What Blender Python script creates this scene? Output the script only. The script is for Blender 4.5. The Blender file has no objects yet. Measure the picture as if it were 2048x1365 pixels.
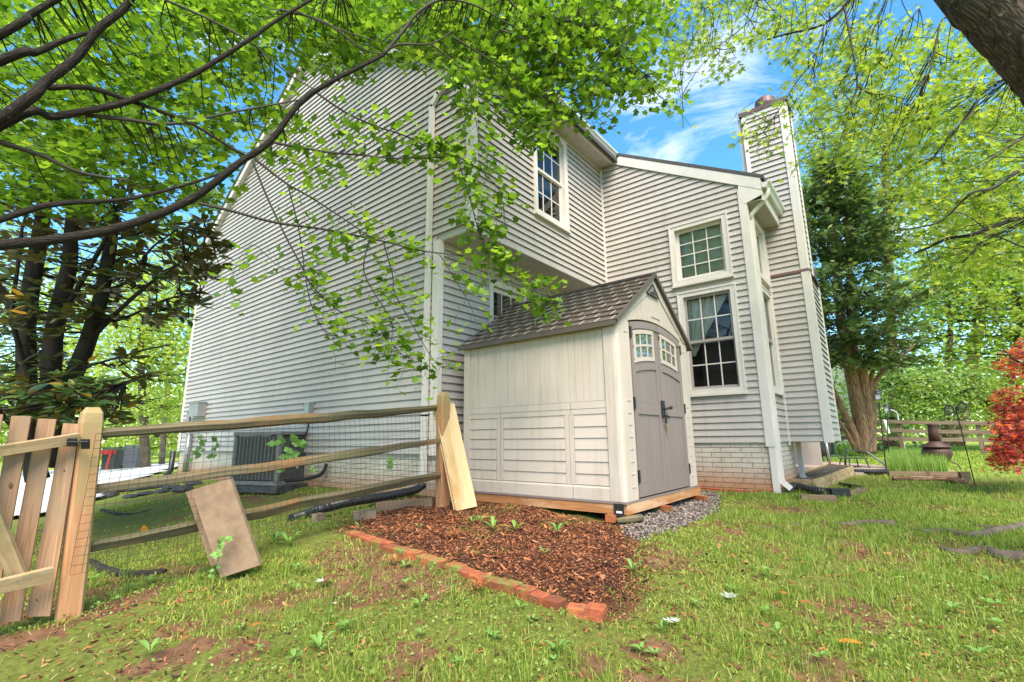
import bpy, math, random
import numpy as np
from mathutils import Vector, Matrix

random.seed(7)
rng = np.random.default_rng(11)
scene = bpy.context.scene
COL = scene.collection

# ------------------------------------------------------------------ camera
CAM = np.array([-4.2541, -4.6339, 0.0951])
FW = np.array([0.76693045, 0.61039873, 0.19806835])
RT = np.array([0.62448687, -0.78095304, -0.01133577])
UP = np.array([-0.14776274, -0.13238483, 0.98012266])
FOC = 966.755
cam_data = bpy.data.cameras.new('camera')
cam_data.sensor_width = 36.0
cam_data.lens = FOC / 2048 * 36.0
cam_data.clip_start = 0.05
cam_data.clip_end = 3000
cam = bpy.data.objects.new('camera', cam_data)
COL.objects.link(cam)
cam.matrix_world = Matrix(((RT[0], UP[0], -FW[0], CAM[0]), (RT[1], UP[1], -FW[1], CAM[1]), (RT[2], UP[2], -FW[2], CAM[2]), (0, 0, 0, 1)))
scene.camera = cam

# ------------------------------------------------------------------ world, sun, exposure
SUN_EL, SUN_AZ = math.radians(52), math.radians(222)      # azimuth clockwise from +Y
world = bpy.data.worlds.new('World')
scene.world = world
world.use_nodes = True
wn, wl = world.node_tree.nodes, world.node_tree.links
wn.clear()
w_out = wn.new('ShaderNodeOutputWorld')
w_bg = wn.new('ShaderNodeBackground')
w_bg.inputs['Strength'].default_value = 0.118
w_sky = wn.new('ShaderNodeTexSky')
w_sky.sky_type = 'NISHITA'
w_sky.sun_disc = False
w_sky.sun_elevation = SUN_EL
w_sky.sun_rotation = SUN_AZ
w_sky.air_density = 1.0
w_sky.dust_density = 0.3
w_sky.ozone_density = 1.6
w_tc = wn.new('ShaderNodeTexCoord')
w_map = wn.new('ShaderNodeMapping')
w_map.inputs['Scale'].default_value = (2.2, 2.2, 5.5)
w_map.inputs['Location'].default_value = (3.1, 1.7, 0.4)
w_n1 = wn.new('ShaderNodeTexNoise')
w_n1.inputs['Scale'].default_value = 1.5
w_n1.inputs['Detail'].default_value = 8
w_n1.inputs['Roughness'].default_value = 0.62
w_n1.inputs['Distortion'].default_value = 0.4
w_r = wn.new('ShaderNodeValToRGB')
w_r.color_ramp.elements[0].position = 0.52
w_r.color_ramp.elements[1].position = 0.90
w_mix = wn.new('ShaderNodeMixRGB')
w_mix.inputs['Color2'].default_value = (6.6, 6.4, 6.1, 1)
wl.new(w_tc.outputs['Generated'], w_map.inputs['Vector'])
wl.new(w_map.outputs['Vector'], w_n1.inputs['Vector'])
wl.new(w_n1.outputs['Fac'], w_r.inputs['Fac'])
wl.new(w_r.outputs['Color'], w_mix.inputs['Fac'])
w_hs = wn.new('ShaderNodeHueSaturation')
w_hs.inputs['Saturation'].default_value = 1.28
w_hs.inputs['Hue'].default_value = 0.485
wl.new(w_sky.outputs['Color'], w_hs.inputs['Color'])
wl.new(w_hs.outputs['Color'], w_mix.inputs['Color1'])
wl.new(w_mix.outputs['Color'], w_bg.inputs['Color'])
wl.new(w_bg.outputs['Background'], w_out.inputs['Surface'])

sun_data = bpy.data.lights.new('sun', 'SUN')
sun_data.energy = 2.9
sun_data.angle = math.radians(36)
sun_data.color = (1.0, 0.90, 0.76)
sun = bpy.data.objects.new('sun', sun_data)
COL.objects.link(sun)
sd = Vector((math.sin(SUN_AZ) * math.cos(SUN_EL), math.cos(SUN_AZ) * math.cos(SUN_EL), math.sin(SUN_EL)))
sun.rotation_euler = (-sd).to_track_quat('-Z', 'Y').to_euler()
sun.location = (0, 0, 20)

scene.view_settings.view_transform = 'Standard'
scene.view_settings.look = 'None'
scene.view_settings.exposure = 1.66
scene.view_settings.gamma = 1.0
scene.view_settings.use_curve_mapping = False
scene.cycles.max_bounces = 8
scene.cycles.transparent_max_bounces = 12
scene.cycles.use_denoising = True

# ------------------------------------------------------------------ helpers
def V3(*a): return np.array(a, float)
def unit(v): return v / (np.linalg.norm(v) + 1e-12)
def ray(px, py):
    d = FW * FOC + RT * (px - 1024) + UP * (682.5 - py)
    return d / np.linalg.norm(d)
def at(px, py, D):                       # world point seen at a photo pixel, D metres deep
    d = ray(px, py)
    return CAM + d * D / (d @ FW)
def on_x(px, py, X): d = ray(px, py); return CAM + d * (X - CAM[0]) / d[0]
def on_y(px, py, Y): d = ray(px, py); return CAM + d * (Y - CAM[1]) / d[1]
def on_z(px, py, Z): d = ray(px, py); return CAM + d * (Z - CAM[2]) / d[2]

class VNoise:
    def __init__(self, seed): self.t = np.random.default_rng(seed).random((256, 256))
    def __call__(self, x, y, s=1.0, oct=3):
        x = np.asarray(x, float) * s + 71.3; y = np.asarray(y, float) * s + 33.7
        o = 0; a = 1; tot = 0
        for k in range(oct):
            xi = np.floor(x).astype(int); yi = np.floor(y).astype(int)
            fx = x - xi; fy = y - yi
            fx = fx * fx * (3 - 2 * fx); fy = fy * fy * (3 - 2 * fy)
            t = self.t
            g = lambda i, j: t[(xi + i) % 256, (yi + j) % 256]
            o = o + a * ((g(0, 0) * (1 - fx) + g(1, 0) * fx) * (1 - fy) + (g(0, 1) * (1 - fx) + g(1, 1) * fx) * fy)
            tot += a; a *= .5; x = x * 2.03 + 11; y = y * 2.03 + 5
        return o / tot
N1, N2, N3 = VNoise(1), VNoise(2), VNoise(3)

# terrain: thin-plate surface through surveyed heights
GP = np.array([(-4.25, -4.63, -1.0), (-3.45, -.5, -.90), (-.5, -.6, -.60), (.13, -2.5, -.705), (2.3, -2.5, -.70), (3.68, -2.5, -.73), (3.75, -3.15, -.72),
    (-1.75, -.9, -.665), (-1.8, -3.3, -.84), (0.15, -.35, -.61), (0, 3.3, -.62), (0, 8.8, -.60), (-1.4, -4.86, -.90), (1, -5, -.80), (4.3, -4.2, -.75), (8, -5.5, -.75),
    (20, -5.9, -.60), (35, 0, -.55), (12, 3, -.65), (-3, 4, -1.02), (-2.5, 8, -1.08), (-5, 12, -1.15), (0, 26, -1.30), (-10, 5, -1.25), (-6, -1, -1.12), (-6.5, -6, -1.2), (-2, 1.3, -.84),
    (5, -15, -.85), (40, -20, -.6), (0, 70, -1.5), (60, 40, -.6), (-40, 20, -1.6), (-30, -30, -1.6), (100, 0, -.6), (20, -60, -1.), (-.6, .9, -.62)])
def _tps(d2): return d2 * np.log(d2 + 1e-9)
_A = np.zeros((len(GP) + 3, len(GP) + 3))
_A[:len(GP), :len(GP)] = _tps(((GP[:, None, :2] - GP[None, :, :2]) ** 2).sum(-1)) + np.eye(len(GP)) * .02
_A[:len(GP), len(GP)] = 1; _A[:len(GP), len(GP) + 1:] = GP[:, :2]; _A[len(GP):, :len(GP)] = _A[:len(GP), len(GP):].T
_W = np.linalg.solve(_A, np.concatenate([GP[:, 2], [0, 0, 0]]))
def H(x, y):
    x = np.asarray(x, float); y = np.asarray(y, float)
    xc = np.clip(x, -60, 120); yc = np.clip(y, -80, 90)
    d2 = (xc[..., None] - GP[:, 0]) ** 2 + (yc[..., None] - GP[:, 1]) ** 2
    return np.clip(_tps(d2) @ _W[:len(GP)] + _W[len(GP)] + _W[len(GP) + 1] * xc + _W[len(GP) + 2] * yc, -3, 0)
def h(x, y): return float(H(x, y))
def gnd(px, py, tmax=120):               # where a photo pixel meets the ground
    d = ray(px, py); t = 0.5; last = t
    while t < tmax:
        q = CAM + d * t
        if q[2] < h(q[0], q[1]):
            for _ in range(25):
                m = (last + t) / 2; q = CAM + d * m
                if q[2] < h(q[0], q[1]): t = m
                else: last = m
            return CAM + d * t
        last = t; t += 0.05 + t * .02
    return CAM + d * tmax

ORG = {}
def link(o, parent=None):
    COL.objects.link(o)
    if parent is not None: o.parent = parent
    return o
def root_of(o):
    while o.parent is not None: o = o.parent
    return o
def tag(o, label=None, cat=None, group=None, kind=None):
    if label: o['label'] = label
    if cat: o['category'] = cat
    if group: o['group'] = group
    if kind: o['kind'] = kind
    return o
def thing(name, loc, label, cat, group=None):
    o = bpy.data.objects.new(name, None)
    o.empty_display_size = .1
    o.location = tuple(float(c) for c in loc)
    COL.objects.link(o)
    return tag(o, label, cat, group)

class MB:
    def __init__(s): s.v = []; s.f = []; s.t = []
    def add(s, vs, fs, tc=None):
        n = len(s.v)
        s.v += [tuple(map(float, p)) for p in vs]
        s.t += [tuple(map(float, p)) for p in (tc if tc is not None else vs)]
        s.f += [tuple(i + n for i in f) for f in fs]
        return s
    def box(s, a, b):
        x0, y0, z0 = np.minimum(a, b); x1, y1, z1 = np.maximum(a, b)
        return s.add([(x0, y0, z0), (x1, y0, z0), (x1, y1, z0), (x0, y1, z0), (x0, y0, z1), (x1, y0, z1), (x1, y1, z1), (x0, y1, z1)],
              [(0, 3, 2, 1), (4, 5, 6, 7), (0, 1, 5, 4), (1, 2, 6, 5), (2, 3, 7, 6), (3, 0, 4, 7)])
    def obox(s, c, ax, ay, az):           # oriented box from centre and half-axis vectors
        c, ax, ay, az = map(np.asarray, (c, ax, ay, az)); L = [np.linalg.norm(q) for q in (ax, ay, az)]
        sg = [(-1, -1, -1), (1, -1, -1), (1, 1, -1), (-1, 1, -1), (-1, -1, 1), (1, -1, 1), (1, 1, 1), (-1, 1, 1)]
        return s.add([c + ax * i + ay * j + az * k for i, j, k in sg], [(0, 3, 2, 1), (4, 5, 6, 7), (0, 1, 5, 4), (1, 2, 6, 5), (2, 3, 7, 6), (3, 0, 4, 7)],
              [(i * L[0], j * L[1], k * L[2]) for i, j, k in sg])
    def prism(s, poly, off, tc=None):     # polygon (3-D points) extruded by a vector
        n = len(poly); poly = [np.asarray(p, float) for p in poly]; off = np.asarray(off, float)
        vs = poly + [p + off for p in poly]
        fs = [tuple(range(n - 1, -1, -1)), tuple(range(n, 2 * n))] + [(i, (i + 1) % n, n + (i + 1) % n, n + i) for i in range(n)]
        return s.add(vs, fs, tc)
    def plank(s, a, b, c, d, thick):      # face corners a,b (one end) c,d (other end), thickness along the normal
        a, b, c, d = map(np.asarray, (a, b, c, d))
        n = unit(np.cross(b - a, d - a)) * thick
        w = np.linalg.norm(b - a); l = np.linalg.norm(d - a); k = random.random() * 20
        tc = [(k, k, 0), (k, k + w, 0), (k + l, k + w, 0), (k + l, k, 0)]
        return s.prism([a, b, c, d], n, tc + [(x, y, thick) for x, y, z in tc])
    def beam(s, p, q, w, hgt, up=(0, 0, 1)):
        p, q = np.asarray(p, float), np.asarray(q, float); d = unit(q - p)
        side = unit(np.cross(d, np.asarray(up, float))); u2 = np.cross(side, d)
        k = random.random() * 20; L = np.linalg.norm(q - p); vs = []; tc = []
        for e, l in ((p, 0), (q, L)):
            for i, j in ((-1, -1), (1, -1), (1, 1), (-1, 1)):
                vs.append(e + side * w / 2 * i + u2 * hgt / 2 * j); tc.append((k + l, k + i * w / 2, j * hgt / 2))
        return s.add(vs, [(3, 2, 1, 0), (4, 5, 6, 7)] + [(i, (i + 1) % 4, 4 + (i + 1) % 4, 4 + i) for i in range(4)], tc)
    def tube(s, path, rad, n=8, wob=0.0, cap=True):
        P = [np.asarray(p, float) for p in path]; m = len(P)
        R = list(np.interp(np.linspace(0, 1, m), np.linspace(0, 1, len(rad)), rad)) if hasattr(rad, '__len__') else [rad] * m
        t0 = unit(P[1] - P[0]); ref = V3(0, 0, 1) if abs(t0[2]) < .9 else V3(1, 0, 0)
        a = unit(np.cross(t0, ref)); vs = []; tc = []; L = 0
        for i in range(m):
            t = unit(P[min(i + 1, m - 1)] - P[max(i - 1, 0)])
            a = unit(a - t * (a @ t)); b = np.cross(t, a)
            if i: L += np.linalg.norm(P[i] - P[i - 1])
            for k in range(n):
                th = 2 * math.pi * k / n; r = R[i] * (1 + (random.uniform(-wob, wob) if wob else 0))
                vs.append(P[i] + a * math.cos(th) * r + b * math.sin(th) * r); tc.append((L, math.cos(th) * R[i], math.sin(th) * R[i]))
        fs = [(i * n + k, i * n + (k + 1) % n, (i + 1) * n + (k + 1) % n, (i + 1) * n + k) for i in range(m - 1) for k in range(n)]
        if cap: fs += [tuple(range(n - 1, -1, -1)), tuple((m - 1) * n + k for k in range(n))]
        return s.add(vs, fs, tc)
    def lathe(s, c, prof, n=20, ax=(1, 0, 0), ay=(0, 1, 0), az=(0, 0, 1)):   # prof: (radius, height)
        c = np.asarray(c, float); ax, ay, az = (np.asarray(q, float) for q in (ax, ay, az)); vs = []
        for r, z in prof:
            for k in range(n):
                th = 2 * math.pi * k / n; vs.append(c + (ax * math.cos(th) + ay * math.sin(th)) * r + az * z)
        m = len(prof)
        fs = [(i * n + k, i * n + (k + 1) % n, (i + 1) * n + (k + 1) % n, (i + 1) * n + k) for i in range(m - 1) for k in range(n)]
        fs += [tuple(range(n - 1, -1, -1)), tuple((m - 1) * n + k for k in range(n))]
        return s.add(vs, fs)
    def build(s, name, mat, parent=None, smooth=False, org=None):
        v = np.array(s.v)
        if parent is not None: off = np.array(root_of(parent).location)
        elif org is not None: off = np.asarray(org, float)
        else: off = np.array([(v[:, 0].min() + v[:, 0].max()) / 2, (v[:, 1].min() + v[:, 1].max()) / 2, v[:, 2].min()])
        me = bpy.data.meshes.new(name)
        me.from_pydata((v - off).tolist(), [], s.f)
        at_ = me.attributes.new('tc', 'FLOAT_VECTOR', 'POINT')
        at_.data.foreach_set('vector', np.array(s.t, np.float32).ravel())
        if smooth: me.polygons.foreach_set('use_smooth', [True] * len(me.polygons))
        me.materials.append(mat)
        o = bpy.data.objects.new(name, me)
        if parent is None: o.location = tuple(off)
        return link(o, parent)

def big_mesh(name, verts, tris, mat, parent=None, rnd=None, smooth=False, off=None):
    """one mesh from numpy arrays; rnd = per-vertex random used for colour variation"""
    if parent is not None: off = np.array(root_of(parent).location)
    elif off is None: off = np.zeros(3)
    verts = np.asarray(verts, np.float32) - np.asarray(off, np.float32); tris = np.asarray(tris, np.int32)
    k = tris.shape[1]
    me = bpy.data.meshes.new(name)
    me.vertices.add(len(verts)); me.vertices.foreach_set('co', verts.ravel())
    me.loops.add(tris.size); me.loops.foreach_set('vertex_index', tris.ravel())
    me.polygons.add(len(tris)); me.polygons.foreach_set('loop_start', np.arange(0, tris.size, k, dtype=np.int32))
    if smooth: me.polygons.foreach_set('use_smooth', np.ones(len(tris), bool))
    if rnd is not None:
        a = me.attributes.new('rnd', 'FLOAT', 'POINT'); a.data.foreach_set('value', np.asarray(rnd, np.float32))
    me.update(calc_edges=True)
    me.materials.append(mat)
    o = bpy.data.objects.new(name, me)
    if parent is None: o.location = tuple(float(c) for c in off)
    return link(o, parent)

def scatter(tv, tt, pos, fwd, nrm, size, rnd):
    """copies of a small template (tv in x=across, y=along, z=normal) placed with a forward and a normal vector"""
    n = len(pos); fwd = fwd / np.linalg.norm(fwd, axis=1, keepdims=True)
    side = np.cross(fwd, nrm); side /= np.linalg.norm(side, axis=1, keepdims=True) + 1e-9
    nr = np.cross(side, fwd)
    tv = np.asarray(tv, float); tt = np.asarray(tt)
    P = pos[:, None, :] + size[:, None, None] * (tv[None, :, 0:1] * side[:, None, :] + tv[None, :, 1:2] * fwd[:, None, :] + tv[None, :, 2:3] * nr[:, None, :])
    T = tt[None] + (np.arange(n) * len(tv))[:, None, None]
    return P.reshape(-1, 3), T.reshape(-1, tt.shape[1]), np.repeat(rnd, len(tv))

# ------------------------------------------------------------------ materials
def nodes(m):
    m.use_nodes = True
    n = m.node_tree.nodes; n.clear()
    o = n.new('ShaderNodeOutputMaterial'); p = n.new('ShaderNodeBsdfPrincipled')
    m.node_tree.links.new(p.outputs[0], o.inputs['Surface'])
    return n, m.node_tree.links, p, o
def sock(p, *names):
    for q in names:
        if q in p.inputs: return p.inputs[q]
def ramp(n, stops):
    r = n.new('ShaderNodeValToRGB'); e = r.color_ramp.elements
    while len(e) < len(stops): e.new(.5)
    for el, (pos, c) in zip(e, stops): el.position = pos; el.color = (*c, 1)
    return r
def coords(n, l, kind, scale):
    if kind == 'tc':
        a = n.new('ShaderNodeAttribute'); a.attribute_name = 'tc'; src = a.outputs['Vector']
    elif kind == 'world':
        a = n.new('ShaderNodeNewGeometry'); src = a.outputs['Position']
    else:
        a = n.new('ShaderNodeTexCoord'); src = a.outputs['Object']
    mp = n.new('ShaderNodeMapping'); mp.inputs['Scale'].default_value = scale
    l.new(src, mp.inputs['Vector']); return mp.outputs['Vector']
def noise(n, l, vec, scale=1, detail=4, rough=.55, dist=0):
    t = n.new('ShaderNodeTexNoise'); t.inputs['Scale'].default_value = scale; t.inputs['Detail'].default_value = detail
    t.inputs['Roughness'].default_value = rough; t.inputs['Distortion'].default_value = dist
    l.new(vec, t.inputs['Vector']); return t.outputs['Fac']
def bump(n, l, p, hgt, strength=.3, dist=.01):
    b = n.new('ShaderNodeBump'); b.inputs['Strength'].default_value = strength; b.inputs['Distance'].default_value = dist
    l.new(hgt, b.inputs['Height']); l.new(b.outputs['Normal'], p.inputs['Normal'])
def mix(n, l, fac, a, b, mode='MIX'):
    m = n.new('ShaderNodeMixRGB'); m.blend_type = mode
    for s, q in ((m.inputs['Fac'], fac), (m.inputs['Color1'], a), (m.inputs['Color2'], b)):
        if isinstance(q, (int, float)): s.default_value = q
        elif isinstance(q, tuple): s.default_value = (*q, 1)
        else: l.new(q, s)
    return m.outputs['Color']
def objrand(n): return n.new('ShaderNodeObjectInfo').outputs['Random']

def M_plain(name, col, rough=.5, metal=0, var=.12, scale=6, kind='world', stretch=(1, 1, 1), bmp=0.0, spec=.5, col2=None, obj=0.0):
    m = bpy.data.materials.new(name); n, l, p, o = nodes(m)
    vec = coords(n, l, kind, stretch)
    nz = noise(n, l, vec, scale, 6, .6)
    c2 = col2 or tuple(max(0, c * (1 - 2 * var)) for c in col)
    r = ramp(n, [(.3, c2), (.7, col)]); l.new(nz, r.inputs['Fac']); c = r.outputs['Color']
    if obj:
        rr = ramp(n, [(0, (1 - obj,) * 3), (1, (1, 1, 1))]); l.new(objrand(n), rr.inputs['Fac'])
        c = mix(n, l, 1.0, c, rr.outputs['Color'], 'MULTIPLY')
    l.new(c, p.inputs['Base Color'])
    p.inputs['Roughness'].default_value = rough; p.inputs['Metallic'].default_value = metal
    s = sock(p, 'Specular IOR Level', 'Specular')
    s.default_value = spec
    if bmp: bump(n, l, p, nz, bmp, .01)
    return m
def M_wood(name, dark, light, grain=38, along=1.6, rough=.75, stain=None, moss=None, bmp=.35, spec=.25):
    m = bpy.data.materials.new(name); n, l, p, o = nodes(m)
    v1 = coords(n, l, 'tc', (along, grain, grain)); g = noise(n, l, v1, 1.0, 5, .6, 1.2)
    r = ramp(n, [(.28, dark), (.5, tuple((a + b) / 2 for a, b in zip(dark, light))), (.72, light)]); l.new(g, r.inputs['Fac']); c = r.outputs['Color']
    v2 = coords(n, l, 'tc', (1.3, 5, 5)); b2 = noise(n, l, v2, 1.0, 4, .6)
    if stain:
        rs = ramp(n, [(.48, (0, 0, 0)), (.62, (1, 1, 1))]); l.new(b2, rs.inputs['Fac']); c = mix(n, l, rs.outputs['Color'], c, stain)
    if moss:
        v3 = coords(n, l, 'world', (1, 1, 1)); b3 = noise(n, l, v3, 5, 5, .65)
        rm = ramp(n, [(.45, (0, 0, 0)), (.68, (.85, .85, .85))]); l.new(b3, rm.inputs['Fac']); c = mix(n, l, rm.outputs['Color'], c, moss)
    rr = ramp(n, [(0, (.86, .86, .86)), (1, (1, 1, 1))]); l.new(objrand(n), rr.inputs['Fac'])
    c = mix(n, l, 1.0, c, rr.outputs['Color'], 'MULTIPLY')
    l.new(c, p.inputs['Base Color']); p.inputs['Roughness'].default_value = rough
    sock(p, 'Specular IOR Level', 'Specular').default_value = spec
    bump(n, l, p, g, bmp, .004); return m
def M_leaf(name, stops, trans=.5, rough=.5, tboost=1.25, under=None):
    """leaf sheet: colour from the per-leaf random value, light passes through"""
    m = bpy.data.materials.new(name); n, l, p, o = nodes(m)
    a = n.new('ShaderNodeAttribute'); a.attribute_name = 'rnd'
    r = ramp(n, stops); l.new(a.outputs['Fac'], r.inputs['Fac']); c = r.outputs['Color']
    if under:
        g = n.new('ShaderNodeNewGeometry'); c = mix(n, l, g.outputs['Backfacing'], c, under)
    l.new(c, p.inputs['Base Color']); p.inputs['Roughness'].default_value = rough
    sock(p, 'Specular IOR Level', 'Specular').default_value = .35
    t = n.new('ShaderNodeBsdfTranslucent')
    tb = mix(n, l, 1.0, c, (tboost, tboost * 1.0, tboost * .45), 'MULTIPLY'); l.new(tb, t.inputs['Color'])
    ms = n.new('ShaderNodeMixShader'); ms.inputs[0].default_value = trans
    l.new(p.outputs[0], ms.inputs[1]); l.new(t.outputs[0], ms.inputs[2]); l.new(ms.outputs[0], o.inputs['Surface'])
    return m
def M_glass(name, tint=(.9, .92, .9), refl=.08):
    m = bpy.data.materials.new(name); m.use_nodes = True; n = m.node_tree.nodes; l = m.node_tree.links; n.clear()
    o = n.new('ShaderNodeOutputMaterial'); tr = n.new('ShaderNodeBsdfTransparent'); tr.inputs[0].default_value = (*tint, 1)
    gl = n.new('ShaderNodeBsdfGlossy'); gl.inputs['Roughness'].default_value = .015; gl.inputs['Color'].default_value = (1, 1, 1, 1)
    fr = n.new('ShaderNodeFresnel'); fr.inputs['IOR'].default_value = 1.55
    ms = n.new('ShaderNodeMixShader'); l.new(fr.outputs[0], ms.inputs[0]); l.new(tr.outputs[0], ms.inputs[1]); l.new(gl.outputs[0], ms.inputs[2])
    l.new(ms.outputs[0], o.inputs['Surface']); return m
def M_siding():
    m = bpy.data.materials.new('vinyl_siding'); n, l, p, o = nodes(m)
    v = coords(n, l, 'world', (1, 1, 1)); a = noise(n, l, v, .9, 5, .6); v2 = coords(n, l, 'world', (9, 9, .7)); b = noise(n, l, v2, 1, 4, .6)
    r = ramp(n, [(.3, (.425, .376, .345)), (.7, (.495, .446, .412))]); l.new(a, r.inputs['Fac'])
    rb = ramp(n, [(.28, (.86, .85, .82)), (.5, (1, 1, 1))]); l.new(b, rb.inputs['Fac'])
    c = mix(n, l, .7, r.outputs['Color'], rb.outputs['Color'], 'MULTIPLY')
    rr = ramp(n, [(0, (.93, .93, .93)), (1, (1, 1, 1))]); l.new(objrand(n), rr.inputs['Fac'])
    c = mix(n, l, 1.0, c, rr.outputs['Color'], 'MULTIPLY'); l.new(c, p.inputs['Base Color'])
    p.inputs['Roughness'].default_value = .48; sock(p, 'Specular IOR Level', 'Specular').default_value = .35
    v3 = coords(n, l, 'world', (1.5, 1.5, 3)); bump(n, l, p, noise(n, l, v3, 1.5, 2, .5), .25, .02)
    return m
def M_brick(name, paint=True):
    m = bpy.data.materials.new(name); n, l, p, o = nodes(m)
    v = coords(n, l, 'world', (1, 1, 1)); a = noise(n, l, v, 3.2, 8, .7); f = noise(n, l, v, 60, 4, .7)
    if paint:
        br = ramp(n, [(.3, (.33, .15, .075)), (.7, (.52, .27, .15))]); l.new(f, br.inputs['Fac'])
        wh = ramp(n, [(.25, (.42, .36, .29)), (.7, (.60, .54, .46))]); l.new(a, wh.inputs['Fac'])
        sep = n.new('ShaderNodeSeparateXYZ'); l.new(v, sep.inputs[0])
        mr = n.new('ShaderNodeMapRange'); mr.inputs['From Min'].default_value = -.05; mr.inputs['From Max'].default_value = -.78
        l.new(sep.outputs['Z'], mr.inputs['Value'])
        ad = n.new('ShaderNodeMath'); ad.operation = 'ADD'; l.new(mr.outputs[0], ad.inputs[0])
        mf = n.new('ShaderNodeMath'); mf.operation = 'MULTIPLY_ADD'; l.new(f, mf.inputs[0]); mf.inputs[1].default_value = 1.1; mf.inputs[2].default_value = -.78; l.new(mf.outputs[0], ad.inputs[1])
        w = ramp(n, [(.12, (0, 0, 0)), (.55, (1, 1, 1))]); l.new(ad.outputs[0], w.inputs['Fac'])
        c = mix(n, l, w.outputs['Color'], wh.outputs['Color'], br.outputs['Color'])
        dk = ramp(n, [(.56, (1, 1, 1)), (.7, (.38, .34, .30))]); l.new(noise(n, l, v, 14, 6, .75), dk.inputs['Fac'])
        c = mix(n, l, .75, c, dk.outputs['Color'], 'MULTIPLY')
    else:
        br = ramp(n, [(.25, (.28, .055, .02)), (.55, (.47, .11, .035)), (.8, (.58, .17, .06))]); l.new(noise(n, l, v, 18, 6, .7), br.inputs['Fac'])
        rr = ramp(n, [(0, (.45, .42, .40)), (.5, (.85, .85, .85)), (1, (1.1, 1.15, 1.2))]); l.new(objrand(n), rr.inputs['Fac']); c = mix(n, l, 1.0, br.outputs['Color'], rr.outputs['Color'], 'MULTIPLY')
        so = ramp(n, [(.42, (0, 0, 0)), (.66, (.85, .85, .85))]); l.new(noise(n, l, v, 23, 6, .75), so.inputs['Fac']); c = mix(n, l, so.outputs['Color'], c, (.12, .05, .025))
        mo = ramp(n, [(.5, (0, 0, 0)), (.60, (1, 1, 1))]); l.new(noise(n, l, v, 6, 6, .75), mo.inputs['Fac']); c = mix(n, l, mo.outputs['Color'], c, (.15, .18, .035))
    l.new(c, p.inputs['Base Color']); p.inputs['Roughness'].default_value = .85
    bump(n, l, p, f, .6, .006); return m

MAT = {}
MAT['siding'] = M_siding()
MAT['trim'] = M_plain('white_trim', (.67, .61, .555), .45, var=.06, scale=3)
MAT['soffit'] = M_plain('soffit_vinyl', (.47, .43, .38), .55, var=.05)
MAT['gutter'] = M_plain('gutter_metal', (.66, .64, .60), .35, var=.08, scale=2)
MAT['roof'] = M_plain('asphalt_shingle', (.10, .09, .085), .9, var=.3, scale=30, bmp=.5)
MAT['taupe'] = M_plain('taupe_sash', (.34, .30, .28), .5, var=.06)
MAT['glass'] = M_glass('window_glass')
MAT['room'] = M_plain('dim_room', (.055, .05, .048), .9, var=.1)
MAT['blind'] = M_plain('pale_blind', (.62, .66, .54), .8, var=.06)
MAT['curtain'] = M_plain('cream_curtain', (.80, .74, .64), .8, var=.08, stretch=(12, 12, .5), scale=2)
MAT['brick_painted'] = M_brick('painted_brick')
MAT['brick_red'] = M_brick('red_brick', False)
MAT['mortar'] = M_plain('mortar', (.30, .25, .20), .95, var=.2, scale=8)
MAT['brown_metal'] = M_plain('brown_metal', (.14, .075, .07), .5, metal=.2, var=.2)
MAT['shed_cream'] = M_plain('shed_cream_resin', (.505, .418, .352), .55, var=.09, scale=2.2, bmp=.08)
MAT['shed_taupe'] = M_plain('shed_taupe_resin', (.225, .174, .158), .5, var=.07, scale=5, stretch=(1, 1, .3), bmp=.05)
MAT['shed_roof'] = M_plain('shed_roof_resin', (.135, .100, .084), .42, var=.22, scale=5, col2=(.11, .082, .052), obj=.3)
def M_resin():
    m = bpy.data.materials.new('shed_cream_resin_grimy'); n, l, p, o = nodes(m)
    v = coords(n, l, 'world', (1, 1, 1)); r = ramp(n, [(.3, (.455, .378, .318)), (.7, (.515, .428, .362))]); l.new(noise(n, l, v, 2.0, 6, .6), r.inputs['Fac'])
    st = ramp(n, [(.50, (1, 1, 1)), (.72, (.80, .77, .70))]); l.new(noise(n, l, coords(n, l, 'world', (14, 14, 1.2)), 1, 6, .65), st.inputs['Fac'])
    c = mix(n, l, .8, r.outputs['Color'], st.outputs['Color'], 'MULTIPLY'); sp = ramp(n, [(.64, (1, 1, 1)), (.72, (.62, .52, .42))]); l.new(noise(n, l, v, 21, 6, .7), sp.inputs['Fac']); c = mix(n, l, .35, c, sp.outputs['Color'], 'MULTIPLY')
    l.new(c, p.inputs['Base Color']); p.inputs['Roughness'].default_value = .55; bump(n, l, p, noise(n, l, coords(n, l, 'world', (30, 30, 4)), 3, 4, .6), .12, .004); return m
MAT['shed_cream'] = M_resin()
MAT['shed_seam_highlight'] = M_plain('painted_seam_highlight', (.62, .58, .53), .5)  # pale colour standing in for light caught on the shingle joints
MAT['black'] = M_plain('black_metal', (.018, .018, .02), .4, var=.1)
MAT['plastic_black'] = M_plain('black_corrugated', (.022, .022, .026), .35, var=.3, scale=9)
MAT['brass'] = M_plain('brass', (.55, .45, .28), .35, metal=.9)
MAT['deck'] = M_wood('deck_lumber', (.30, .115, .04), (.50, .24, .10), 30, 1.6, stain=(.55, .34, .20))
MAT['board'] = M_wood('new_pine', (.52, .35, .16), (.66, .49, .27), 24, 1.2, .65, stain=(.46, .27, .11), bmp=.25)
MAT['cedar'] = M_wood('cedar_picket', (.24, .12, .06), (.54, .32, .19), 60, 1.5, .8, stain=(.33, .22, .14), bmp=.6)
MAT['gate_rail'] = M_wood('gate_rail_wood', (.34, .22, .11), (.56, .40, .23), 40, 1.5, .8, moss=(.14, .14, .05))
MAT['post'] = M_wood('cedar_post', (.38, .17, .07), (.58, .31, .16), 30, 1.4, .75, stain=(.36, .26, .12))
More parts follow.
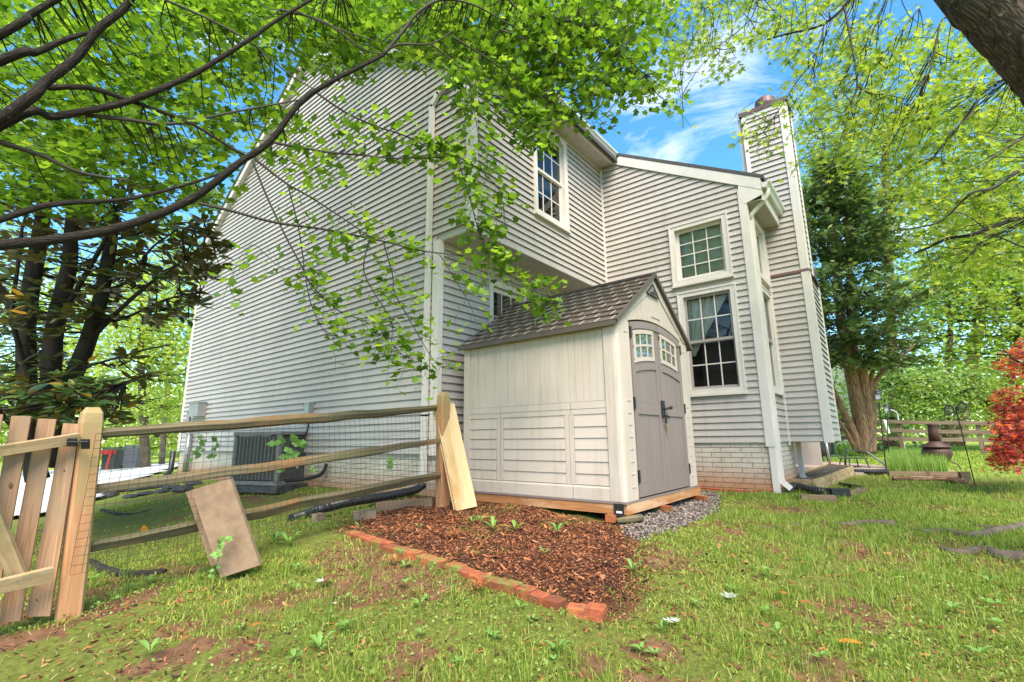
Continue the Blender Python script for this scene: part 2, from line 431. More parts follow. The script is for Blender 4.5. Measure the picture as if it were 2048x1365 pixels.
MAT['rail'] = M_wood('weathered_rail', (.035, .028, .020), (.24, .19, .105), 34, 1.1, .9, bmp=.9, stain=(.22, .115, .05), moss=(.10, .10, .045))
MAT['timber'] = M_wood('landscape_timber', (.13, .085, .055), (.30, .20, .13), 25, 1.4, .85)
MAT['wire'] = M_plain('rusty_wire', (.045, .038, .032), .6, metal=.3)
MAT['steel'] = M_plain('galvanised', (.36, .36, .36), .45, metal=.5, var=.15)
MAT['ac'] = M_plain('ac_grey', (.07, .068, .07), .5, var=.1)
MAT['ac_light'] = M_plain('ac_pale', (.20, .195, .19), .5, var=.1)
MAT['slab'] = M_plain('aggregate_slab', (.31, .205, .13), .95, var=.12, scale=9, bmp=.6, col2=(.19, .12, .075))
MAT['fleck'] = M_plain('pale_pebble_flecks', (.62, .54, .44), .8, var=.2, scale=60)
MAT['slate'] = M_plain('slate', (.085, .085, .095), .7, var=.35, scale=7, bmp=.5)
MAT['stone'] = M_plain('tan_stone', (.33, .24, .16), .9, var=.3, scale=9, bmp=.5)
MAT['concrete'] = M_plain('concrete', (.55, .53, .50), .9, var=.1, scale=.8)
MAT['knot'] = M_plain('knot_wood', (.16, .07, .03), .7, var=.3, scale=30)
MAT['red'] = M_plain('red_rubber', (.45, .05, .04), .5)
MAT['pebble'] = M_plain('pebble', (.30, .27, .25), .85, var=.3, scale=25)

def M_bark(name, dark, mid, light, along=5.5, across=44, spots=True):
    m = bpy.data.materials.new(name); n, l, p, o = nodes(m)
    v = coords(n, l, 'tc', (along, across, across)); nz = noise(n, l, v, .6, 4, .6)
    mx = n.new('ShaderNodeVectorMath'); mx.operation = 'ADD'; sc = n.new('ShaderNodeVectorMath'); sc.operation = 'SCALE'; sc.inputs['Scale'].default_value = 1.6
    cb = n.new('ShaderNodeCombineXYZ'); [l.new(nz, cb.inputs[i]) for i in range(3)]; l.new(cb.outputs[0], sc.inputs[0]); l.new(v, mx.inputs[0]); l.new(sc.outputs[0], mx.inputs[1])
    vo = n.new('ShaderNodeTexVoronoi'); vo.feature = 'DISTANCE_TO_EDGE'; l.new(mx.outputs[0], vo.inputs['Vector']); vo.inputs['Scale'].default_value = 1.0
    fz = noise(n, l, v, 2.6, 6, .7); cm_ = n.new('ShaderNodeMath'); cm_.operation = 'MULTIPLY_ADD'; l.new(fz, cm_.inputs[0]); cm_.inputs[1].default_value = .55; l.new(vo.outputs['Distance'], cm_.inputs[2])
    r = ramp(n, [(.18, dark), (.36, mid), (.62, light)]); l.new(cm_.outputs[0], r.inputs['Fac']); c = r.outputs['Color']
    v2 = coords(n, l, 'world', (1, 1, 1)); sp = ramp(n, [(.62, (0, 0, 0)), (.70, (1, 1, 1))]); l.new(noise(n, l, v2, 26, 5, .6), sp.inputs['Fac']); c = mix(n, l, sp.outputs['Color'], c, tuple(min(1, q * 1.9) for q in light))
    l.new(c, p.inputs['Base Color']); p.inputs['Roughness'].default_value = .9; sock(p, 'Specular IOR Level', 'Specular').default_value = .2
    bump(n, l, p, cm_.outputs[0], 1.0, .025); return m
MAT['trunk_bark'] = M_bark('plated_bark', (.018, .013, .010), (.075, .052, .038), (.15, .11, .082))
MAT['limb_dark'] = M_bark('dark_limb_bark', (.012, .009, .008), (.036, .027, .022), (.060, .046, .038), 9, 80)
MAT['root'] = M_plain('grey_root', (.14, .10, .075), .9, var=.3, scale=10, bmp=.6)
MAT['bark_red'] = M_bark('shredded_red_bark', (.07, .035, .022), (.22, .12, .075), (.36, .22, .145), 2.2, 18)

# ================================================================== GROUND
def inpoly(x, y, poly):
    x = np.asarray(x, float); y = np.asarray(y, float); r = np.zeros(x.shape, bool); n = len(poly)
    for i in range(n):
        x0, y0 = poly[i][:2]; x1, y1 = poly[(i + 1) % n][:2]
        if y0 == y1: continue
        c = ((y0 > y) != (y1 > y)) & (x < (x1 - x0) * (y - y0) / (y1 - y0) + x0); r ^= c
    return r
MULCH = [tuple(gnd(*q)[:2]) for q in ((690, 1052), (780, 1090), (880, 1128), (1060, 1182), (1225, 1246), (1292, 1195), (1262, 1130), (1275, 1090), (1248, 1055))] + [(.2, -2.3), (.25, .1), (-.3, .1), (-.9, -.25)]
GRAVEL = [tuple(gnd(*q)[:2]) for q in ((1240, 1045), (1262, 1028), (1395, 982), (1436, 990), (1428, 1026), (1380, 1050), (1320, 1066), (1262, 1082))]
FOUND = [(0, 0), (3.68, 0), (3.68, -3.1), (9.5, -3.1), (9.5, 9), (0, 9)]
DRIVE = [(-7.5, 9.2), (-2.4, 6.6), (-.6, 8.9), (2.0, 13.0), (6, 22), (8, 34), (-1.5, 34), (-5.5, 22), (-12, 14)]
PATIO = [(6.35, -4.75), (6.45, -2.2), (10.5, -2.2), (10.5, -4.55)]
def gx(lo, hi, step, far):
    c = list(np.arange(lo, hi + 1e-6, step)); d = step; a = lo
    L = []
    while a > -far: d *= 1.35; a -= d; L.append(a)
    a = hi; d = step; R = []
    while a < far: d *= 1.35; a += d; R.append(a)
    return np.array(L[::-1] + c + R)
xs = gx(-6.5, 11, .09, 400); ys = gx(-7.5, 9.5, .09, 400)
GX, GY = np.meshgrid(xs, ys, indexing='ij')
near = np.exp(-((GX - 0) ** 2 + (GY + 2) ** 2) / 120)
GZ = H(GX, GY) + (N1(GX, GY, 1.3, 4) - .5) * .08 * near + (N2(GX, GY, 6, 2) - .5) * .035 * near
GZ -= .015
nx, ny = GX.shape
idx = np.arange(nx * ny).reshape(nx, ny)
quads = np.stack([idx[:-1, :-1], idx[1:, :-1], idx[1:, 1:], idx[:-1, 1:]], -1).reshape(-1, 4)
zone = (sum(inpoly(GX + dx, GY + dy, MULCH) for dx, dy in ((0, 0), (.12, 0), (-.12, 0), (0, .12), (0, -.12))) / 5.0).ravel()
# worn bare soil: scattered spots plus the trodden places seen in the photograph
BARE = [(gnd(*q)[:2], r) for q, r in (((760, 1145), .55), ((690, 1110), .35), ((840, 1170), .3), ((1690, 1050), .45), ((1760, 1105), .5), ((1900, 1085), .5), ((1480, 1040), .35), ((1560, 1020), .5), ((250, 1150), .45), ((180, 1180), .3), ((540, 1190), .28), ((1640, 1320), .22), ((480, 1290), .2), ((1700, 1220), .3), ((1330, 1120), .3), ((1990, 1120), .5), ((60, 1270), .25), ((820, 1300), .16), ((1180, 1330), .16), ((350, 1250), .16), ((1300, 1300), .2))]
def bare(x, y):
    x = np.asarray(x, float); y = np.asarray(y, float); v = np.clip((N2(x, y, 2.6, 4) - .57) * 3.5, 0, .7)
    w = (N1(x, y, 4.5, 3) - .5) * .5
    for (c, r) in BARE: v = np.maximum(v, np.clip((1.0 - np.hypot(x - c[0], y - c[1]) / r) * .85 + w * 1.1 * (np.hypot(x - c[0], y - c[1]) < r * 1.4), 0, .85))
    return v
def M_ground():
    m = bpy.data.materials.new('soil_and_moss'); n, l, p, o = nodes(m)
    v = coords(n, l, 'world', (1, 1, 1)); f = noise(n, l, v, 9, 8, .72)
    soil = ramp(n, [(.2, (.055, .027, .015)), (.5, (.145, .073, .038)), (.8, (.27, .15, .085))]); l.new(f, soil.inputs['Fac'])
    moss = ramp(n, [(.25, (.05, .062, .012)), (.75, (.18, .20, .036))]); l.new(noise(n, l, v, 30, 6, .7), moss.inputs['Fac'])
    mf = ramp(n, [(.44, (0, 0, 0)), (.54, (1, 1, 1))]); ab = n.new('ShaderNodeAttribute'); ab.attribute_name = 'bare'; am = n.new('ShaderNodeMath'); am.operation = 'SUBTRACT'; am.use_clamp = True; sc_ = n.new('ShaderNodeMath'); sc_.operation = 'MULTIPLY_ADD'; l.new(noise(n, l, v, 7, 7, .7), sc_.inputs[0]); sc_.inputs[1].default_value = 1.3; sc_.inputs[2].default_value = .12; l.new(sc_.outputs[0], am.inputs[0]); l.new(ab.outputs['Fac'], am.inputs[1]); l.new(am.outputs[0], mf.inputs['Fac'])
    c = mix(n, l, mf.outputs['Color'], soil.outputs['Color'], moss.outputs['Color'])
    # lawns further off read as even green
    d = n.new('ShaderNodeNewGeometry'); vl = n.new('ShaderNodeVectorMath'); vl.operation = 'DISTANCE'; vl.inputs[1].default_value = (1.0, -2.0, -.8)
    l.new(d.outputs['Position'], vl.inputs[0]); mr = n.new('ShaderNodeMapRange'); mr.inputs['From Min'].default_value = 7; mr.inputs['From Max'].default_value = 12; l.new(vl.outputs['Value'], mr.inputs['Value'])
    lawn = ramp(n, [(.3, (.17, .24, .04)), (.6, (.27, .33, .06)), (.8, (.36, .36, .09))]); l.new(noise(n, l, v, 1.4, 8, .7), lawn.inputs['Fac'])
    c = mix(n, l, mr.outputs[0], c, lawn.outputs['Color'])
    a = n.new('ShaderNodeAttribute'); a.attribute_name = 'rnd'
    mul = ramp(n, [(.25, (.03, .012, .007)), (.6, (.085, .031, .015)), (.85, (.15, .058, .028))]); l.new(noise(n, l, v, 40, 5, .7), mul.inputs['Fac'])
    c = mix(n, l, a.outputs['Fac'], c, mul.outputs['Color'])
    l.new(c, p.inputs['Base Color']); p.inputs['Roughness'].default_value = .95; sock(p, 'Specular IOR Level', 'Specular').default_value = .15
    bump(n, l, p, f, .8, .02); return m
MAT['ground'] = M_ground()
ground = big_mesh('ground', np.stack([GX, GY, GZ], -1).reshape(-1, 3), quads, MAT['ground'], rnd=zone, smooth=True)
_ba = ground.data.attributes.new('bare', 'FLOAT', 'POINT'); _ba.data.foreach_set('value', bare(GX, GY).ravel().astype(np.float32))
tag(ground, kind='structure')
def sheet(name, poly, mat, lift, step=.5):
    P = np.array(poly); xa = np.arange(P[:, 0].min(), P[:, 0].max() + step, step); ya = np.arange(P[:, 1].min(), P[:, 1].max() + step, step)
    X, Y = np.meshgrid(xa, ya, indexing='ij'); Z = H(X, Y) + lift
    ix = np.arange(X.size).reshape(X.shape)
    q = np.stack([ix[:-1, :-1], ix[1:, :-1], ix[1:, 1:], ix[:-1, 1:]], -1).reshape(-1, 4)
    cx = (X[:-1, :-1] + X[1:, 1:]) / 2; cy = (Y[:-1, :-1] + Y[1:, 1:]) / 2
    k = inpoly(cx, cy, poly).ravel()
    o = big_mesh(name, np.stack([X, Y, Z], -1).reshape(-1, 3), q[k], mat, smooth=True)
    return tag(o, kind='structure')
sheet('driveway', DRIVE, MAT['concrete'], .05, .4)

# ================================================================== HOUSE
OV, U1, EX, ZO, ZS = .597, 3.684, 3.108, 2.769, 5.316
UC0, UC1, UCT, CH = 4.93, 6.10, 5.52, 3.705
CR = .1016
MAT['joint'] = M_plain('joint_shadow_edge', (.30, .27, .25), .6)
house = thing('house', (0, 0, -.6), 'two storey house clad in pale grey horizontal siding with white trim', 'house')
def W(ax, c, a, out, z): return V3(c - out, a, z) if ax == 'X' else V3(a, c - out, z)
def lb(mb, ax, c, a0, a1, o0, o1, z0, z1): return mb.box(W(ax, c, a0, o0, z0), W(ax, c, a1, o1, z1))
def course_mesh(mb, ax, c, zb, zt, ab0, ab1, at0, at1, t=.026):
    pr = ((-.004, zb + .014), (t - .006, zb + .014), (t - .005, zb), (t, zb), (.003, zt), (-.004, zt)); L = []; R = []   # hollow drip lip
    for (o_, z) in pr:
        f = (z - zb) / (zt - zb)
        L.append(W(ax, c, ab0 + (at0 - ab0) * f, o_, z)); R.append(W(ax, c, ab1 + (at1 - ab1) * f, o_, z))
    fs = [(0, 5, 4, 3, 2, 1), (6, 7, 8, 9, 10, 11)] + [(i, (i + 1) % 6, 6 + (i + 1) % 6, 6 + i) for i in range(6)]
    return mb.add(L + R, fs)
def siding(part, ax, c, z0, z1, lim, holes=(), join=False, ztop=None):
    n = int(math.ceil((z1 - z0) / CR)); J = MB()
    for k in range(n):
        zb = z0 + k * CR; zt = min(zb + CR, z1)
        if zt - zb < .03: continue
        b0, b1 = lim(zb + 1e-4); t0, t1 = lim(zt)
        if b1 - b0 < .05: continue
        t0 = min(max(t0, b0), b1); t1 = max(min(t1, b1), t0 + .001)
        segs = [(b0, b1, t0, t1)]
        for (a0, a1, hz0, hz1) in holes:
            if zt > hz0 + .03 and zb < hz1 - .03:
                ns = []
                for (p0, p1, q0, q1) in segs:
                    if a1 <= p0 or a0 >= p1: ns.append((p0, p1, q0, q1)); continue
                    if a0 > p0 + .02: ns.append((p0, a0, q0, a0))
                    if a1 < p1 - .02: ns.append((a1, p1, a1, q1))
                segs = ns
        for sg in segs:
            if join: course_mesh(J, ax, c, zb, zt, *sg)
            else: course_mesh(MB(), ax, c, zb, zt, *sg).build('siding_course', MAT['siding'], part)
    if join and J.v: J.build('siding_courses', MAT['siding'], part)
def holed(mb, ax, c, a0, a1, z0, z1, holes, o0=-.12, o1=-.012):
    zsx = sorted({z0, z1, *[q for hh in holes for q in hh[2:] if z0 < q < z1]})
    for zb, zt in zip(zsx[:-1], zsx[1:]):
        seg = [(a0, a1)]
        for (h0, h1, hz0, hz1) in holes:
            if hz0 < (zb + zt) / 2 < hz1:
                seg = [s for p0, p1 in seg for s in ((p0, min(p1, h0)), (max(p0, h1), p1)) if s[1] - s[0] > 1e-4]
        for p0, p1 in seg: lb(mb, ax, c, p0, p1, o0, o1, zb, zt)
    return mb

rake_r = lambda Y: 5.80 + .535 * Y
rake_f = lambda Y: 4.78 + (8.9 - Y) * .662
PKY = (4.78 + 8.9 * .662 - 5.80) / (.535 + .662); PKZ = rake_r(PKY)
# --- gable wall
gw = MB().prism([(.012, 0, -.084), (.012, 8.9, -.084), (.012, 8.9, 4.78), (.012, PKY, PKZ), (.012, -OV, rake_r(-OV)), (.012, -OV, ZO), (.012, 0, ZO)], (.12, 0, 0)).build('gable_wall', MAT['siding'], house)
def lim_g(z):
    a = 0.0 if z < ZO + .02 else -OV
    a = a + .045 if z < ZO + .02 else -OV + .07
    if z > rake_r(-OV): a = max(a, (z - 5.80) / .535)
    b = 8.85
    if z > 4.78: b = min(b, 8.9 - (z - 4.78) / .662)
    return a, b
siding(gw, 'X', 0, -.084, PKZ - .04, lim_g)
# lap joints where siding lengths overlap, edge shadow painted dark, staggered over the gable
lj = MB()
for k in range(80):
    zb = -.084 + k * CR; a0, a1 = lim_g(zb + CR)
    y = ((k * 1.37 + (k // 3) * .61) % 3.66) - .2
    while y < a1 - .3:
        if y > a0 + .3: lj.add([W('X', 0, y, .0270, zb), W('X', 0, y + .0035, .0282, zb), W('X', 0, y + .0035, .0055, zb + CR), W('X', 0, y, .0042, zb + CR)], [(0, 1, 2, 3)])
        y += 3.66
ljo = lj.build('lap_joints', MAT['joint'], gw); ljo['kind'] = 'stuff'
# --- rear walls
WIN_R = (1.385, 2.36, 3.515, 5.19)
SLIDE = (1.012, 2.75, .02, 2.47)
rw = holed(MB(), 'Y', -OV, .13, U1, ZO, ZS + .1, [WIN_R]).build('upper_rear_wall', MAT['siding'], house)
siding(rw, 'Y', -OV, ZO, ZS, lambda z: (.075, U1 - .03), [WIN_R])
rl = holed(MB(), 'Y', 0, .13, U1, -.05, ZO, [SLIDE]).build('lower_rear_wall', MAT['siding'], house)
siding(rl, 'Y', 0, -.084, ZO - .01, lambda z: (.05, U1 - .02), [SLIDE])
# --- extension walls
zr2 = lambda Y: 5.305 + .565 * (Y + .875)
EW1 = (-2.83, -1.875, 2.602, 3.676); EW2 = (-2.848, -1.93, .75, 2.465)
es = holed(MB(), 'X', U1, -EX + .13, 0, -.02, 3.7, [EW1, EW2])
es.prism([(U1 + .012, -EX, 3.7), (U1 + .012, -.3, 3.7), (U1 + .012, -.3, zr2(-.3)), (U1 + .012, -.5, zr2(-.5)), (U1 + .012, -EX, zr2(-EX))], (.12, 0, 0))
es = es.build('extension_side_wall', MAT['siding'], house)
def lim_e(z):
    b = -.01 if z < ZO else -OV - .02
    a = -EX + .075
    if z > zr2(-EX + .09): a = max(a, -.875 + (z - 5.305) / .565)
    return a, b
siding(es, 'X', U1, 0.0, 5.40, lim_e, [EW1, EW2])
EWR1 = (3.99, 4.74, 2.602, 3.62); EWR2 = (3.99, 4.74, .76, 2.465)
er = holed(MB(), 'Y', -EX, U1 + .02, 9.0, -.02, 3.78, [EWR1, EWR2], -.13, -.012).build('extension_rear_wall', MAT['siding'], house)
siding(er, 'Y', -EX, 0, 3.74, lambda z: (U1 + .075, UC0 - .03), [EWR1, EWR2], join=True)
# --- chimney chase
ch = MB().box((UC0 + .012, -EX + .02, 0), (UC1 - .012, -CH + .012, 2.82)).box((UC0 + .045, -EX + .2, 2.82), (UCT - .012, -CH + .02, 6.06)).build('chimney_chase', MAT['siding'], house)
siding(ch, 'X', UC0, 0, 2.80, lambda z: (-CH + .09, -EX - .03))
siding(ch, 'X', UC0 + .03, 2.86, 6.02, lambda z: (-CH + .095, -EX + (.06 if z > 4.1 else -.03)))
siding(ch, 'Y', -CH, 0, 2.80, lambda z: (UC0 + .12, UC1 - .05), join=True)
siding(ch, 'Y', -CH + .005, 2.86, 6.02, lambda z: (UC0 + .15, UCT - .05), join=True)
t = MB()
lb(t, 'X', UC0, -CH - .028, -CH + .09, -.02, .034, -.02, 2.80); t.box((UC0, -CH - .034, -.02), (UC0 + .12, -CH + .012, 2.80)); t.box((UC1 - .05, -CH - .033, -.02), (UC1 + .02, -CH + .02, 2.80))
t.build('corner_trim', MAT['trim'], ch)
t = MB()
lb(t, 'X', UC0 + .03, -CH - .02, -CH + .095, -.02, .034, 2.86, 6.06); t.box((UC0 + .03, -CH - .032, 2.86), (UC0 + .15, -CH + .02, 6.06)); t.box((UCT - .05, -CH - .031, 2.86), (UCT + .02, -CH + .02, 6.06))
lb(t, 'X', UC0 + .03, -EX + .06, -EX + .13, -.02, .033, 4.1, 6.02); lb(t, 'X', UC0 + .03, -CH + .095, -EX + .12, -.02, .031, 5.98, 6.06)
t.build('corner_trim', MAT['trim'], ch)
MB().box((UC0 - .02, -CH - .06, 6.06), (UCT + .06, -EX + .17, 6.14)).build('chase_cap', MAT['brown_metal'], ch)
MB().lathe((5.22, -3.37, 6.14), [(.13, 0), (.13, .08), (.18, .09), (.19, .14), (.175, .25), (.12, .30), (.04, .32)], 20).build('flue_cap', MAT['brown_metal'], ch, smooth=False)
sh = MB()
sh.prism([(UC0 - .03, -CH - .04, 2.80), (UC0 - .03, -EX, 2.80), (UC0 + .045, -EX, 2.90), (UC0 + .045, -CH + .02, 2.90)], (0, 0, .012))
sh.prism([(UC0 - .03, -CH - .04, 2.80), (UC0 + .045, -CH + .02, 2.90), (UCT, -CH + .02, 2.90), (UCT + .03, -CH - .04, 2.80)], (0, 0, .012))
sh.prism([(UCT, -CH - .04, 2.87), (UC1 + .03, -CH - .04, 2.78), (UC1 + .03, -EX, 2.78), (UCT, -EX, 3.35), (UCT, -CH, 3.35)], (0, 0, .02))
sh.build('shoulder_flashing', MAT['brown_metal'], ch)
MB().box((UC0 + .02, -EX - .002, -.012), (UC1 - .02, -CH + .02, 0)).build('chase_floor', MAT['soffit'], ch)
# --- corner and joint trim
def trim(pieces, parent, name='corner_trim', mat='trim'):
    m_ = MB()
    for a, b in pieces: m_.box(a, b)
    return m_.build(name, MAT[mat], parent)
trim([((-.036, -.036, -.10), (.0, .085, ZO - .004)), ((0, -.037, -.10), (.052, .0, ZO - .004))], gw)
trim([((-.036, -OV - .036, ZO - .005), (0, -OV + .07, 5.36)), ((0, -OV - .037, ZO - .005), (.075, -OV, 5.34))], gw)
trim([((-.036, 8.83, -.10), (.0, 8.93, 4.72))], gw)
trim([((U1 - .036, -EX - .036, -.06), (U1, -EX + .08, 4.0)), ((U1, -EX - .037, -.06), (U1 + .075, -EX, 3.78))], es)
trim([((U1 - .045, -OV - .045, ZO), (U1 - .003, -OV - .003, ZS))], es, 'inside_corner_trim')
trim([((UC0 - .04, -EX - .04, -.06), (UC0 - .002, -EX - .002, 3.74))], er, 'inside_corner_trim')
trim([((U1 + .0, -EX - .03, -.80), (U1 + .075, -EX + .0, -.06)), ((U1 - .025, -EX - .03, -.80), (U1, -EX + .05, -.06))], es, 'foundation_corner_board')
# --- overhang soffit, starter strips
m_ = MB()
for k in range(14): m_.box((.02 + k * .262, -OV + .002, ZO - .012), (.02 + k * .262 + .258, -.003, ZO))
m_.build('overhang_soffit', MAT['soffit'], rw)
MB().box((-.004, -OV - .024, ZO - .016), (U1 - .002, -OV + .004, ZO + .004)).build('starter_strip', MAT['trim'], rw)
# --- main roof
rt = MB()
rt.prism([(-.14, PKY, PKZ + .10), (-.14, -OV - .40, rake_r(-OV - .40) + .10), (-.14, -OV - .40, rake_r(-OV - .40) + .02), (-.14, PKY, PKZ + .02)], (10, 0, 0))
rt.prism([(-.14, PKY, PKZ + .10), (-.14, PKY, PKZ + .02), (-.14, 9.2, rake_f(9.2) + .02), (-.14, 9.2, rake_f(9.2) + .10)], (10, 0, 0))
roof = rt.build('roof', MAT['roof'], house)
rk = MB()
for (ya, yb, fn) in ((-OV - .30, PKY, rake_r), (PKY, 9.15, rake_f)):
    rk.prism([(-.12, ya, fn(ya) + .03), (-.12, yb, fn(yb) + .03), (-.12, yb, fn(yb) - .15), (-.12, ya, fn(ya) - .15)], (.022, 0, 0))
    rk.prism([(-.10, ya, fn(ya) - .12), (-.10, yb, fn(yb) - .12), (.0, yb, fn(yb) - .12), (.0, ya, fn(ya) - .12)], (0, 0, .012))
rk.build('rake_fascia', MAT['trim'], roof)
MB().prism([(-.125, -OV + .02, 5.28), (-.125, -OV + .02, rake_r(-OV) - .06), (-.125, -OV - .29, rake_r(-OV - .29) - .02), (-.125, -OV - .29, 5.28)], (.12, 0, 0)).build('eave_return', MAT['trim'], roof)
m_ = MB()
for k in range(13): m_.box((.0 + k * .283, -OV - .275, ZS - .012), (min(.0 + k * .283 + .279, U1), -OV + .002, ZS + .002))
m_.build('eave_soffit', MAT['soffit'], roof)
MB().box((-.0, -OV - .30, ZS - .03), (U1, -OV - .275, ZS + .16)).build('eave_fascia', MAT['trim'], roof)
MB().box((.0, -OV - .02, ZS - .035), (U1 - .05, -OV + .003, ZS - .013)).build('frieze_strip', MAT['soffit'], roof)
def gutter_prof(y0, zt): return [(y0, zt), (y0, zt - .11), (y0 - .06, zt - .115), (y0 - .085, zt - .06), (y0 - .115, zt - .03), (y0 - .12, zt), (y0 - .112, zt), (y0 - .105, zt - .025), (y0 - .008, zt - .03), (y0 - .008, zt)]
MB().prism([(-.13, y, z) for y, z in gutter_prof(-OV - .30, 5.49)], (U1 + .10, 0, 0)).build('gutter', MAT['gutter'], roof)
# --- extension roof
ye = -EX - .27
xr = MB().prism([(U1 - .05, .2, zr2(.2) + .25), (U1 - .05, ye - .05, zr2(ye - .05) + .25), (U1 - .05, ye - .05, zr2(ye - .05) + .19), (U1 - .05, .2, zr2(.2) + .19)], (6, 0, 0)).build('extension_roof', MAT['roof'], house)
MB().prism([(U1 - .044, -OV - .28, zr2(-OV - .28)), (U1 - .044, ye, zr2(ye) - .01), (U1 - .044, ye, zr2(ye) + .185), (U1 - .044, -OV - .44, zr2(-OV - .44) + .185)], (.035, 0, 0)).build('rake_fascia', MAT['trim'], xr)
MB().prism([(U1 - .0395, -EX + .06, zr2(-EX + .06) + .0), (U1 - .0395, ye, zr2(ye) + .0), (U1 - .0395, ye, 3.80), (U1 - .0395, -EX - .0, 3.72), (U1 - .0395, -EX + .06, 3.86)], (.03, 0, 0)).build('eave_return', MAT['trim'], xr)
m_ = MB()
for k in range(8): m_.box((U1 + k * .31, ye + .02, 3.735), (U1 + k * .31 + .306, -EX + .003, 3.75))
m_.build('eave_soffit', MAT['soffit'], xr)
MB().box((U1 - .004, ye - .005, 3.72), (UC0 + .0, ye + .02, 3.92)).build('eave_fascia', MAT['trim'], xr)
MB().prism([(U1 - .04, y, z) for y, z in gutter_prof(ye - .006, 4.02)], (UC0 - U1 + .03, 0, 0)).build('gutter', MAT['gutter'], xr)
# --- downspouts
def downspout(path, parent, w=.075, d=.055, name='downspout'):
    m_ = MB(); P = [np.asarray(q, float) for q in path]
    for a, b in zip(P[:-1], P[1:]):
        up = (0, 1, 0) if abs(unit(b - a)[2]) > .9 else (0, 0, 1)
        e = unit(b - a) * .012
        m_.beam(a - e, b + e, d, w, up)
    return m_.build(name, MAT['trim'], parent)
downspout([(-.062, -OV - .34, 5.40), (-.062, -OV - .30, 5.28), (-.062, .02, 5.03), (-.062, .15, 4.88), (-.062, .15, .40), (-.062, .15, -.34)], gw)
m_ = MB().tube([(U1 + .10, ye - .06, 3.93), (U1 + .10, ye - .05, 3.84), (U1 + .10, ye + .0, 3.76), (U1 + .10, -EX - .14, 3.64), (U1 + .10, -EX - .07, 3.58), (U1 + .10, -EX - .05, 3.48)], .036, 10)
m_.build('downspout_elbow', MAT['trim'], er, smooth=True)
downspout([(U1 + .10, -EX - .05, 3.50), (U1 + .10, -EX - .05, -.55), (U1 + .13, -EX - .14, -.64)], er)
downspout([(5.55, -EX - .05, -.0), (5.55, -EX - .05, -.60), (5.6, -EX - .12, -.66)], er)
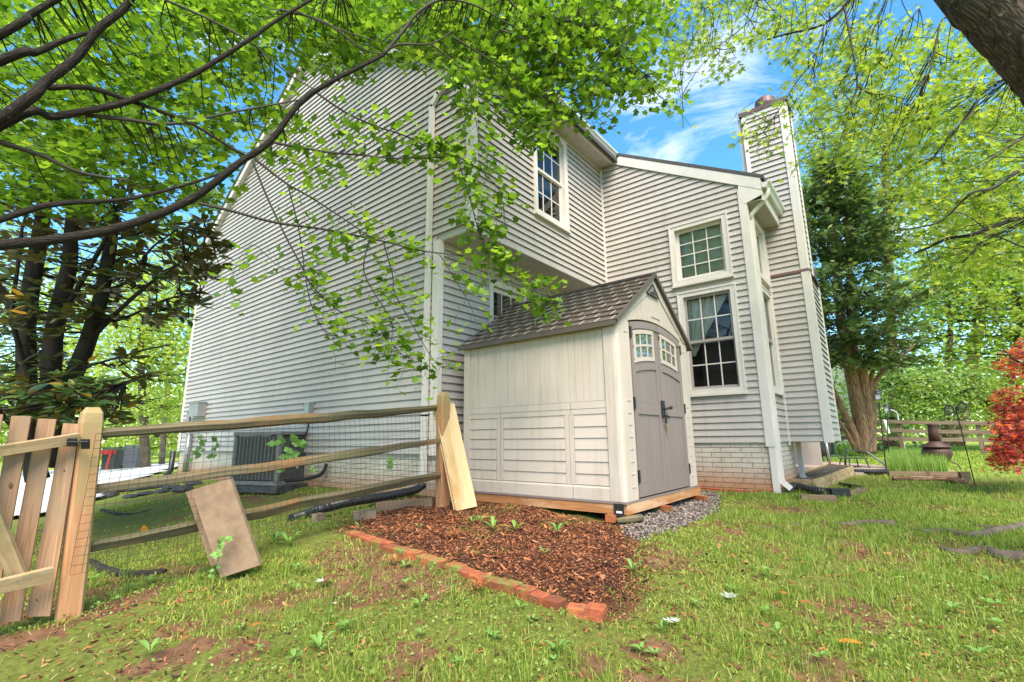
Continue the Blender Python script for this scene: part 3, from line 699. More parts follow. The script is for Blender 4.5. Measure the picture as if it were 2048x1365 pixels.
# --- windows
def window(ax, c, hole, cols, rows, parent_wall, sash='trim', fixed=False, behind=None, name='window', recess=.07, cas=.085, label=None):
    a0, a1, z0, z1 = hole
    m_ = MB()                                                     # casing with a moulded step
    lb(m_, ax, c, a0, a1, -.01, .040, z1 - cas, z1); lb(m_, ax, c, a0, a1, -.01, .040, z0, z0 + cas)
    lb(m_, ax, c, a0, a0 + cas, -.01, .040, z0 + cas, z1 - cas); lb(m_, ax, c, a1 - cas, a1, -.01, .040, z0 + cas, z1 - cas)
    s = .018
    lb(m_, ax, c, a0 - .006, a1 + .006, -.01, .052, z1 - s, z1 + .006); lb(m_, ax, c, a0 - .006, a0 + s, -.01, .051, z0, z1 - s); lb(m_, ax, c, a1 - s, a1 + .006, -.01, .051, z0, z1 - s)
    w = m_.build(name, MAT['trim'], house)
    if label: w['label'] = label
    b0, b1, y0, y1 = a0 + cas, a1 - cas, z0 + cas, z1 - cas
    lb(MB(), ax, c, a0 - .012, a1 + .012, -.01, .068, z0 - .032, z0 + .004).build('sill', MAT['trim'], w)
    m_ = MB()
    lb(m_, ax, c, b0 - .02, b1 + .02, -recess - .03, -.011, y1, y1 + .02); lb(m_, ax, c, b0 - .02, b1 + .02, -recess - .03, -.011, y0 - .02, y0)
    lb(m_, ax, c, b0 - .02, b0, -recess - .03, -.011, y0, y1); lb(m_, ax, c, b1, b1 + .02, -recess - .03, -.011, y0, y1)
    m_.build('jamb', MAT['trim'], w)
    sashes = [(y0, y1, 0)] if fixed else [((y0 + y1) / 2 - .015, y1, 0), (y0, (y0 + y1) / 2 + .015, .028)]
    for (s0, s1, sh_) in sashes:
        fw_ = .04 if not fixed else .05; o0, o1 = -recess - .012 - sh_ + .02, -recess + .018 - sh_ + .02
        m_ = MB()
        lb(m_, ax, c, b0, b1, o0, o1, s1 - fw_, s1); lb(m_, ax, c, b0, b1, o0, o1, s0, s0 + fw_ * 1.15)
        lb(m_, ax, c, b0, b0 + fw_, o0, o1, s0 + fw_ * 1.15, s1 - fw_); lb(m_, ax, c, b1 - fw_, b1, o0, o1, s0 + fw_ * 1.15, s1 - fw_)
        m_.build('sash', MAT[sash], w)
        g0, g1, h0, h1 = b0 + fw_, b1 - fw_, s0 + fw_ * 1.15, s1 - fw_
        og = (o0 + o1) / 2
        mt = MB()
        for i in range(1, cols): q = g0 + (g1 - g0) * i / cols; lb(mt, ax, c, q - .009, q + .009, og - .006, og + .008, h0, h1)
        for j in range(1, rows): q = h0 + (h1 - h0) * j / rows; lb(mt, ax, c, g0, g1, og - .005, og + .007, q - .009, q + .009)
        if cols * rows > 1: mt.build('muntin_grid', MAT['trim'], w)
        for i in range(cols):
            for j in range(rows):
                pa, pb = g0 + (g1 - g0) * i / cols, g0 + (g1 - g0) * (i + 1) / cols
                qa, qb = h0 + (h1 - h0) * j / rows, h0 + (h1 - h0) * (j + 1) / rows
                MB().add([W(ax, c, pa, og, qa), W(ax, c, pb, og, qa), W(ax, c, pb, og, qb), W(ax, c, pa, og, qb)], [(0, 1, 2, 3)] if ax == 'Y' else [(3, 2, 1, 0)]).build('pane', MAT['glass'], w)
    d0, d1 = -recess - .04, -recess - .95                           # the room behind
    R_ = MB(); A, B = (b0 - .02, b1 + .02); pts = lambda o_: [W(ax, c, A, o_, y0 - .02), W(ax, c, B, o_, y0 - .02), W(ax, c, B, o_, y1 + .02), W(ax, c, A, o_, y1 + .02)]
    R_.add(pts(d0) + pts(d1), [(4, 5, 6, 7), (0, 1, 5, 4), (1, 2, 6, 5), (2, 3, 7, 6), (3, 0, 4, 7)]).build('room_recess', MAT['room'], w)
    if behind == 'blind':
        m_ = MB(); nbl = 22
        for j in range(nbl):
            z = y0 + (y1 - y0) * j / nbl
            m_.prism([W(ax, c, b0, -recess - .075, z), W(ax, c, b1, -recess - .075, z), W(ax, c, b1, -recess - .055, z + (y1 - y0) / nbl), W(ax, c, b0, -recess - .055, z + (y1 - y0) / nbl)], W(ax, 0, 0, -.003, 0))
        m_.build('window_blind', MAT['blind'], w)
    if behind == 'curtain':
        nu, nv = 40, 26; vs = []
        for j in range(nv):
            f = j / (nv - 1); z = y1 - .02 - f * (y1 - y0) * .62
            wd = (b1 - b0) * (.70 * (1 - f) ** 1.1 + .10 * (1 - f) + .08)
            for i in range(nu):
                u = i / (nu - 1); vs.append(W(ax, c, b1 - .01 - u * wd, -recess - .10 - .022 * math.sin(u * 34) * (.5 + .5 * (1 - f)), z))
        MB().add(vs, [(j * nu + i, j * nu + i + 1, (j + 1) * nu + i + 1, (j + 1) * nu + i) for j in range(nv - 1) for i in range(nu - 1)]).build('curtain', MAT['curtain'], w, smooth=True)
    return w
window('X', U1, EW1, 3, 4, es, fixed=True, behind='blind', recess=.085)
window('X', U1, EW2, 3, 2, es, sash='taupe', behind='curtain', recess=.05)
window('Y', -OV, WIN_R, 3, 2, rw, recess=.06)
window('Y', -EX, EWR1, 1, 1, er, fixed=True, behind='blind', recess=.05)
window('Y', -EX, EWR2, 1, 1, er, sash='taupe', recess=.04)
s0, s1, z0, z1 = SLIDE
sm = (s0 + s1) / 2 + .03
m_ = MB(); lb(m_, 'Y', 0, s0, s1, -.01, .034, z1 - .08, z1); lb(m_, 'Y', 0, s0, s0 + .075, -.01, .034, z0, z1 - .08); lb(m_, 'Y', 0, s1 - .075, s1, -.01, .034, z0, z1 - .08); lb(m_, 'Y', 0, sm - .03, sm + .03, -.05, .024, z0, z1 - .08)
pd = m_.build('patio_door', MAT['trim'], house)
for a0, a1 in ((s0 + .075, sm - .03), (sm + .03, s1 - .075)):
    m_ = MB(); lb(m_, 'Y', 0, a0, a1, -.06, -.03, z1 - .15, z1 - .08); lb(m_, 'Y', 0, a0, a0 + .05, -.06, -.03, z0, z1 - .15); lb(m_, 'Y', 0, a1 - .05, a1, -.06, -.03, z0, z1 - .15); m_.build('sash', MAT['trim'], pd)
    m_ = MB(); g0, g1 = a0 + .05, a1 - .05
    for i in (1, 2): q = g0 + (g1 - g0) * i / 3; lb(m_, 'Y', 0, q - .009, q + .009, -.05, -.038, z0, z1 - .15)
    for j in range(1, 6): q = z0 + (z1 - .15 - z0) * j / 6; lb(m_, 'Y', 0, g0, g1, -.049, -.037, q - .009, q + .009)
    m_.build('muntin_grid', MAT['trim'], pd)
    MB().add([(g0, .045, z0), (g1, .045, z0), (g1, .045, z1 - .15), (g0, .045, z1 - .15)], [(0, 1, 2, 3)]).build('pane', MAT['glass'], pd)
MB().add([(s0, .07, z0), (s1, .07, z0), (s1, .07, z1), (s0, .07, z1), (s0, .9, z0), (s1, .9, z0), (s1, .9, z1), (s0, .9, z1)], [(4, 5, 6, 7), (0, 1, 5, 4), (1, 2, 6, 5), (2, 3, 7, 6), (3, 0, 4, 7)]).build('room_recess', MAT['room'], pd)
# --- brick foundation, brick by brick
def brick_data(name, L, Hh, D, ax):
    m_ = MB(); b = .006
    hx, hy, hz = (D / 2, L / 2, Hh / 2) if ax == 'X' else (L / 2, D / 2, Hh / 2)
    m_.box((-hx, -hy, -hz), (hx, hy, hz))
    me = bpy.data.meshes.new(name); me.from_pydata(m_.v, [], m_.f); me.materials.append(MAT['brick_painted']); return me
FB = {}
def foundation(name, ax, c, a0, a1, zt, zb, BL=.288, BH=.074):
    m_ = MB(); lb(m_, ax, c, a0, a1, -.12, .002, zb - .2, zt); f = m_.build(name, MAT['mortar'], house)
    J = .009; k = 0; z = zt - BH / 2
    while z > zb:
        a = a0 - (BL / 2 if k % 2 else 0)
        while a < a1:
            p0, p1 = max(a, a0), min(a + BL - J, a1)
            if p1 - p0 > .04:
                key = (ax, round(p1 - p0, 3))
                if key not in FB: FB[key] = brick_data('brick', p1 - p0, BH - J, .03, ax)
                o = bpy.data.objects.new('brick', FB[key]); q = W(ax, c, (p0 + p1) / 2, random.uniform(-.0045, .0005), z) - np.array(house.location)
                o.location = tuple(q); o.rotation_euler = (random.uniform(-.006, .006), 0, 0) if ax == 'Y' else (0, random.uniform(-.006, .006), 0)
                link(o, f)
            a += BL
        z -= BH; k += 1
    return f
foundation('extension_foundation', 'X', U1 + .02, -EX + .01, -1.55, -.0, -.80)
foundation('extension_rear_foundation', 'Y', -EX + .02, U1 + .08, 5.42, -.0, -.66)
foundation('gable_foundation', 'X', .03, .02, 5.8, -.084, -.66)
m_ = MB(); lb(m_, 'X', .03, 5.8, 8.9, -.12, .012, -.9, -.084); m_.build('foundation_wall', MAT['brick_painted'], house)
MB().box((.15, .0, -.9), (U1, .1, -.08)).build('foundation_wall', MAT['brick_painted'], house)
# rest of the shell, out of sight of this view, closes the house
MB().box((.14, 8.88, -.6), (9.6, 9.0, 4.7)).box((9.5, -3, -.6), (9.6, 8.9, 4.5)).build('far_walls', MAT['siding'], house)
MB().box((U1 + .04, -1.55, -.9), (U1 + .14, .1, 0)).build('foundation_wall', MAT['brick_painted'], house)

# ================================================================== SHED
XS, YS, ZB = .208, -2.433, -.513
SL, SW, SH, SR = 2.126, 2.071, 1.822, 2.545
shed = thing('garden_shed', (XS + 1, YS + 1, ZB), 'cream resin garden shed with taupe double doors and brown shingled gable roof', 'shed')
SX = XS; SY = YS
def sl(mb, s0, s1, o0, o1, z0, z1): return mb.box((SX - o0, SY + s0, ZB + z0), (SX - o1, SY + s1, ZB + z1))     # on the long side
def sf(mb, t0, t1, o0, o1, z0, z1): return mb.box((SX + t0, SY - o0, ZB + z0), (SX + t1, SY - o1, ZB + z1))     # on the front
m_ = MB(); sl(m_, .06, SL - .02, -.04, 0, 0, SH); side_w = m_.build('side_wall', MAT['shed_cream'], shed)
# vertical boards above
gro = [.10, .14, .229, .312, .393, .485, .565, .64, .717, .825, .944, 1.063, 1.18, 1.299, 1.416, 1.533, 1.662, 1.778, 1.897, 2.01]
for a, b in zip(gro[:-1], gro[1:]):
    m_ = MB(); e = .0045; z0, z1 = .985, 1.728
    m_.prism([V3(SX, SY + a + e, ZB + z0), V3(SX, SY + b - e, ZB + z0), V3(SX, SY + b - e, ZB + z1), V3(SX, SY + a + e, ZB + z1)], (-.005, 0, 0)); m_.build('wall_board', MAT['shed_cream'], side_w)
# rails, stiles and lap boards below
for a, b in ((.10, .552), (.560, 1.529), (1.537, 2.03)):
    m_ = MB(); sl(m_, a, b, .0, .010, 1.736, SH); m_.build('top_band', MAT['shed_cream'], side_w)
    m_ = MB(); sl(m_, a, b, .0, .012, .908, .978); sl(m_, a, b, .0, .010, .850, .903); m_.build('mid_rail', MAT['shed_cream'], side_w)
    m_ = MB(); m_.prism([V3(SX, SY + a, ZB + .0), V3(SX - .016, SY + a, ZB + .0), V3(SX - .016, SY + a, ZB + .115), V3(SX - .006, SY + a, ZB + .135), V3(SX, SY + a, ZB + .135)], (0, b - a, 0)); m_.build('skirt', MAT['shed_cream'], side_w)
for a, b in ((.523, .577), (.583, .633), (1.489, 1.528), (1.538, 1.594)):
    m_ = MB(); sl(m_, a, b, 0, .011, .137, .848); m_.build('stile', MAT['shed_cream'], side_w)
for a, b in ((.10, .518), (.638, 1.484), (1.599, 2.03)):
    zz = [.137, .246, .367, .489, .604, .720, .845]
    for z0, z1 in zip(zz[:-1], zz[1:]):
        MB().prism([V3(SX, SY + a, ZB + z0), V3(SX - .012, SY + a, ZB + z0 + .004), V3(SX - .003, SY + a, ZB + z1), V3(SX, SY + a, ZB + z1)], (0, b - a, 0)).build('lap_board', MAT['shed_cream'], side_w)
m_ = MB(); sl(m_, SL - .10, SL + .0, -.02, .022, 0, SH + .01); m_.build('corner_column', MAT['shed_cream'], shed)
# front corner columns, rounded
def column(t0, t1, left):
    pr = [(-.0, .13), (-.022, .125), (-.024, .02), (-.017, -.010), (.0, -.026), (.03, -.034), (.27, -.034), (.275, -.03), (.275, .03), (.05, .05)]
    P = [(SX + (t0 + x if left else t1 - x), SY + y, ZB) for x, y in pr]
    return MB().prism(P, (0, 0, SH + (.0)))
column(0, .28, True).build('corner_column', MAT['shed_cream'], shed)
column(0, SW, False).build('corner_column', MAT['shed_cream'], shed)
for left in (True, False):
    for z in (.12, .245, .366, .488, .61, .73, .85, .975, 1.70):
        a, b = (.135, .215) if left else (SW - .215, SW - .135)
        m_ = MB(); sf(m_, a, b, .030, .040, z, z + .009); m_.build('quoin_rib', MAT['shed_cream'], shed)
# gable front above the doors
arch = lambda t: 1.835 + .095 * (1 - ((t - 1.035) / .74) ** 2)
P = [(.0, 1.80), (.28, 1.80)] + [(t, arch(t) + .012) for t in np.linspace(.28, 1.79, 17)] + [(1.79, 1.80), (SW, 1.80), (SW, SH), (SW / 2, SR - .03), (0, SH)]
MB().prism([V3(SX + t, SY + .0, ZB + z) for t, z in P], (0, -.026, 0)).build('gable_panel', MAT['shed_cream'], shed)
gp = MB()
for sg in (1, -1):
    q = lambda t: SW / 2 + sg * (t - SW / 2)
    gp.prism([V3(SX + q(.02), SY - .026, ZB + 1.835), V3(SX + q(SW / 2), SY - .026, ZB + SR - .035), V3(SX + q(SW / 2), SY - .026, ZB + SR - .16), V3(SX + q(.24), SY - .026, ZB + 1.90), V3(SX + q(.13), SY - .026, ZB + 1.835)], (0, -.012, 0))
gp.build('gable_rake_board', MAT['shed_cream'], shed)
ab = [(t, arch(t) + .015) for t in np.linspace(.25, 1.82, 17)]; at_ = [(t, arch(t) + .085) for t in np.linspace(1.82, .25, 17)]
m_ = MB()
for i in range(16): m_.prism([V3(SX + t, SY - .026, ZB + z) for t, z in (ab[i], ab[i + 1], at_[15 - i], at_[16 - i])], (0, -.007, 0))
m_.build('door_arch_band', MAT['shed_cream'], shed)
m_ = MB(); m_.prism([V3(SX + 1.035 + .13 * math.cos(a), SY - .034, ZB + arch(1.03) + .075 + .045 * math.sin(a)) for a in np.linspace(0, math.pi, 12)], (0, -.008, 0)); m_.build('keystone_boss', MAT['shed_cream'], shed)
vt = MB()
vt.prism([V3(SX + t, SY - .038, ZB + z) for t, z in ((.80, 2.275), (1.165, 2.275), (1.0, 2.42))], (0, -.006, 0)); vent = vt.build('gable_vent', MAT['shed_taupe'], shed)
m_ = MB()
for a, b in (((.80, 2.275), (1.165, 2.275)), ((1.165, 2.275), (1.0, 2.42)), ((1.0, 2.42), (.80, 2.275))): m_.beam(V3(SX + a[0], SY - .046, ZB + a[1]), V3(SX + b[0], SY - .046, ZB + b[1]), .012, .012)
for k in range(3): m_.beam(V3(SX + .90 + k * .05, SY - .046, ZB + 2.30 + k * .012), V3(SX + 1.10 - k * .03, SY - .046, ZB + 2.31 + k * .03), .012, .008)
m_.build('louvre', MAT['black'], vent)
# doors
def door(t0, t1, name_off):
    P = [(t0, .012)] + [(t1, .012)] + [(t, arch(t) - .004) for t in np.linspace(t1, t0, 9)]
    d = MB().prism([V3(SX + t, SY + .01, ZB + z) for t, z in P], (0, -.03, 0)).build('door', MAT['shed_taupe'], shed)
    inn = t0 < 1
    a0, a1 = (t0 + .085, t1 - .085)
    def strip(pts, dep, nm, mat='shed_taupe'): return MB().prism([V3(SX + t, SY - .02, ZB + z) for t, z in pts], (0, -dep, 0)).build(nm, MAT[mat], d)
    tt = np.linspace(t0 + .003, t1 - .003, 9)
    m_ = MB()
    for i in range(8): m_.prism([V3(SX + t, SY - .02, ZB + z) for t, z in ((tt[i], arch(tt[i]) - .088), (tt[i + 1], arch(tt[i + 1]) - .088), (tt[i + 1], arch(tt[i + 1]) - .008), (tt[i], arch(tt[i]) - .008))], (0, -.016, 0))
    m_.build('top_rail', MAT['shed_taupe'], d)
    m_ = MB()
    m_.box((SX + t0 + .003, SY - .02, ZB + .014), (SX + a0, SY - .036, ZB + 1.74)).box((SX + a1, SY - .02, ZB + .014), (SX + t1 - .003, SY - .036, ZB + 1.74)); m_.build('stile', MAT['shed_taupe'], d)
    strip([(a0, .014), (a1, .014), (a1, .135), (a0, .135)], .0155, 'bottom_rail'); strip([(a0, .85), (a1, .85), (a1, .972), (a0, .972)], .0155, 'mid_rail')
    aw = np.linspace(a0, a1, 7); m_ = MB()
    for i in range(6): m_.prism([V3(SX + t, SY - .02, ZB + z) for t, z in ((aw[i], arch(aw[i]) - .56), (aw[i + 1], arch(aw[i + 1]) - .56), (aw[i + 1], arch(aw[i + 1]) - .455), (aw[i], arch(aw[i]) - .455))], (0, -.0155, 0))
    m_.build('window_rail', MAT['shed_taupe'], d)
    for z0, z1 in ((.14, .845), (.977, 1.29)):
        n = 4
        for i in range(n):
            q0, q1 = a0 + (a1 - a0) * i / n + .0015, a0 + (a1 - a0) * (i + 1) / n - .0015
            MB().prism([V3(SX + q0, SY - .02, ZB + z0), V3(SX + q1, SY - .02, ZB + z0), V3(SX + q1, SY - .02, ZB + (z1 if z1 < 1 else arch(q1) - .565)), V3(SX + q0, SY - .02, ZB + (z1 if z1 < 1 else arch(q0) - .565))], (0, -.0025, 0)).build('door_board', MAT['shed_taupe'], d)
    # curved window
    w0, w1 = (.357, .908) if inn else (1.10, 1.62)
    top = lambda t: arch(t) - .105; bot = lambda t: arch(t) - .46
    wm = MB(); ts = np.linspace(w0, w1, 9)
    for i in range(8):
        for f0, f1 in ((0, .13), (.87, 1.0)):
            g = lambda t, f: (SX + t, SY - .034, ZB + bot(t) + (top(t) - bot(t)) * f)
            wm.prism([V3(*g(ts[i], f0)), V3(*g(ts[i + 1], f0)), V3(*g(ts[i + 1], f1)), V3(*g(ts[i], f1))], (0, -.012, 0))
    for q0, q1 in ((w0, w0 + .045), (w1 - .045, w1)):
        wm.prism([V3(*g(q0, .1)), V3(*g(q1, .1)), V3(*g(q1, .9)), V3(*g(q0, .9))], (0, -.0115, 0))
    wd = wm.build('window', MAT['shed_cream'], d)
    mt = MB()
    for k in (1, 2): q = w0 + (w1 - w0) * k / 3; mt.prism([V3(*g(q - .010, .1)), V3(*g(q + .010, .1)), V3(*g(q + .010, .9)), V3(*g(q - .010, .9))], (0, -.008, 0))
    for i in range(8): mt.prism([V3(*g(ts[i], .465)), V3(*g(ts[i + 1], .465)), V3(*g(ts[i + 1], .535)), V3(*g(ts[i], .535))], (0, -.009, 0))
    mt.build('muntin_grid', MAT['shed_cream'], d)
    pn = MB()
    for i in range(8): pn.prism([V3(*g(ts[i], .1)), V3(*g(ts[i + 1], .1)), V3(*g(ts[i + 1], .9)), V3(*g(ts[i], .9))], (0, -.002, 0))
    pn.build('window_pane', MAT['shed_pane'], d)
    for z in (1.66, .90, .16):
        q = t0 if inn else t1
        MB().box((SX + q - .012, SY - .022, ZB + z), (SX + q + .012, SY - .048, ZB + z + .12)).build('hinge', MAT['black'], d)
    return d
def M_pane():
    m = bpy.data.materials.new('shed_window_pane'); n, l, p, o = nodes(m)
    p.inputs['Base Color'].default_value = (.05, .05, .05, 1); p.inputs['Roughness'].default_value = .03; p.inputs['Metallic'].default_value = 0
    sock(p, 'Specular IOR Level', 'Specular').default_value = 1.0; p.inputs['IOR'].default_value = 2.2; return m
MAT['shed_pane'] = M_pane()
dl = door(.300, 1.031, 0); dr = door(1.041, 1.785, 1)
lt = MB(); hx, hz = SX + 1.05, ZB + .93
lt.box((hx - .045, SY - .036, hz - .10), (hx - .018, SY - .058, hz + .09)).box((hx + .002, SY - .036, hz - .10), (hx + .03, SY - .058, hz + .09))
lt.tube([(hx - .03, SY - .07, hz - .01), (hx + .12, SY - .085, hz + .012)], .014, 8).lathe((hx + .125, SY - .088, hz + .012), [(.005, -.02), (.022, -.012), (.022, .012), (.005, .02)], 10).tube([(hx + .01, SY - .07, hz - .08), (hx + .07, SY - .08, hz - .10)], .012, 6)
lt.box((hx + .0, SY - .058, hz - .17), (hx + .02, SY - .075, hz - .08)).build('door_latch', MAT['black'], dr)
pk = MB().box((hx + .012, SY - .060, hz - .245), (hx + .052, SY - .082, hz - .185)).build('padlock', MAT['brass'], dr)
MB().tube([(hx + .02, SY - .071, hz - .185), (hx + .02, SY - .071, hz - .15), (hx + .032, SY - .071, hz - .138), (hx + .044, SY - .071, hz - .15), (hx + .044, SY - .071, hz - .185)], .004, 6).build('shackle', MAT['steel'], dr)
# roof: shingle rows laid tile by tile on the near slope
slope = (SR - SH) / (SW / 2)
nrm = unit(V3(-slope, 0, 1)); dn = unit(V3(-1, 0, -slope))
ridge_a = V3(SX + SW / 2, SY - .055, ZB + SR); RLEN = SL + .10
SLEN = math.hypot(SW / 2 + .075, slope * (SW / 2 + .075))
rf = MB().prism([ridge_a, ridge_a + V3(0, RLEN, 0), ridge_a + V3(0, RLEN, 0) + dn * SLEN, ridge_a + dn * SLEN], -nrm * .022)
dn2 = unit(V3(1, 0, -slope)); nr2 = unit(V3(slope, 0, 1))
rf.prism([ridge_a + dn2 * SLEN, ridge_a + dn2 * SLEN + V3(0, RLEN, 0), ridge_a + V3(0, RLEN, 0), ridge_a], -nr2 * .022)
sroof = rf.build('roof', MAT['shed_roof'], shed)
ROWS, PER = 9, 12
rh = (SLEN - .02) / ROWS; tw = RLEN / PER
tm = MB(); e = .003
tm.add([(-tw / 2 + e, 0, 0), (tw / 2 - e, 0, 0), (tw / 2 - e, rh + .004, .0), (-tw / 2 + e, rh + .004, .0), (-tw / 2 + e, 0, .006), (tw / 2 - e, 0, .006), (tw / 2 - e, rh + .004, .024), (-tw / 2 + e, rh + .004, .024)],
       [(0, 3, 2, 1), (4, 5, 6, 7), (0, 1, 5, 4), (1, 2, 6, 5), (2, 3, 7, 6), (3, 0, 4, 7)])
tmesh = bpy.data.meshes.new('shingle'); tmesh.from_pydata(tm.v, [], tm.f); tmesh.materials.append(MAT['shed_roof'])
emesh = bpy.data.meshes.new('shingle_edge_highlight'); em = MB().box((-.0035, .012, .0), (.0035, rh * .86, .020)); emesh.from_pydata(em.v, [], em.f); emesh.materials.append(MAT['shed_seam_highlight'])
bas = Matrix(((0, dn[0], nrm[0]), (-1, dn[1], nrm[1]), (0, dn[2], nrm[2]))).to_4x4()
bas = Matrix(((0, dn[0], nrm[0]), (1, dn[1], nrm[1]), (0, dn[2], nrm[2])))
if bas.determinant() < 0: bas = Matrix(((0, dn[0], nrm[0]), (-1, dn[1], nrm[1]), (0, dn[2], nrm[2])))
eul = bas.to_euler(); S0 = np.array(shed.location)
seam_glints = MB()  # thin pale strips painting a highlight along each shingle joint
for r in range(ROWS):
    off = (0, .5, .22, .72, .36, .86, .1, .6, .3)[r] * tw
    for k in range(PER + 1):
        c0 = k * tw + off - tw; c1 = c0 + tw
        if c1 <= .01 or c0 >= RLEN - .01: continue
        if c0 < 0 or c1 > RLEN:
            a, b = max(c0, 0) + e, min(c1, RLEN) - e
            p = ridge_a + dn * (r * rh + .01)
            MB().prism([p + V3(0, a, 0) + nrm * .006, p + V3(0, b, 0) + nrm * .006, p + V3(0, b, 0) + dn * (rh + .004) + nrm * .024, p + V3(0, a, 0) + dn * (rh + .004) + nrm * .024], -nrm * .006).build('shingle', MAT['shed_roof'], sroof)
            continue
        p = ridge_a + dn * (r * rh + .01) + V3(0, (c0 + c1) / 2, 0) - S0
        o = bpy.data.objects.new('shingle', tmesh); o.location = tuple(p); o.rotation_euler = eul; link(o, sroof)
    for k in range(PER + 1):
        c0 = k * tw + off - tw
        if .05 < c0 < RLEN - .05:
            c0 += 0
            p = ridge_a + dn * (r * rh + .018) + V3(0, c0, 0)
            seam_glints.prism([p + nrm * .004 - V3(0, .0035, 0), p + nrm * .004 + V3(0, .0035, 0), p + V3(0, .0035, 0) + dn * rh * .94 + nrm * .021, p - V3(0, .0035, 0) + dn * rh * .94 + nrm * .021], nrm * .0055)
so_ = seam_glints.build('shingle_seam_highlights', MAT['shed_seam_highlight'], sroof); so_['kind'] = 'stuff'
ed = MB()
ed.beam(ridge_a + dn * SLEN + V3(0, -.01, -.012), ridge_a + dn * SLEN + V3(0, RLEN + .01, -.012), .03, .05)
for d_ in (dn, dn2): ed.beam(ridge_a + V3(0, -.012, .008), ridge_a + d_ * (SLEN + .01) + V3(0, -.012, .008), .024, .045)
ed.beam(ridge_a + V3(0, -.02, .02), ridge_a + V3(0, RLEN, .02), .07, .02)
ed.build('roof_edge', MAT['shed_roof'], sroof)
# other two walls and floor plate
MB().box((SX + .03, SY + SL - .03, ZB), (SX + SW, SY + SL, ZB + SH)).box((SX + SW - .03, SY + .05, ZB), (SX + SW, SY + SL - .03, ZB + SH)).build('hidden_walls', MAT['shed_cream'], shed)
MB().box((SX - .02, SY - .04, ZB - .022), (SX + SW + .015, SY + SL, ZB - .001)).build('floor_plate', MAT['shed_taupe'], shed)
# timber deck under the shed, held on bricks
deck = thing('shed_deck', (XS + 1, YS + 1, -.65), 'reddish lumber deck frame carrying the cream shed', 'deck')
dz0, dz1 = -.632, -.536
MB().beam((SX + .012, SY + .01, (dz0 + dz1) / 2), (SX + .012, SY + SL - .02, (dz0 + dz1) / 2), .045, dz1 - dz0).build('side_beam', MAT['deck'], deck)
MB().beam((SX - .0, SY - .015, (dz0 + dz1) / 2), (SX + SW + .06, SY - .015, (dz0 + dz1) / 2), .045, dz1 - dz0).build('front_beam', MAT['deck'], deck)
MB().beam((SX + SW, SY + .02, (dz0 + dz1) / 2), (SX + SW, SY + SL - .02, (dz0 + dz1) / 2), .045, dz1 - dz0 - .004).build('side_beam', MAT['deck'], deck)
MB().box((SX - .028, SY - .005, dz0 - .012), (SX - .0135, SY + .095, dz1 + .006)).build('corner_bracket', MAT['black'], deck)
MB().box((SX - .030, SY + .01, dz0 + .015), (SX - .028, SY + .07, dz0 + .035)).build('price_tag', MAT['trim'], deck)
def loose_brick(px, z, L, rot, label, dz=.06, w=.095, mat='brick_red', tilt=0, group=None):
    c = np.asarray(px, float); ca, sa = math.cos(rot), math.sin(rot)
    m_ = MB(); m_.obox((c[0], c[1], z + dz / 2), V3(ca, sa, tilt) * L / 2, V3(-sa, ca, 0) * w / 2, V3(0, 0, dz / 2))
    return tag(m_.build('brick', MAT[mat], org=(c[0], c[1], z)), label, 'brick', group)
G = 'bricks propping up the shed deck'
loose_brick((SX + .02, SY + .12), -.70, .2, 0, 'red cored brick under the shed deck corner beside the mulch', .066, .09, group=G)
loose_brick((SX - .02, SY - .07), -.765, .21, .35, 'lower orange brick half buried under the mossy timber block', .06, .10, group=G)
loose_brick((SX + .86, SY - .03), -.695, .19, 1.5, 'red brick under the middle of the shed deck front beam', .06, .10, group=G)
loose_brick((SX + 1.98, SY - .06), -.69, .21, 1.25, 'red brick under the far end of the shed deck front beam', .058, .10, group=G)
b_ = MB().tube([(SX - .12, SY + .02, -.672), (SX + .0, SY - .04, -.668), (SX + .14, SY - .11, -.664)], [.025, .036, .034], 8, .08)
tag(b_.build('timber_block', MAT['rail'], smooth=True), 'mossy rounded timber block under the shed deck corner', 'timber')

# ================================================================== FENCE AND GATE
A_TOP, A_BOT = at(186, 815, 3.02), at(138, 1222, 2.86)
B_TOP, B_BOT = at(887, 785, 5.3), at(885, 1008, 5.22)
fence = thing('split_rail_fence', (A_BOT + B_BOT) / 2, 'mossy three rail split rail fence backed with wire mesh, left of shed', 'fence')
def rough_post(bot, top, wx, wy, name, parent, mat, point=True):
    ax = unit(top - bot); e1 = unit(np.cross(ax, V3(0, 1, 0))); e2 = np.cross(ax, e1); vs = []; tc = []
    lv = [(-.25, 1), (.3, 1), (.6, .97), (.92, .98), (.97, .86), (1.0, .55)] if point else [(-.25, 1), (.35, 1.02), (.7, .96), (.97, .97), (1.0, .88)]
    L = np.linalg.norm(top - bot)
    for f, k in lv:
        c = bot + (top - bot) * f
        for i, j in ((-.8, -1), (.8, -1), (1, -.7), (1, .7), (.8, 1), (-.8, 1), (-1, .7), (-1, -.7)):
            q = 1 + random.uniform(-.04, .04)
            vs.append(c + e1 * wx / 2 * i * k * q + e2 * wy / 2 * j * k * q); tc.append((f * L, i * wx / 2, j * wy / 2))
    n = 8; m = len(lv)
    fs = [(r * n + k, r * n + (k + 1) % n, (r + 1) * n + (k + 1) % n, (r + 1) * n + k) for r in range(m - 1) for k in range(n)] + [tuple(range(n - 1, -1, -1)), tuple((m - 1) * n + k for k in range(n))]
    return MB().add(vs, fs, tc).build(name, MAT[mat], parent)
rough_post(A_BOT, A_TOP, .115, .11, 'post', fence, 'post')
rough_post(B_BOT, B_TOP, .13, .11, 'post', fence, 'post')
FE = {}
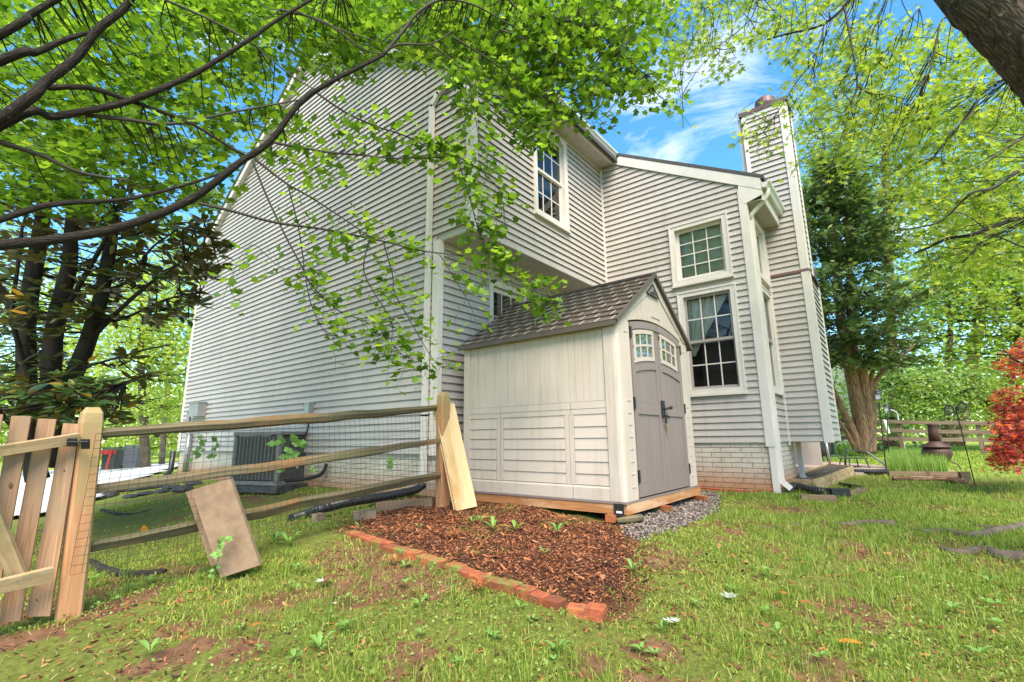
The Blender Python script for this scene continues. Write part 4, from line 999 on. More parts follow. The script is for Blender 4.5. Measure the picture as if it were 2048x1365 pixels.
def split_rail(p, q, r0, mat, seed):
    st = random.Random(seed); m_ = MB(); n = 7; K = 12; vs = []; tc = []
    d = unit(q - p); s = unit(np.cross(d, V3(0, 0, 1))); u = np.cross(s, d); L = np.linalg.norm(q - p)
    prof = [st.uniform(.68, 1.22) for _ in range(n)]
    for i in range(K):
        f = i / (K - 1); rr = r0 * (.72 + .34 * math.sin(math.pi * min(1, max(0, f))) + st.uniform(-.04, .04))
        c = p + (q - p) * f + u * (st.uniform(-.006, .006) + .014 * math.sin(f * 3.1 + seed)) + s * st.uniform(-.006, .006)
        for k in range(n):
            th = 2 * math.pi * k / n + .3; r = rr * prof[k] * st.uniform(.92, 1.08)
            vs.append(c + s * math.cos(th) * r * .8 + u * math.sin(th) * r); tc.append((f * L, math.cos(th) * r, math.sin(th) * r))
    fs = [(i * n + k, i * n + (k + 1) % n, (i + 1) * n + (k + 1) % n, (i + 1) * n + k) for i in range(K - 1) for k in range(n)] + [tuple(range(n - 1, -1, -1)), tuple((K - 1) * n + k for k in range(n))]
    return m_.add(vs, fs, tc).build('rail', MAT[mat], fence)
RL = [((190, 869), (874, 816), .050), ((165, 979), (886, 883), .044), ((150, 1096), (890, 950), .040)]
rails3 = []
for k, (l, r, rad) in enumerate(RL):
    p, q = at(*l, 3.0 - .05 * k), at(*r, 5.28 - .02 * k); rails3.append((p, q)); split_rail(p, q, rad, 'rail', k + 3)
# welded wire on the yard side of the rails
TL, TR = at(192, 868, 2.93), at(872, 818, 5.2); BL, BR = at(140, 1150, 2.78), at(884, 1006, 5.12)
wm = MB(); NV, NH = 56, 17
def wp(u, v): return (TL * (1 - u) + TR * u) * (1 - v) + (BL * (1 - u) + BR * u) * v
nbend = V3(.0, -1, 0)
def wire(path, r=.0013): wm.tube(path, r, 3, cap=False)
for i in range(NV + 1):
    u = i / NV; wire([wp(u, v) + nbend * (.012 * math.sin(u * 9 + v * 5)) for v in np.linspace(0, 1, 5)])
for j in range(NH + 1):
    v = j / NH; wire([wp(u, v) + nbend * (.012 * math.sin(u * 9 + v * 5)) + V3(0, 0, .006 * math.sin(u * 25 + j)) for u in np.linspace(0, 1, 22)])
wo = wm.build('wire_mesh', MAT['wire'], fence); wo['kind'] = 'stuff'
# gate of pickets
gate = thing('picket_gate', gnd(60, 1250), 'sagging cedar picket gate with diagonal brace, left of leaning post', 'gate')
def px5(x, y): return x / 2.843, 780 + y / 2.843
def pplank(c4, ds, th, name, mat, parent):
    P = [at(*px5(*c), d) for c, d in zip(c4, ds)]
    return MB().plank(P[0], P[1], P[2], P[3], -th).build(name, MAT[mat], parent)
pk = [([(368, 190), (462, 196), (292, 1280), (160, 1282)], (2.93, 2.96, 2.80, 2.76)),
      ([(222, 163), (325, 168), (122, 1306), (2, 1318)], (2.82, 2.86, 2.71, 2.67)),
      ([(72, 148), (182, 152), (-34, 1330), (-150, 1340)], (2.71, 2.75, 2.62, 2.58)),
      ([(-80, 140), (22, 140), (-190, 1350), (-310, 1360)], (2.60, 2.64, 2.53, 2.49))]
for c4, ds in pk: pplank(c4, ds, .02, 'picket', 'cedar', gate)
pplank([(455, 250), (450, 305), (-260, 425), (-260, 362)], (2.90, 2.90, 2.46, 2.46), -.035, 'top_rail', 'gate_rail', gate)
pplank([(308, 1012), (303, 1090), (-320, 1240), (-320, 1165)], (2.75, 2.75, 2.36, 2.36), -.035, 'bottom_rail', 'gate_rail', gate)
pplank([(142, 1050), (40, 1075), (-250, 330), (-165, 300)], (2.66, 2.63, 2.44, 2.46), -.03, 'brace', 'gate_rail', gate)
lc = MB()
def pbox(x0, y0, x1, y1, d, th): P = [at(*px5(x, y), d) for x, y in ((x0, y0), (x1, y0), (x1, y1), (x0, y1))]; lc.prism(P, -FW * th)
pbox(350, 276, 440, 320, 2.86, .012); pbox(470, 280, 512, 335, 2.88, .012); lc.tube([at(*px5(385, 298), 2.84), at(*px5(505, 296), 2.86)], .006, 8); lc.tube([at(*px5(350, 298), 2.84), at(*px5(318, 292), 2.83), at(*px5(300, 305), 2.82)], .002, 5)
lc.build('gate_latch', MAT['black'], gate)
nl = MAT['steel']
for x, y, d in ((400, 268, 2.86), (418, 290, 2.86), (262, 292, 2.76), (278, 314, 2.76), (112, 318, 2.66), (128, 338, 2.66), (255, 1042, 2.70), (275, 1062, 2.70), (95, 1082, 2.60), (112, 1100, 2.60)):
    MB().lathe(at(*px5(x, y), d), [(.0035, 0), (.003, .002)], 8, RT, UP, -FW).build('nail', nl, gate)
for x, y, d, r in ((62, 545, 2.62, .016), (366, 460, 2.80, .007), (205, 870, 2.68, .006), (210, 1195, 2.72, .007)):
    MB().lathe(at(*px5(x, y), d), [(r, 0), (r * .8, .0012), (r * .3, .0016)], 10, RT * .8, UP * 1.2, -FW).build('knot', MAT['knot'], gate)
# ================================================================== LEANING BOARDS AND SLABS
def bpx(x, y): return 820 + x / 4.55, 760 + y / 4.55
bb = gnd(932, 1019); DB = (bb - CAM) @ FW
P = [at(*bpx(215, 237), DB + .34), at(*bpx(402, 219), DB + .40), at(*bpx(608, 1152), DB + .03), at(*bpx(417, 1197), DB - .02)]
lean1 = MB().plank(*P, -.022).build('pine_board', MAT['board'])
tag(lean1, 'pale yellow pine board leaning against the fence post by the shed', 'board')
for kx, ky, rr in ((325, 505, .026), (450, 828, .02)):
    c = None
    f = (ky - 230) / 940.; base = P[0] * (1 - f) + P[3] * f; e2 = P[1] * (1 - f) + P[2] * f
    g = (kx - (215 + f * 202)) / 188.; c = base * (1 - g) + e2 * g; nn = unit(np.cross(P[1] - P[0], P[3] - P[0])); nn = nn if nn @ FW < 0 else -nn
    ux = unit(P[1] - P[0]); uy = np.cross(nn, ux)
    k_ = MB().lathe(c + nn * .0005, [(rr, 0), (rr * .9, .0015), (rr * .3, .002)], 12, ux * .75, uy * 1.15, nn); k_.build('knot', MAT['knot'], lean1) if 'knot' in MAT else None
off = -RT * .028 + FW * .03
lean2 = MB().plank(*[q + off for q in P], -.022).build('pine_board', MAT['board'])
tag(lean2, 'second pine board tucked behind the leaning pine board, only its edge showing', 'board')
s_b = gnd(447, 1151); DS = (s_b - CAM) @ FW
def slab(c4, ds, th, label):
    Q = [at(*px5(*c), d) for c, d in zip(c4, ds)]
    o = MB().plank(*Q, -th).build('concrete_slab', MAT['slab']); return tag(o, label, 'slab', 'paving slabs propped against the fence'), Q
sl1, Q = slab([(1106, 566), (1325, 503), (1491, 986), (1270, 1058)], (DS + .05, DS + .10, DS + .06, DS), .045, 'upright tan aggregate paving slab, front one leaning on the rails')
nn = unit(np.cross(Q[1] - Q[0], Q[3] - Q[0])); nn = nn if nn @ FW < 0 else -nn
fl = []
for _ in range(170):
    u, v = random.random(), random.random() ** 1.4; c = (Q[0] * (1 - u) + Q[1] * u) * (1 - v) + (Q[3] * (1 - u) + Q[2] * u) * v
    fl.append(c + nn * .0005)
fm = MB()
for c in fl:
    r = random.uniform(.0015, .0038); ux = unit(Q[1] - Q[0]); uy = np.cross(nn, ux)
    fm.prism([c + ux * r * math.cos(a) + uy * r * math.sin(a) for a in (0, 1.3, 2.6, 3.9, 5.2)], nn * .0012)
fo = fm.build('pebble_flecks', MAT['fleck'], sl1); fo['kind'] = 'stuff'
slab([(1074, 574), (1290, 510), (1440, 950), (1215, 990)], (DS + .11, DS + .16, DS + .13, DS + .07), .045, 'second tan paving slab behind the front leaning slab')

# ================================================================== PIPES, TIMBERS, SMALL STONE BY THE FENCE
def corrugated(path, r, pitch, name, mat, label, cat='drain pipe', n=12):
    P = [np.asarray(p, float) for p in path]; seg = np.cumsum([0] + [np.linalg.norm(b - a) for a, b in zip(P[:-1], P[1:])])
    L = seg[-1]; pts = []; rad = []; k = int(L / pitch * 4); 
    for i in range(k + 1):
        s = L * i / k; c = [np.interp(s, seg, [p[j] for p in P]) for j in range(3)]
        pts.append(np.array(c)); rad.append(r * (1 + (.10 if i % 4 in (0, 1) else -.06)))
    o = MB().tube(pts, rad, n).build(name, MAT[mat], smooth=False); return tag(o, label, cat)
def smooth(path, n=6):
    P = [np.asarray(p, float) for p in path]; out = []
    for i in range(len(P) - 1):
        p0, p1, p2, p3 = P[max(i - 1, 0)], P[i], P[i + 1], P[min(i + 2, len(P) - 1)]
        for k in range(n):
            t = k / n; out.append(.5 * (2 * p1 + (p2 - p0) * t + (2 * p0 - 5 * p1 + 4 * p2 - p3) * t * t + (3 * p1 - p0 - 3 * p2 + p3) * t ** 3))
    return out + [P[-1]]
def px6(x, y): return 350 + x / 2.905, 780 + y / 2.905
pe = gnd(*px6(665, 775)); D1 = (pe - CAM) @ FW
pp = [at(*px6(1445, 550), 5.95), at(*px6(1385, 585), 5.85), at(*px6(1200, 622), 5.55), at(*px6(1000, 655), 5.2), at(*px6(850, 692), 4.9), at(*px6(765, 722), D1 + .25), at(*px6(672, 752), D1 + .02)]
corrugated(smooth(pp), .045, .026, 'corrugated_drain_pipe', 'plastic_black', 'black corrugated drain pipe running below the fence from the downspout')
c = gnd(*px6(832, 765)); loose_brick(c, c[2] - .01, .10, .3, 'tan stone chunk lying beside the corrugated pipe end', .085, .08, 'stone')
p, q = gnd(*px6(1165, 700)), gnd(*px6(1490, 668)); tag(MB().beam(p + V3(0, 0, .03), q + V3(0, 0, .03), .09, .09).build('landscape_timber', MAT['timber']), 'weathered landscape timber at the mulch edge below the fence', 'timber')
p, q = gnd(*px6(1035, 745)), gnd(*px6(1165, 735)); tag(MB().obox((p + q) / 2 + V3(0, 0, .02), (q - p) / 2, V3(.03, .05, 0), V3(0, 0, .04)).build('edging_stone', MAT['stone']), 'flat tan stone lying between the pipe and the mulch', 'stone')
# brick edging
edging = thing('brick_edging', gnd(900, 1130), 'curving row of mossy red bricks edging the mulch bed', 'edging')
def px7(x, y): return 600 + x / 2.9257, 980 + y / 2.9257
ep = [(322, 258), (400, 285), (470, 312), (540, 338), (600, 362), (665, 385), (735, 402), (800, 422), (868, 442)], [(905, 452), (1000, 490), (1065, 520), (1130, 548), (1222, 574)], [(1228, 568), (1330, 598), (1400, 622), (1462, 648), (1565, 680)], [(1572, 690), (1660, 705), (1720, 715), (1800, 732)]
for si, seg in enumerate(ep):
    W3 = [gnd(*px7(*s)) for s in seg]
    P3 = smooth(W3, 8); cum = np.cumsum([0] + [np.linalg.norm(b - a) for a, b in zip(P3[:-1], P3[1:])]); L = cum[-1]; n = max(2, int(round(L / .112)))
    for k in range(n):
        s = L * (k + .5) / n; c = np.array([np.interp(s, cum, [q[j] for q in P3]) for j in range(3)])
        c2 = np.array([np.interp(s + .02, cum, [q[j] for q in P3]) for j in range(3)]); d = unit(c2 - c) if s + .02 < L else unit(P3[-1] - P3[-3])
        d = unit(V3(d[0], d[1], d[2] * .4)); sd_ = unit(np.cross(V3(0, 0, 1), d)); z = c[2] - .012 + random.uniform(-.010, .008); rot = random.uniform(-.09, .09)
        d2 = d * math.cos(rot) + sd_ * math.sin(rot); s2 = unit(np.cross(V3(0, 0, 1), d2)); up = unit(V3(random.uniform(-.06, .06), random.uniform(-.06, .06), 1))
        m_ = MB(); hw = L / n / 2 - .003; b = .006
        vs = []
        for (zz, inset) in ((-.07, 0), (.048, 0), (.055, b)):
            for i, j in ((-1, -1), (1, -1), (1, 1), (-1, 1)): vs.append(V3(c[0], c[1], z) + d2 * (hw - inset) * i - s2 * .045 + s2 * (.046 - inset) * j + up * zz)
        m_.add(vs, [(3, 2, 1, 0), (8, 9, 10, 11)] + [(r * 4 + i, r * 4 + (i + 1) % 4, (r + 1) * 4 + (i + 1) % 4, (r + 1) * 4 + i) for r in (0, 1) for i in range(4)])
        m_.build('brick', MAT['brick_red'], edging)
# AC condenser by the gable wall
e0 = at(553, 968, 7.35); e1 = at(433, 968, 7.75); e2 = at(576, 963, 7.75)
u_ = e1 - e0; u_[2] = 0; v_ = e2 - e0; v_[2] = 0; u_ = unit(u_); v_ = unit(v_ - u_ * (u_ @ v_)); UL, VL = .95, .80; zb = h(e0[0], e0[1]) + .08; zt = zb + .80
zb = at(553, 968, 7.35)[2]; zt = zb + .77
ac = thing('air_conditioner', (e0[0], e0[1], zb), 'square dark grey air conditioner condenser beside the gable wall', 'air conditioner')
C0 = V3(e0[0], e0[1], 0)
def acp(u, v, z): return C0 + u_ * u + v_ * v + V3(0, 0, z)
m_ = MB(); m_.prism([acp(.03, .03, zb + .04), acp(UL - .03, .03, zb + .04), acp(UL - .03, VL - .03, zb + .04), acp(.03, VL - .03, zb + .04)], V3(0, 0, zt - zb - .1)); m_.build('coil_core', MAT['ac'], ac)
for (u0, v0) in ((0, 0), (UL - .05, 0), (0, VL - .05), (UL - .05, VL - .05)): MB().prism([acp(u0, v0, zb), acp(u0 + .05, v0, zb), acp(u0 + .05, v0 + .05, zb), acp(u0, v0 + .05, zb)], V3(0, 0, zt - zb)).build('corner_post', MAT['ac_light'], ac)
m_ = MB(); m_.prism([acp(-.01, -.01, zt - .035), acp(UL + .01, -.01, zt - .035), acp(UL + .01, VL + .01, zt - .035), acp(-.01, VL + .01, zt - .035)], V3(0, 0, .05)); m_.build('top_panel', MAT['ac_light'], ac)
m_ = MB(); m_.prism([acp(-.0, -.0, zb - .03), acp(UL, 0, zb - .03), acp(UL, VL, zb - .03), acp(0, VL, zb - .03)], V3(0, 0, .06)); m_.build('base_pan', MAT['ac_light'], ac)
for k in range(34):
    u = .05 + (UL - .10) * (k + .5) / 34
    MB().beam(acp(u, .004, zb + .05), acp(u, .004, zt - .05), .007, .012, u_).build('louvre', MAT['ac_light'] if k % 3 == 0 else MAT['ac'], ac)
m_ = MB(); m_.prism([acp(-.1, -.08, zb - .13), acp(UL + .1, -.08, zb - .13), acp(UL + .1, VL + .1, zb - .13), acp(-.1, VL + .1, zb - .13)], V3(0, 0, .09)); tag(m_.build('equipment_pad', MAT['slate']), 'dark slab pad under the air conditioner', 'pad')
# electrics on the gable wall
mt = thing('electric_meter_box', (-.1, 7.7, .63), 'grey metal electric meter box on the far end of the gable wall', 'meter box')
MB().box((-.02, 7.45, .66), (-.20, 7.95, .93)).build('box', MAT['steel'], mt); MB().prism([(-.02, 7.45, .93), (-.20, 7.45, .93), (-.22, 7.43, .96), (-.02, 7.43, .98)], (0, .54, 0)).build('lid', MAT['steel'], mt)
MB().tube([(-.12, 7.95, .80), (-.12, 8.12, .80), (-.12, 8.16, .74), (-.12, 8.16, .40)], .05, 10).build('conduit', MAT['steel'], mt)
cd = MB().tube([(-.10, 8.05, .30), (-.10, 8.05, -.55)], .06, 10); tag(cd.build('conduit_pipe', MAT['steel'], smooth=True), 'thick grey conduit pipe at the far gable foundation', 'pipe')
q = on_x(623, 815, -.03); db = MB().box((-.02, q[1] - .06, q[2] - .12), (-.11, q[1] + .09, q[2] + .08)); tag(db.build('disconnect_box', MAT['steel']), 'small grey disconnect box above the air conditioner', 'box')
tag(MB().tube(smooth([(-.06, q[1], q[2] - .1), (-.07, q[1] + .02, q[2] - .4), (-.10, q[1] + .25, q[2] - .75), (-.35, q[1] + .5, q[2] - .85)]), .014, 8).build('flexible_conduit', MAT['black'], smooth=True), 'black flexible conduit dropping from the disconnect box', 'cable')
tag(MB().tube(smooth([(-.05, q[1] - .6, -.25), (-.1, q[1] - .5, -.42), (-.3, q[1] - .1, -.5), (-.5, q[1] + .3, -.48)]), .028, 8).build('insulated_line', MAT['black'], smooth=True), 'thick black insulated refrigerant line at the gable foundation', 'pipe')
tag(MB().tube(smooth([(U1 - .06, -1.7, -.66), (U1 - .10, -2.2, -.685), (U1 - .08, -2.7, -.69), (U1 - .05, -3.05, -.66)]), .011, 8).build('red_cable', MAT['red'], smooth=True) if 'red' in MAT else MB().tube([(0, 0, 0), (0, 0, 1)], .01).build('x', MAT['black']), 'red cable lying along the extension brick foundation', 'cable')

# ================================================================== YARD ON THE RIGHT
def px8(x, y): return 1550 + x / 3.592, 700 + y / 3.592
def pxk(x, y): return 1640 + x / 6.203, 760 + y / 6.203
MAT['green_metal'] = M_plain('dark_green_metal', (.035, .075, .055), .45, var=.2)
MAT['patio'] = M_plain('patio_paver', (.42, .30, .24), .9, var=.2, scale=4)
MAT['rust'] = M_plain('rusty_iron', (.055, .032, .03), .6, metal=.3, var=.4, scale=9, col2=(.085, .035, .02))
MAT['grill_cover'] = M_plain('vinyl_cover', (.03, .028, .032), .45, var=.2)
MAT['old_fence'] = M_wood('old_fence_rail', (.10, .07, .05), (.26, .19, .13), 20, 1, .9)
MAT['bark'] = M_wood('maple_bark', (.04, .030, .022), (.19, .145, .105), 24, 4, .9, bmp=1.0, moss=(.16, .15, .10))
MAT['bark_dark'] = M_wood('dark_bark', (.012, .010, .008), (.05, .040, .032), 14, 2, .9, bmp=.6)
MAT['twig'] = M_plain('twig_bark', (.045, .034, .026), .8, var=.2, scale=20)
MAT['white_paint'] = M_plain('white_paint', (.75, .75, .73), .6)
MAT['neighbour'] = M_plain('cream_clapboard', (.62, .56, .42), .6, var=.08)
# slatted cover beside the foundation
zc = -.60
c1, c2, c3, c4 = [on_z(*px8(*q), zc) for q in ((62, 935), (378, 825), (556, 845), (282, 948))]
cov = thing('slatted_well_cover', ((c1 + c3) / 2)[:2].tolist() + [-.72], 'weathered wood framed cover with dark slats beside the chimney foundation', 'cover')
for a, b in ((c1, c2), (c4, c3), (c2, c3), (c1, c4)): MB().beam(a + V3(0, 0, -.02), b + V3(0, 0, -.02), .04, .09).build('frame_board', MAT['gate_rail'], cov)
MB().beam(c4 + V3(0, 0, -.12), c3 + V3(0, 0, -.12), .055, .10).build('frame_board', MAT['gate_rail'], cov)
for k in range(13):
    f = (k + .5) / 13; MB().beam(c1 * (1 - f) + c2 * f, c4 * (1 - f) + c3 * f, .034, .02).build('slat', MAT['steel'], cov)
# flexible downspout extension and timbers
P5 = [(U1 + .13, -EX - .14, -.63)] + [gnd(*px8(x, y)) + V3(0, 0, .06) for x, y in ((150, 1010), (260, 1040), (380, 1058))]
corrugated(smooth(P5), .055, .045, 'flexible_downspout', 'plastic_black', 'black ribbed downspout extension at the extension corner')
e = gnd(*px8(470, 1062)); d_ = unit(e - P5[-1]); d_[2] = 0
ob = MB(); s_ = V3(-d_[1], d_[0], 0)
for sg in (-1, 1): ob.obox(P5[-1] + d_ * .16 + s_ * .06 * sg, d_ * .12, s_ * .004, V3(0, 0, .05))
ob.obox(P5[-1] + d_ * .16 + V3(0, 0, .05), d_ * .12, s_ * .06, V3(0, 0, .004)); tag(ob.build('downspout_outlet', MAT['black']), 'square black outlet at the end of the ribbed downspout', 'drain outlet')
def timber(a, b, w, hh, label, mat='timber', rd=False):
    p, q = gnd(*a), gnd(*b); p = p + V3(0, 0, hh * .3); q = q + V3(0, 0, hh * .3)
    o = MB().tube([p, (p + q) / 2, q], [w / 2] * 3, 9, .06).build('log', MAT[mat], smooth=True) if rd else MB().beam(p, q, w, hh).build('landscape_timber', MAT[mat])
    return tag(o, label, 'log' if rd else 'timber')
timber(px8(180, 1078), px8(430, 1083), .09, .08, 'rounded brown timber lying below the ribbed downspout')
timber(px8(520, 1062), px8(640, 1018), .10, .07, 'dark timber edge running back from the downspout outlet')
timber(px8(470, 975), px8(620, 1000), .07, .06, 'short dark log on the bare soil by the slatted cover', 'bark_dark', True)
timber(px8(815, 905), px8(1330, 910), .12, .11, 'long grey timber edging the tall grass bed')
timber(px8(850, 935), px8(1240, 935), .09, .08, 'reddish log lying in front of the tall grass bed', 'bark_red', True)
timber(px8(1150, 925), px8(1360, 945), .08, .08, 'short split reddish log beside the raised bed corner', 'bark_red', True)
timber(px8(1240, 950), px8(1370, 960), .10, .08, 'thick rounded red log end nearest the spinner pole', 'bark_red', True)
b0 = gnd(*px8(1345, 945)); b1 = gnd(*px8(1415, 945)); tag(MB().prism([b0, b1, b1 + V3(0, 0, .17), b0 + V3(0, 0, .16)], V3(.06, .04, 0)).build('stone_block', MAT['rail']), 'mossy square block at the corner of the grass bed', 'block')
pst = gnd(*px8(1105, 925)); tag(MB().beam(pst, pst + V3(0, 0, .16), .06, .06, (0, 1, 0)).build('short_stake', MAT['timber']), 'short dark stake in front of the grass bed', 'stake')
pz = [gnd(*px8(x, y)) for x, y in ((560, 890), (690, 893), (820, 893))]; corrugated(smooth([q + V3(0, 0, .05) for q in pz]), .05, .05, 'corrugated_drain_pipe', 'plastic_black', 'black corrugated pipe end lying along the patio edge')
# patio pavers
patio = tag(bpy.data.objects.new('patio', None), kind='structure'); COL.objects.link(patio)
pa, pb = gnd(*px8(600, 880)), gnd(*px8(800, 885)); o0 = gnd(*px8(560, 895)); ex_ = unit(gnd(*px8(800, 890)) - o0); ex_[2] = 0; ey_ = V3(-ex_[1], ex_[0], 0); ey_ = ey_ if ey_ @ FW > 0 else -ey_
pm = bpy.data.meshes.new('paver'); tm_ = MB().obox((0, 0, 0), ex_ * .29, ey_ * .29, V3(0, 0, .03)); pm.from_pydata(tm_.v, [], tm_.f); pm.materials.append(MAT['patio'])
for i in range(-5, 4):
    for j in range(0, 6):
        c = o0 + ex_ * (.6 * i + .35) + ey_ * (.6 * j + .3)
        if c[0] < 6.3 and c[1] > -3.2: continue
        o = bpy.data.objects.new('paver', pm); o.location = (c[0], c[1], h(c[0], c[1]) + .0 + random.uniform(-.004, .004)); link(o, patio)
# green metal chairs
def garden_chair(base, face, label, sc=1.0):
    t = thing('garden_chair', base, label, 'chair', 'green metal patio chairs')
    f = unit(np.array([face[0], face[1], 0.])); s = V3(-f[1], f[0], 0); z = V3(0, 0, 1); B = np.asarray(base, float)
    q = lambda u, v, w: B + (f * u + s * v + z * w) * sc
    MB().prism([q(-.24, -.26, .40), q(.26, -.26, .44), q(.26, .26, .44), q(-.24, .26, .40)], z * .018).build('seat', MAT['green_metal'], t)
    MB().prism([q(-.25, -.26, .42), q(-.25, .26, .42), q(-.46, .26, .96), q(-.46, -.26, .96)], f * .018).build('backrest', MAT['green_metal'], t)
    for v in (-.25, .25):
        MB().tube([q(.22, v, .43), q(.27, v, .0)], .02, 6).build('leg', MAT['green_metal'], t)
        MB().tube([q(-.20, v, .41), q(-.62, v, .02)], .019, 6).build('leg', MAT['green_metal'], t)
        MB().tube([q(.30, v, .02), q(-.1, v, .03), q(-.62, v, .02)], .018, 6).build('runner', MAT['green_metal'], t)
    MB().tube([q(.24, -.25, .2), q(.24, .25, .2)], .011, 6).build('stretcher', MAT['green_metal'], t)
    return t
g1 = gnd(*px8(600, 850)); face1 = -RT
garden_chair(g1, .72 * FW - RT, 'dark green metal lounge chair facing the house on the patio')
g2 = gnd(*px8(470, 800)); garden_chair(g2 + FW * .6, RT - .72 * FW, 'second green metal chair mostly hidden behind the chimney wall')
tb = thing('garden_table', gnd(*px8(570, 855)), 'low dark green metal side table in front of the chair', 'table')
T0 = np.array(tb.location); f, s = -RT * V3(1, 1, 0), FW * V3(1, 1, 0)
MB().prism([T0 + f * a + s * b + V3(0, 0, .24) for a, b in ((-.24, -.2), (.24, -.2), (.24, .2), (-.24, .2))], V3(0, 0, .02)).build('tabletop', MAT['green_metal'], tb)
for a, b in ((-.22, -.18), (.22, -.18), (.22, .18), (-.22, .18)): MB().tube([T0 + f * a * .9 + s * b * .9 + V3(0, 0, .24), T0 + f * a * 1.1 + s * b * 1.1], .014, 6).build('leg', MAT['green_metal'], tb)
# covered grill and the steel post
gb = gnd(*px8(320, 805)); gr = thing('covered_grill', gb, 'barbecue grill under a black vinyl cover behind the chimney wall', 'grill')
MB().lathe(gb, [(.30, .18), (.34, .35), (.36, .75), (.33, .9), (.22, 1.02), (.02, 1.05)], 14).build('cover', MAT['grill_cover'], gr, smooth=True)
for a in (.5, 2.1, 3.7, 5.3): MB().tube([gb + V3(math.cos(a) * .2, math.sin(a) * .2, .2), gb + V3(math.cos(a) * .26, math.sin(a) * .26, 0)], .015, 6).build('leg', MAT['black'], gr)
q = gnd(*px8(398, 835)); q2 = at(*px8(368, 668), (q - CAM) @ FW); tag(MB().tube([q, q2], .028, 8).build('steel_post', MAT['steel'], smooth=True), 'leaning bare steel post beside the covered grill', 'post')
# chiminea
cb = gnd(*px8(1185, 862)); DC = (cb - CAM) @ FW; k_ = .92 * DC / FOC / 3.592
cm = thing('chiminea', cb, 'rusty iron chiminea with tall flue and round mesh fire bowl', 'chiminea')
zpx = lambda y: (862 - y) * k_
cc = V3(cb[0], cb[1], cb[2])
MB().lathe(cc, [(30 * k_, zpx(805)), (70 * k_, zpx(790)), (95 * k_, zpx(745)), (93 * k_, zpx(715)), (80 * k_, zpx(692))], 20).build('fire_bowl', MAT['rust'], cm, smooth=True)
MB().lathe(cc, [(98 * k_, zpx(692)), (98 * k_, zpx(684)), (42 * k_, zpx(652)), (38 * k_, zpx(645))], 20).build('hood', MAT['rust'], cm, smooth=True)
MB().lathe(cc - RT * 45 * k_ * .0, [(38 * k_, zpx(648)), (32 * k_, zpx(560)), (29 * k_, zpx(525)), (34 * k_, zpx(518)), (34 * k_, zpx(508))], 16).build('flue', MAT['rust'], cm, smooth=True)
for a in (.3, 2.4, 4.5): MB().tube(smooth([cc + V3(math.cos(a) * .16, math.sin(a) * .16, zpx(790)), cc + V3(math.cos(a) * .33, math.sin(a) * .33, zpx(820)), cc + V3(math.cos(a) * .36, math.sin(a) * .36, 0.02)], 5), .014, 6).build('leg', MAT['rust'], cm)
# wheel spinners on a pole
sb = gnd(*px8(1438, 965)); D_ = (sb - CAM) @ FW
sp = thing('wheel_spinner_pole', sb, 'thin leaning pole topped by two dark spoked wheel spinners', 'garden ornament')
tp = at(*px8(1298, 418), D_); MB().tube([sb - V3(0, 0, .1), tp], .008, 6).build('pole', MAT['black'], sp)
MB().tube([at(*px8(1270, 425), D_), tp, at(*px8(1330, 412), D_)], .007, 6).build('crossbar', MAT['black'], sp)
for x, y in ((1248, 432), (1342, 412)):
    c = at(*px8(x, y), D_ - .03); r = 34 * D_ / FOC / 3.592; e1, e2 = RT, UP
    w = MB().tube([c + e1 * r * math.cos(a) + e2 * r * math.sin(a) for a in np.linspace(0, 2 * math.pi, 25)], .009, 6).build('wheel_rim', MAT['black'], sp)
    for a in np.linspace(0, 2 * math.pi, 11)[:-1]:
        d = e1 * math.cos(a) + e2 * math.sin(a); n = -e1 * math.sin(a) + e2 * math.cos(a)
        MB().prism([c + d * .012, c + d * r * .92 + n * .012, c + d * r * .95 - n * .014], -FW * .004).build('spoke', MAT['green_metal'], w)
    MB().lathe(c - FW * .008, [(.016, 0), (.016, .014), (.004, .018)], 10, e1, e2, -FW).build('hub', MAT['steel'], w)
# hook poles with lanterns
def lantern_pole(bx, by, tx, ty, label, sc=1, D=None, feeder=False):
    b = gnd(*px8(bx, by)); Dp = (b - CAM) @ FW if D is None else D
    if D is not None: b = at(*px8(bx, by), D)
    t = thing('lantern_pole', b, label, 'lantern', 'garden lantern poles')
    top = at(*px8(tx, ty + 70), Dp); MB().tube([b - V3(0, 0, .1), top], .011, 6).build('pole', MAT['black'], t)
    c = top + V3(0, 0, .02); s = .055 * sc
    MB().tube([top - V3(0, 0, .12) , top + RT * .05 - V3(0, 0, .05), top + RT * .04], .006, 5).tube([top - V3(0, 0, .12), top - RT * .05 - V3(0, 0, .05), top - RT * .04], .006, 5).build('scroll', MAT['black'], t)
    MB().box(c - V3(s, s, 0), c + V3(s, s, .015)).build('lantern_base', MAT['black'], t)
    for i in (-1, 1):
        for j in (-1, 1): MB().box(c + V3(i * s - .006, j * s - .006, .015), c + V3(i * s + .006, j * s + .006, .15)).build('lantern_bar', MAT['black'], t)
    MB().box(c - V3(s * .8, s * .8, -.02), c + V3(s * .8, s * .8, .145)).build('lantern_glass', MAT['frost'], t)
    MB().lathe(c + V3(0, 0, .15), [(s * 1.6, 0), (s * 1.3, .02), (s * .5, .06), (s * .3, .09), (.008, .10)], 8).build('lantern_roof', MAT['black'], t)
MAT['frost'] = M_plain('frosted_glass', (.45, .47, .48), .3)
lantern_pole(800, 888, 745, 300, 'nearer black lantern on a tall hooked garden pole')
lantern_pole(812, 745, 805, 385, 'farther black lantern pole behind the nearer lantern', 1, 12.5)
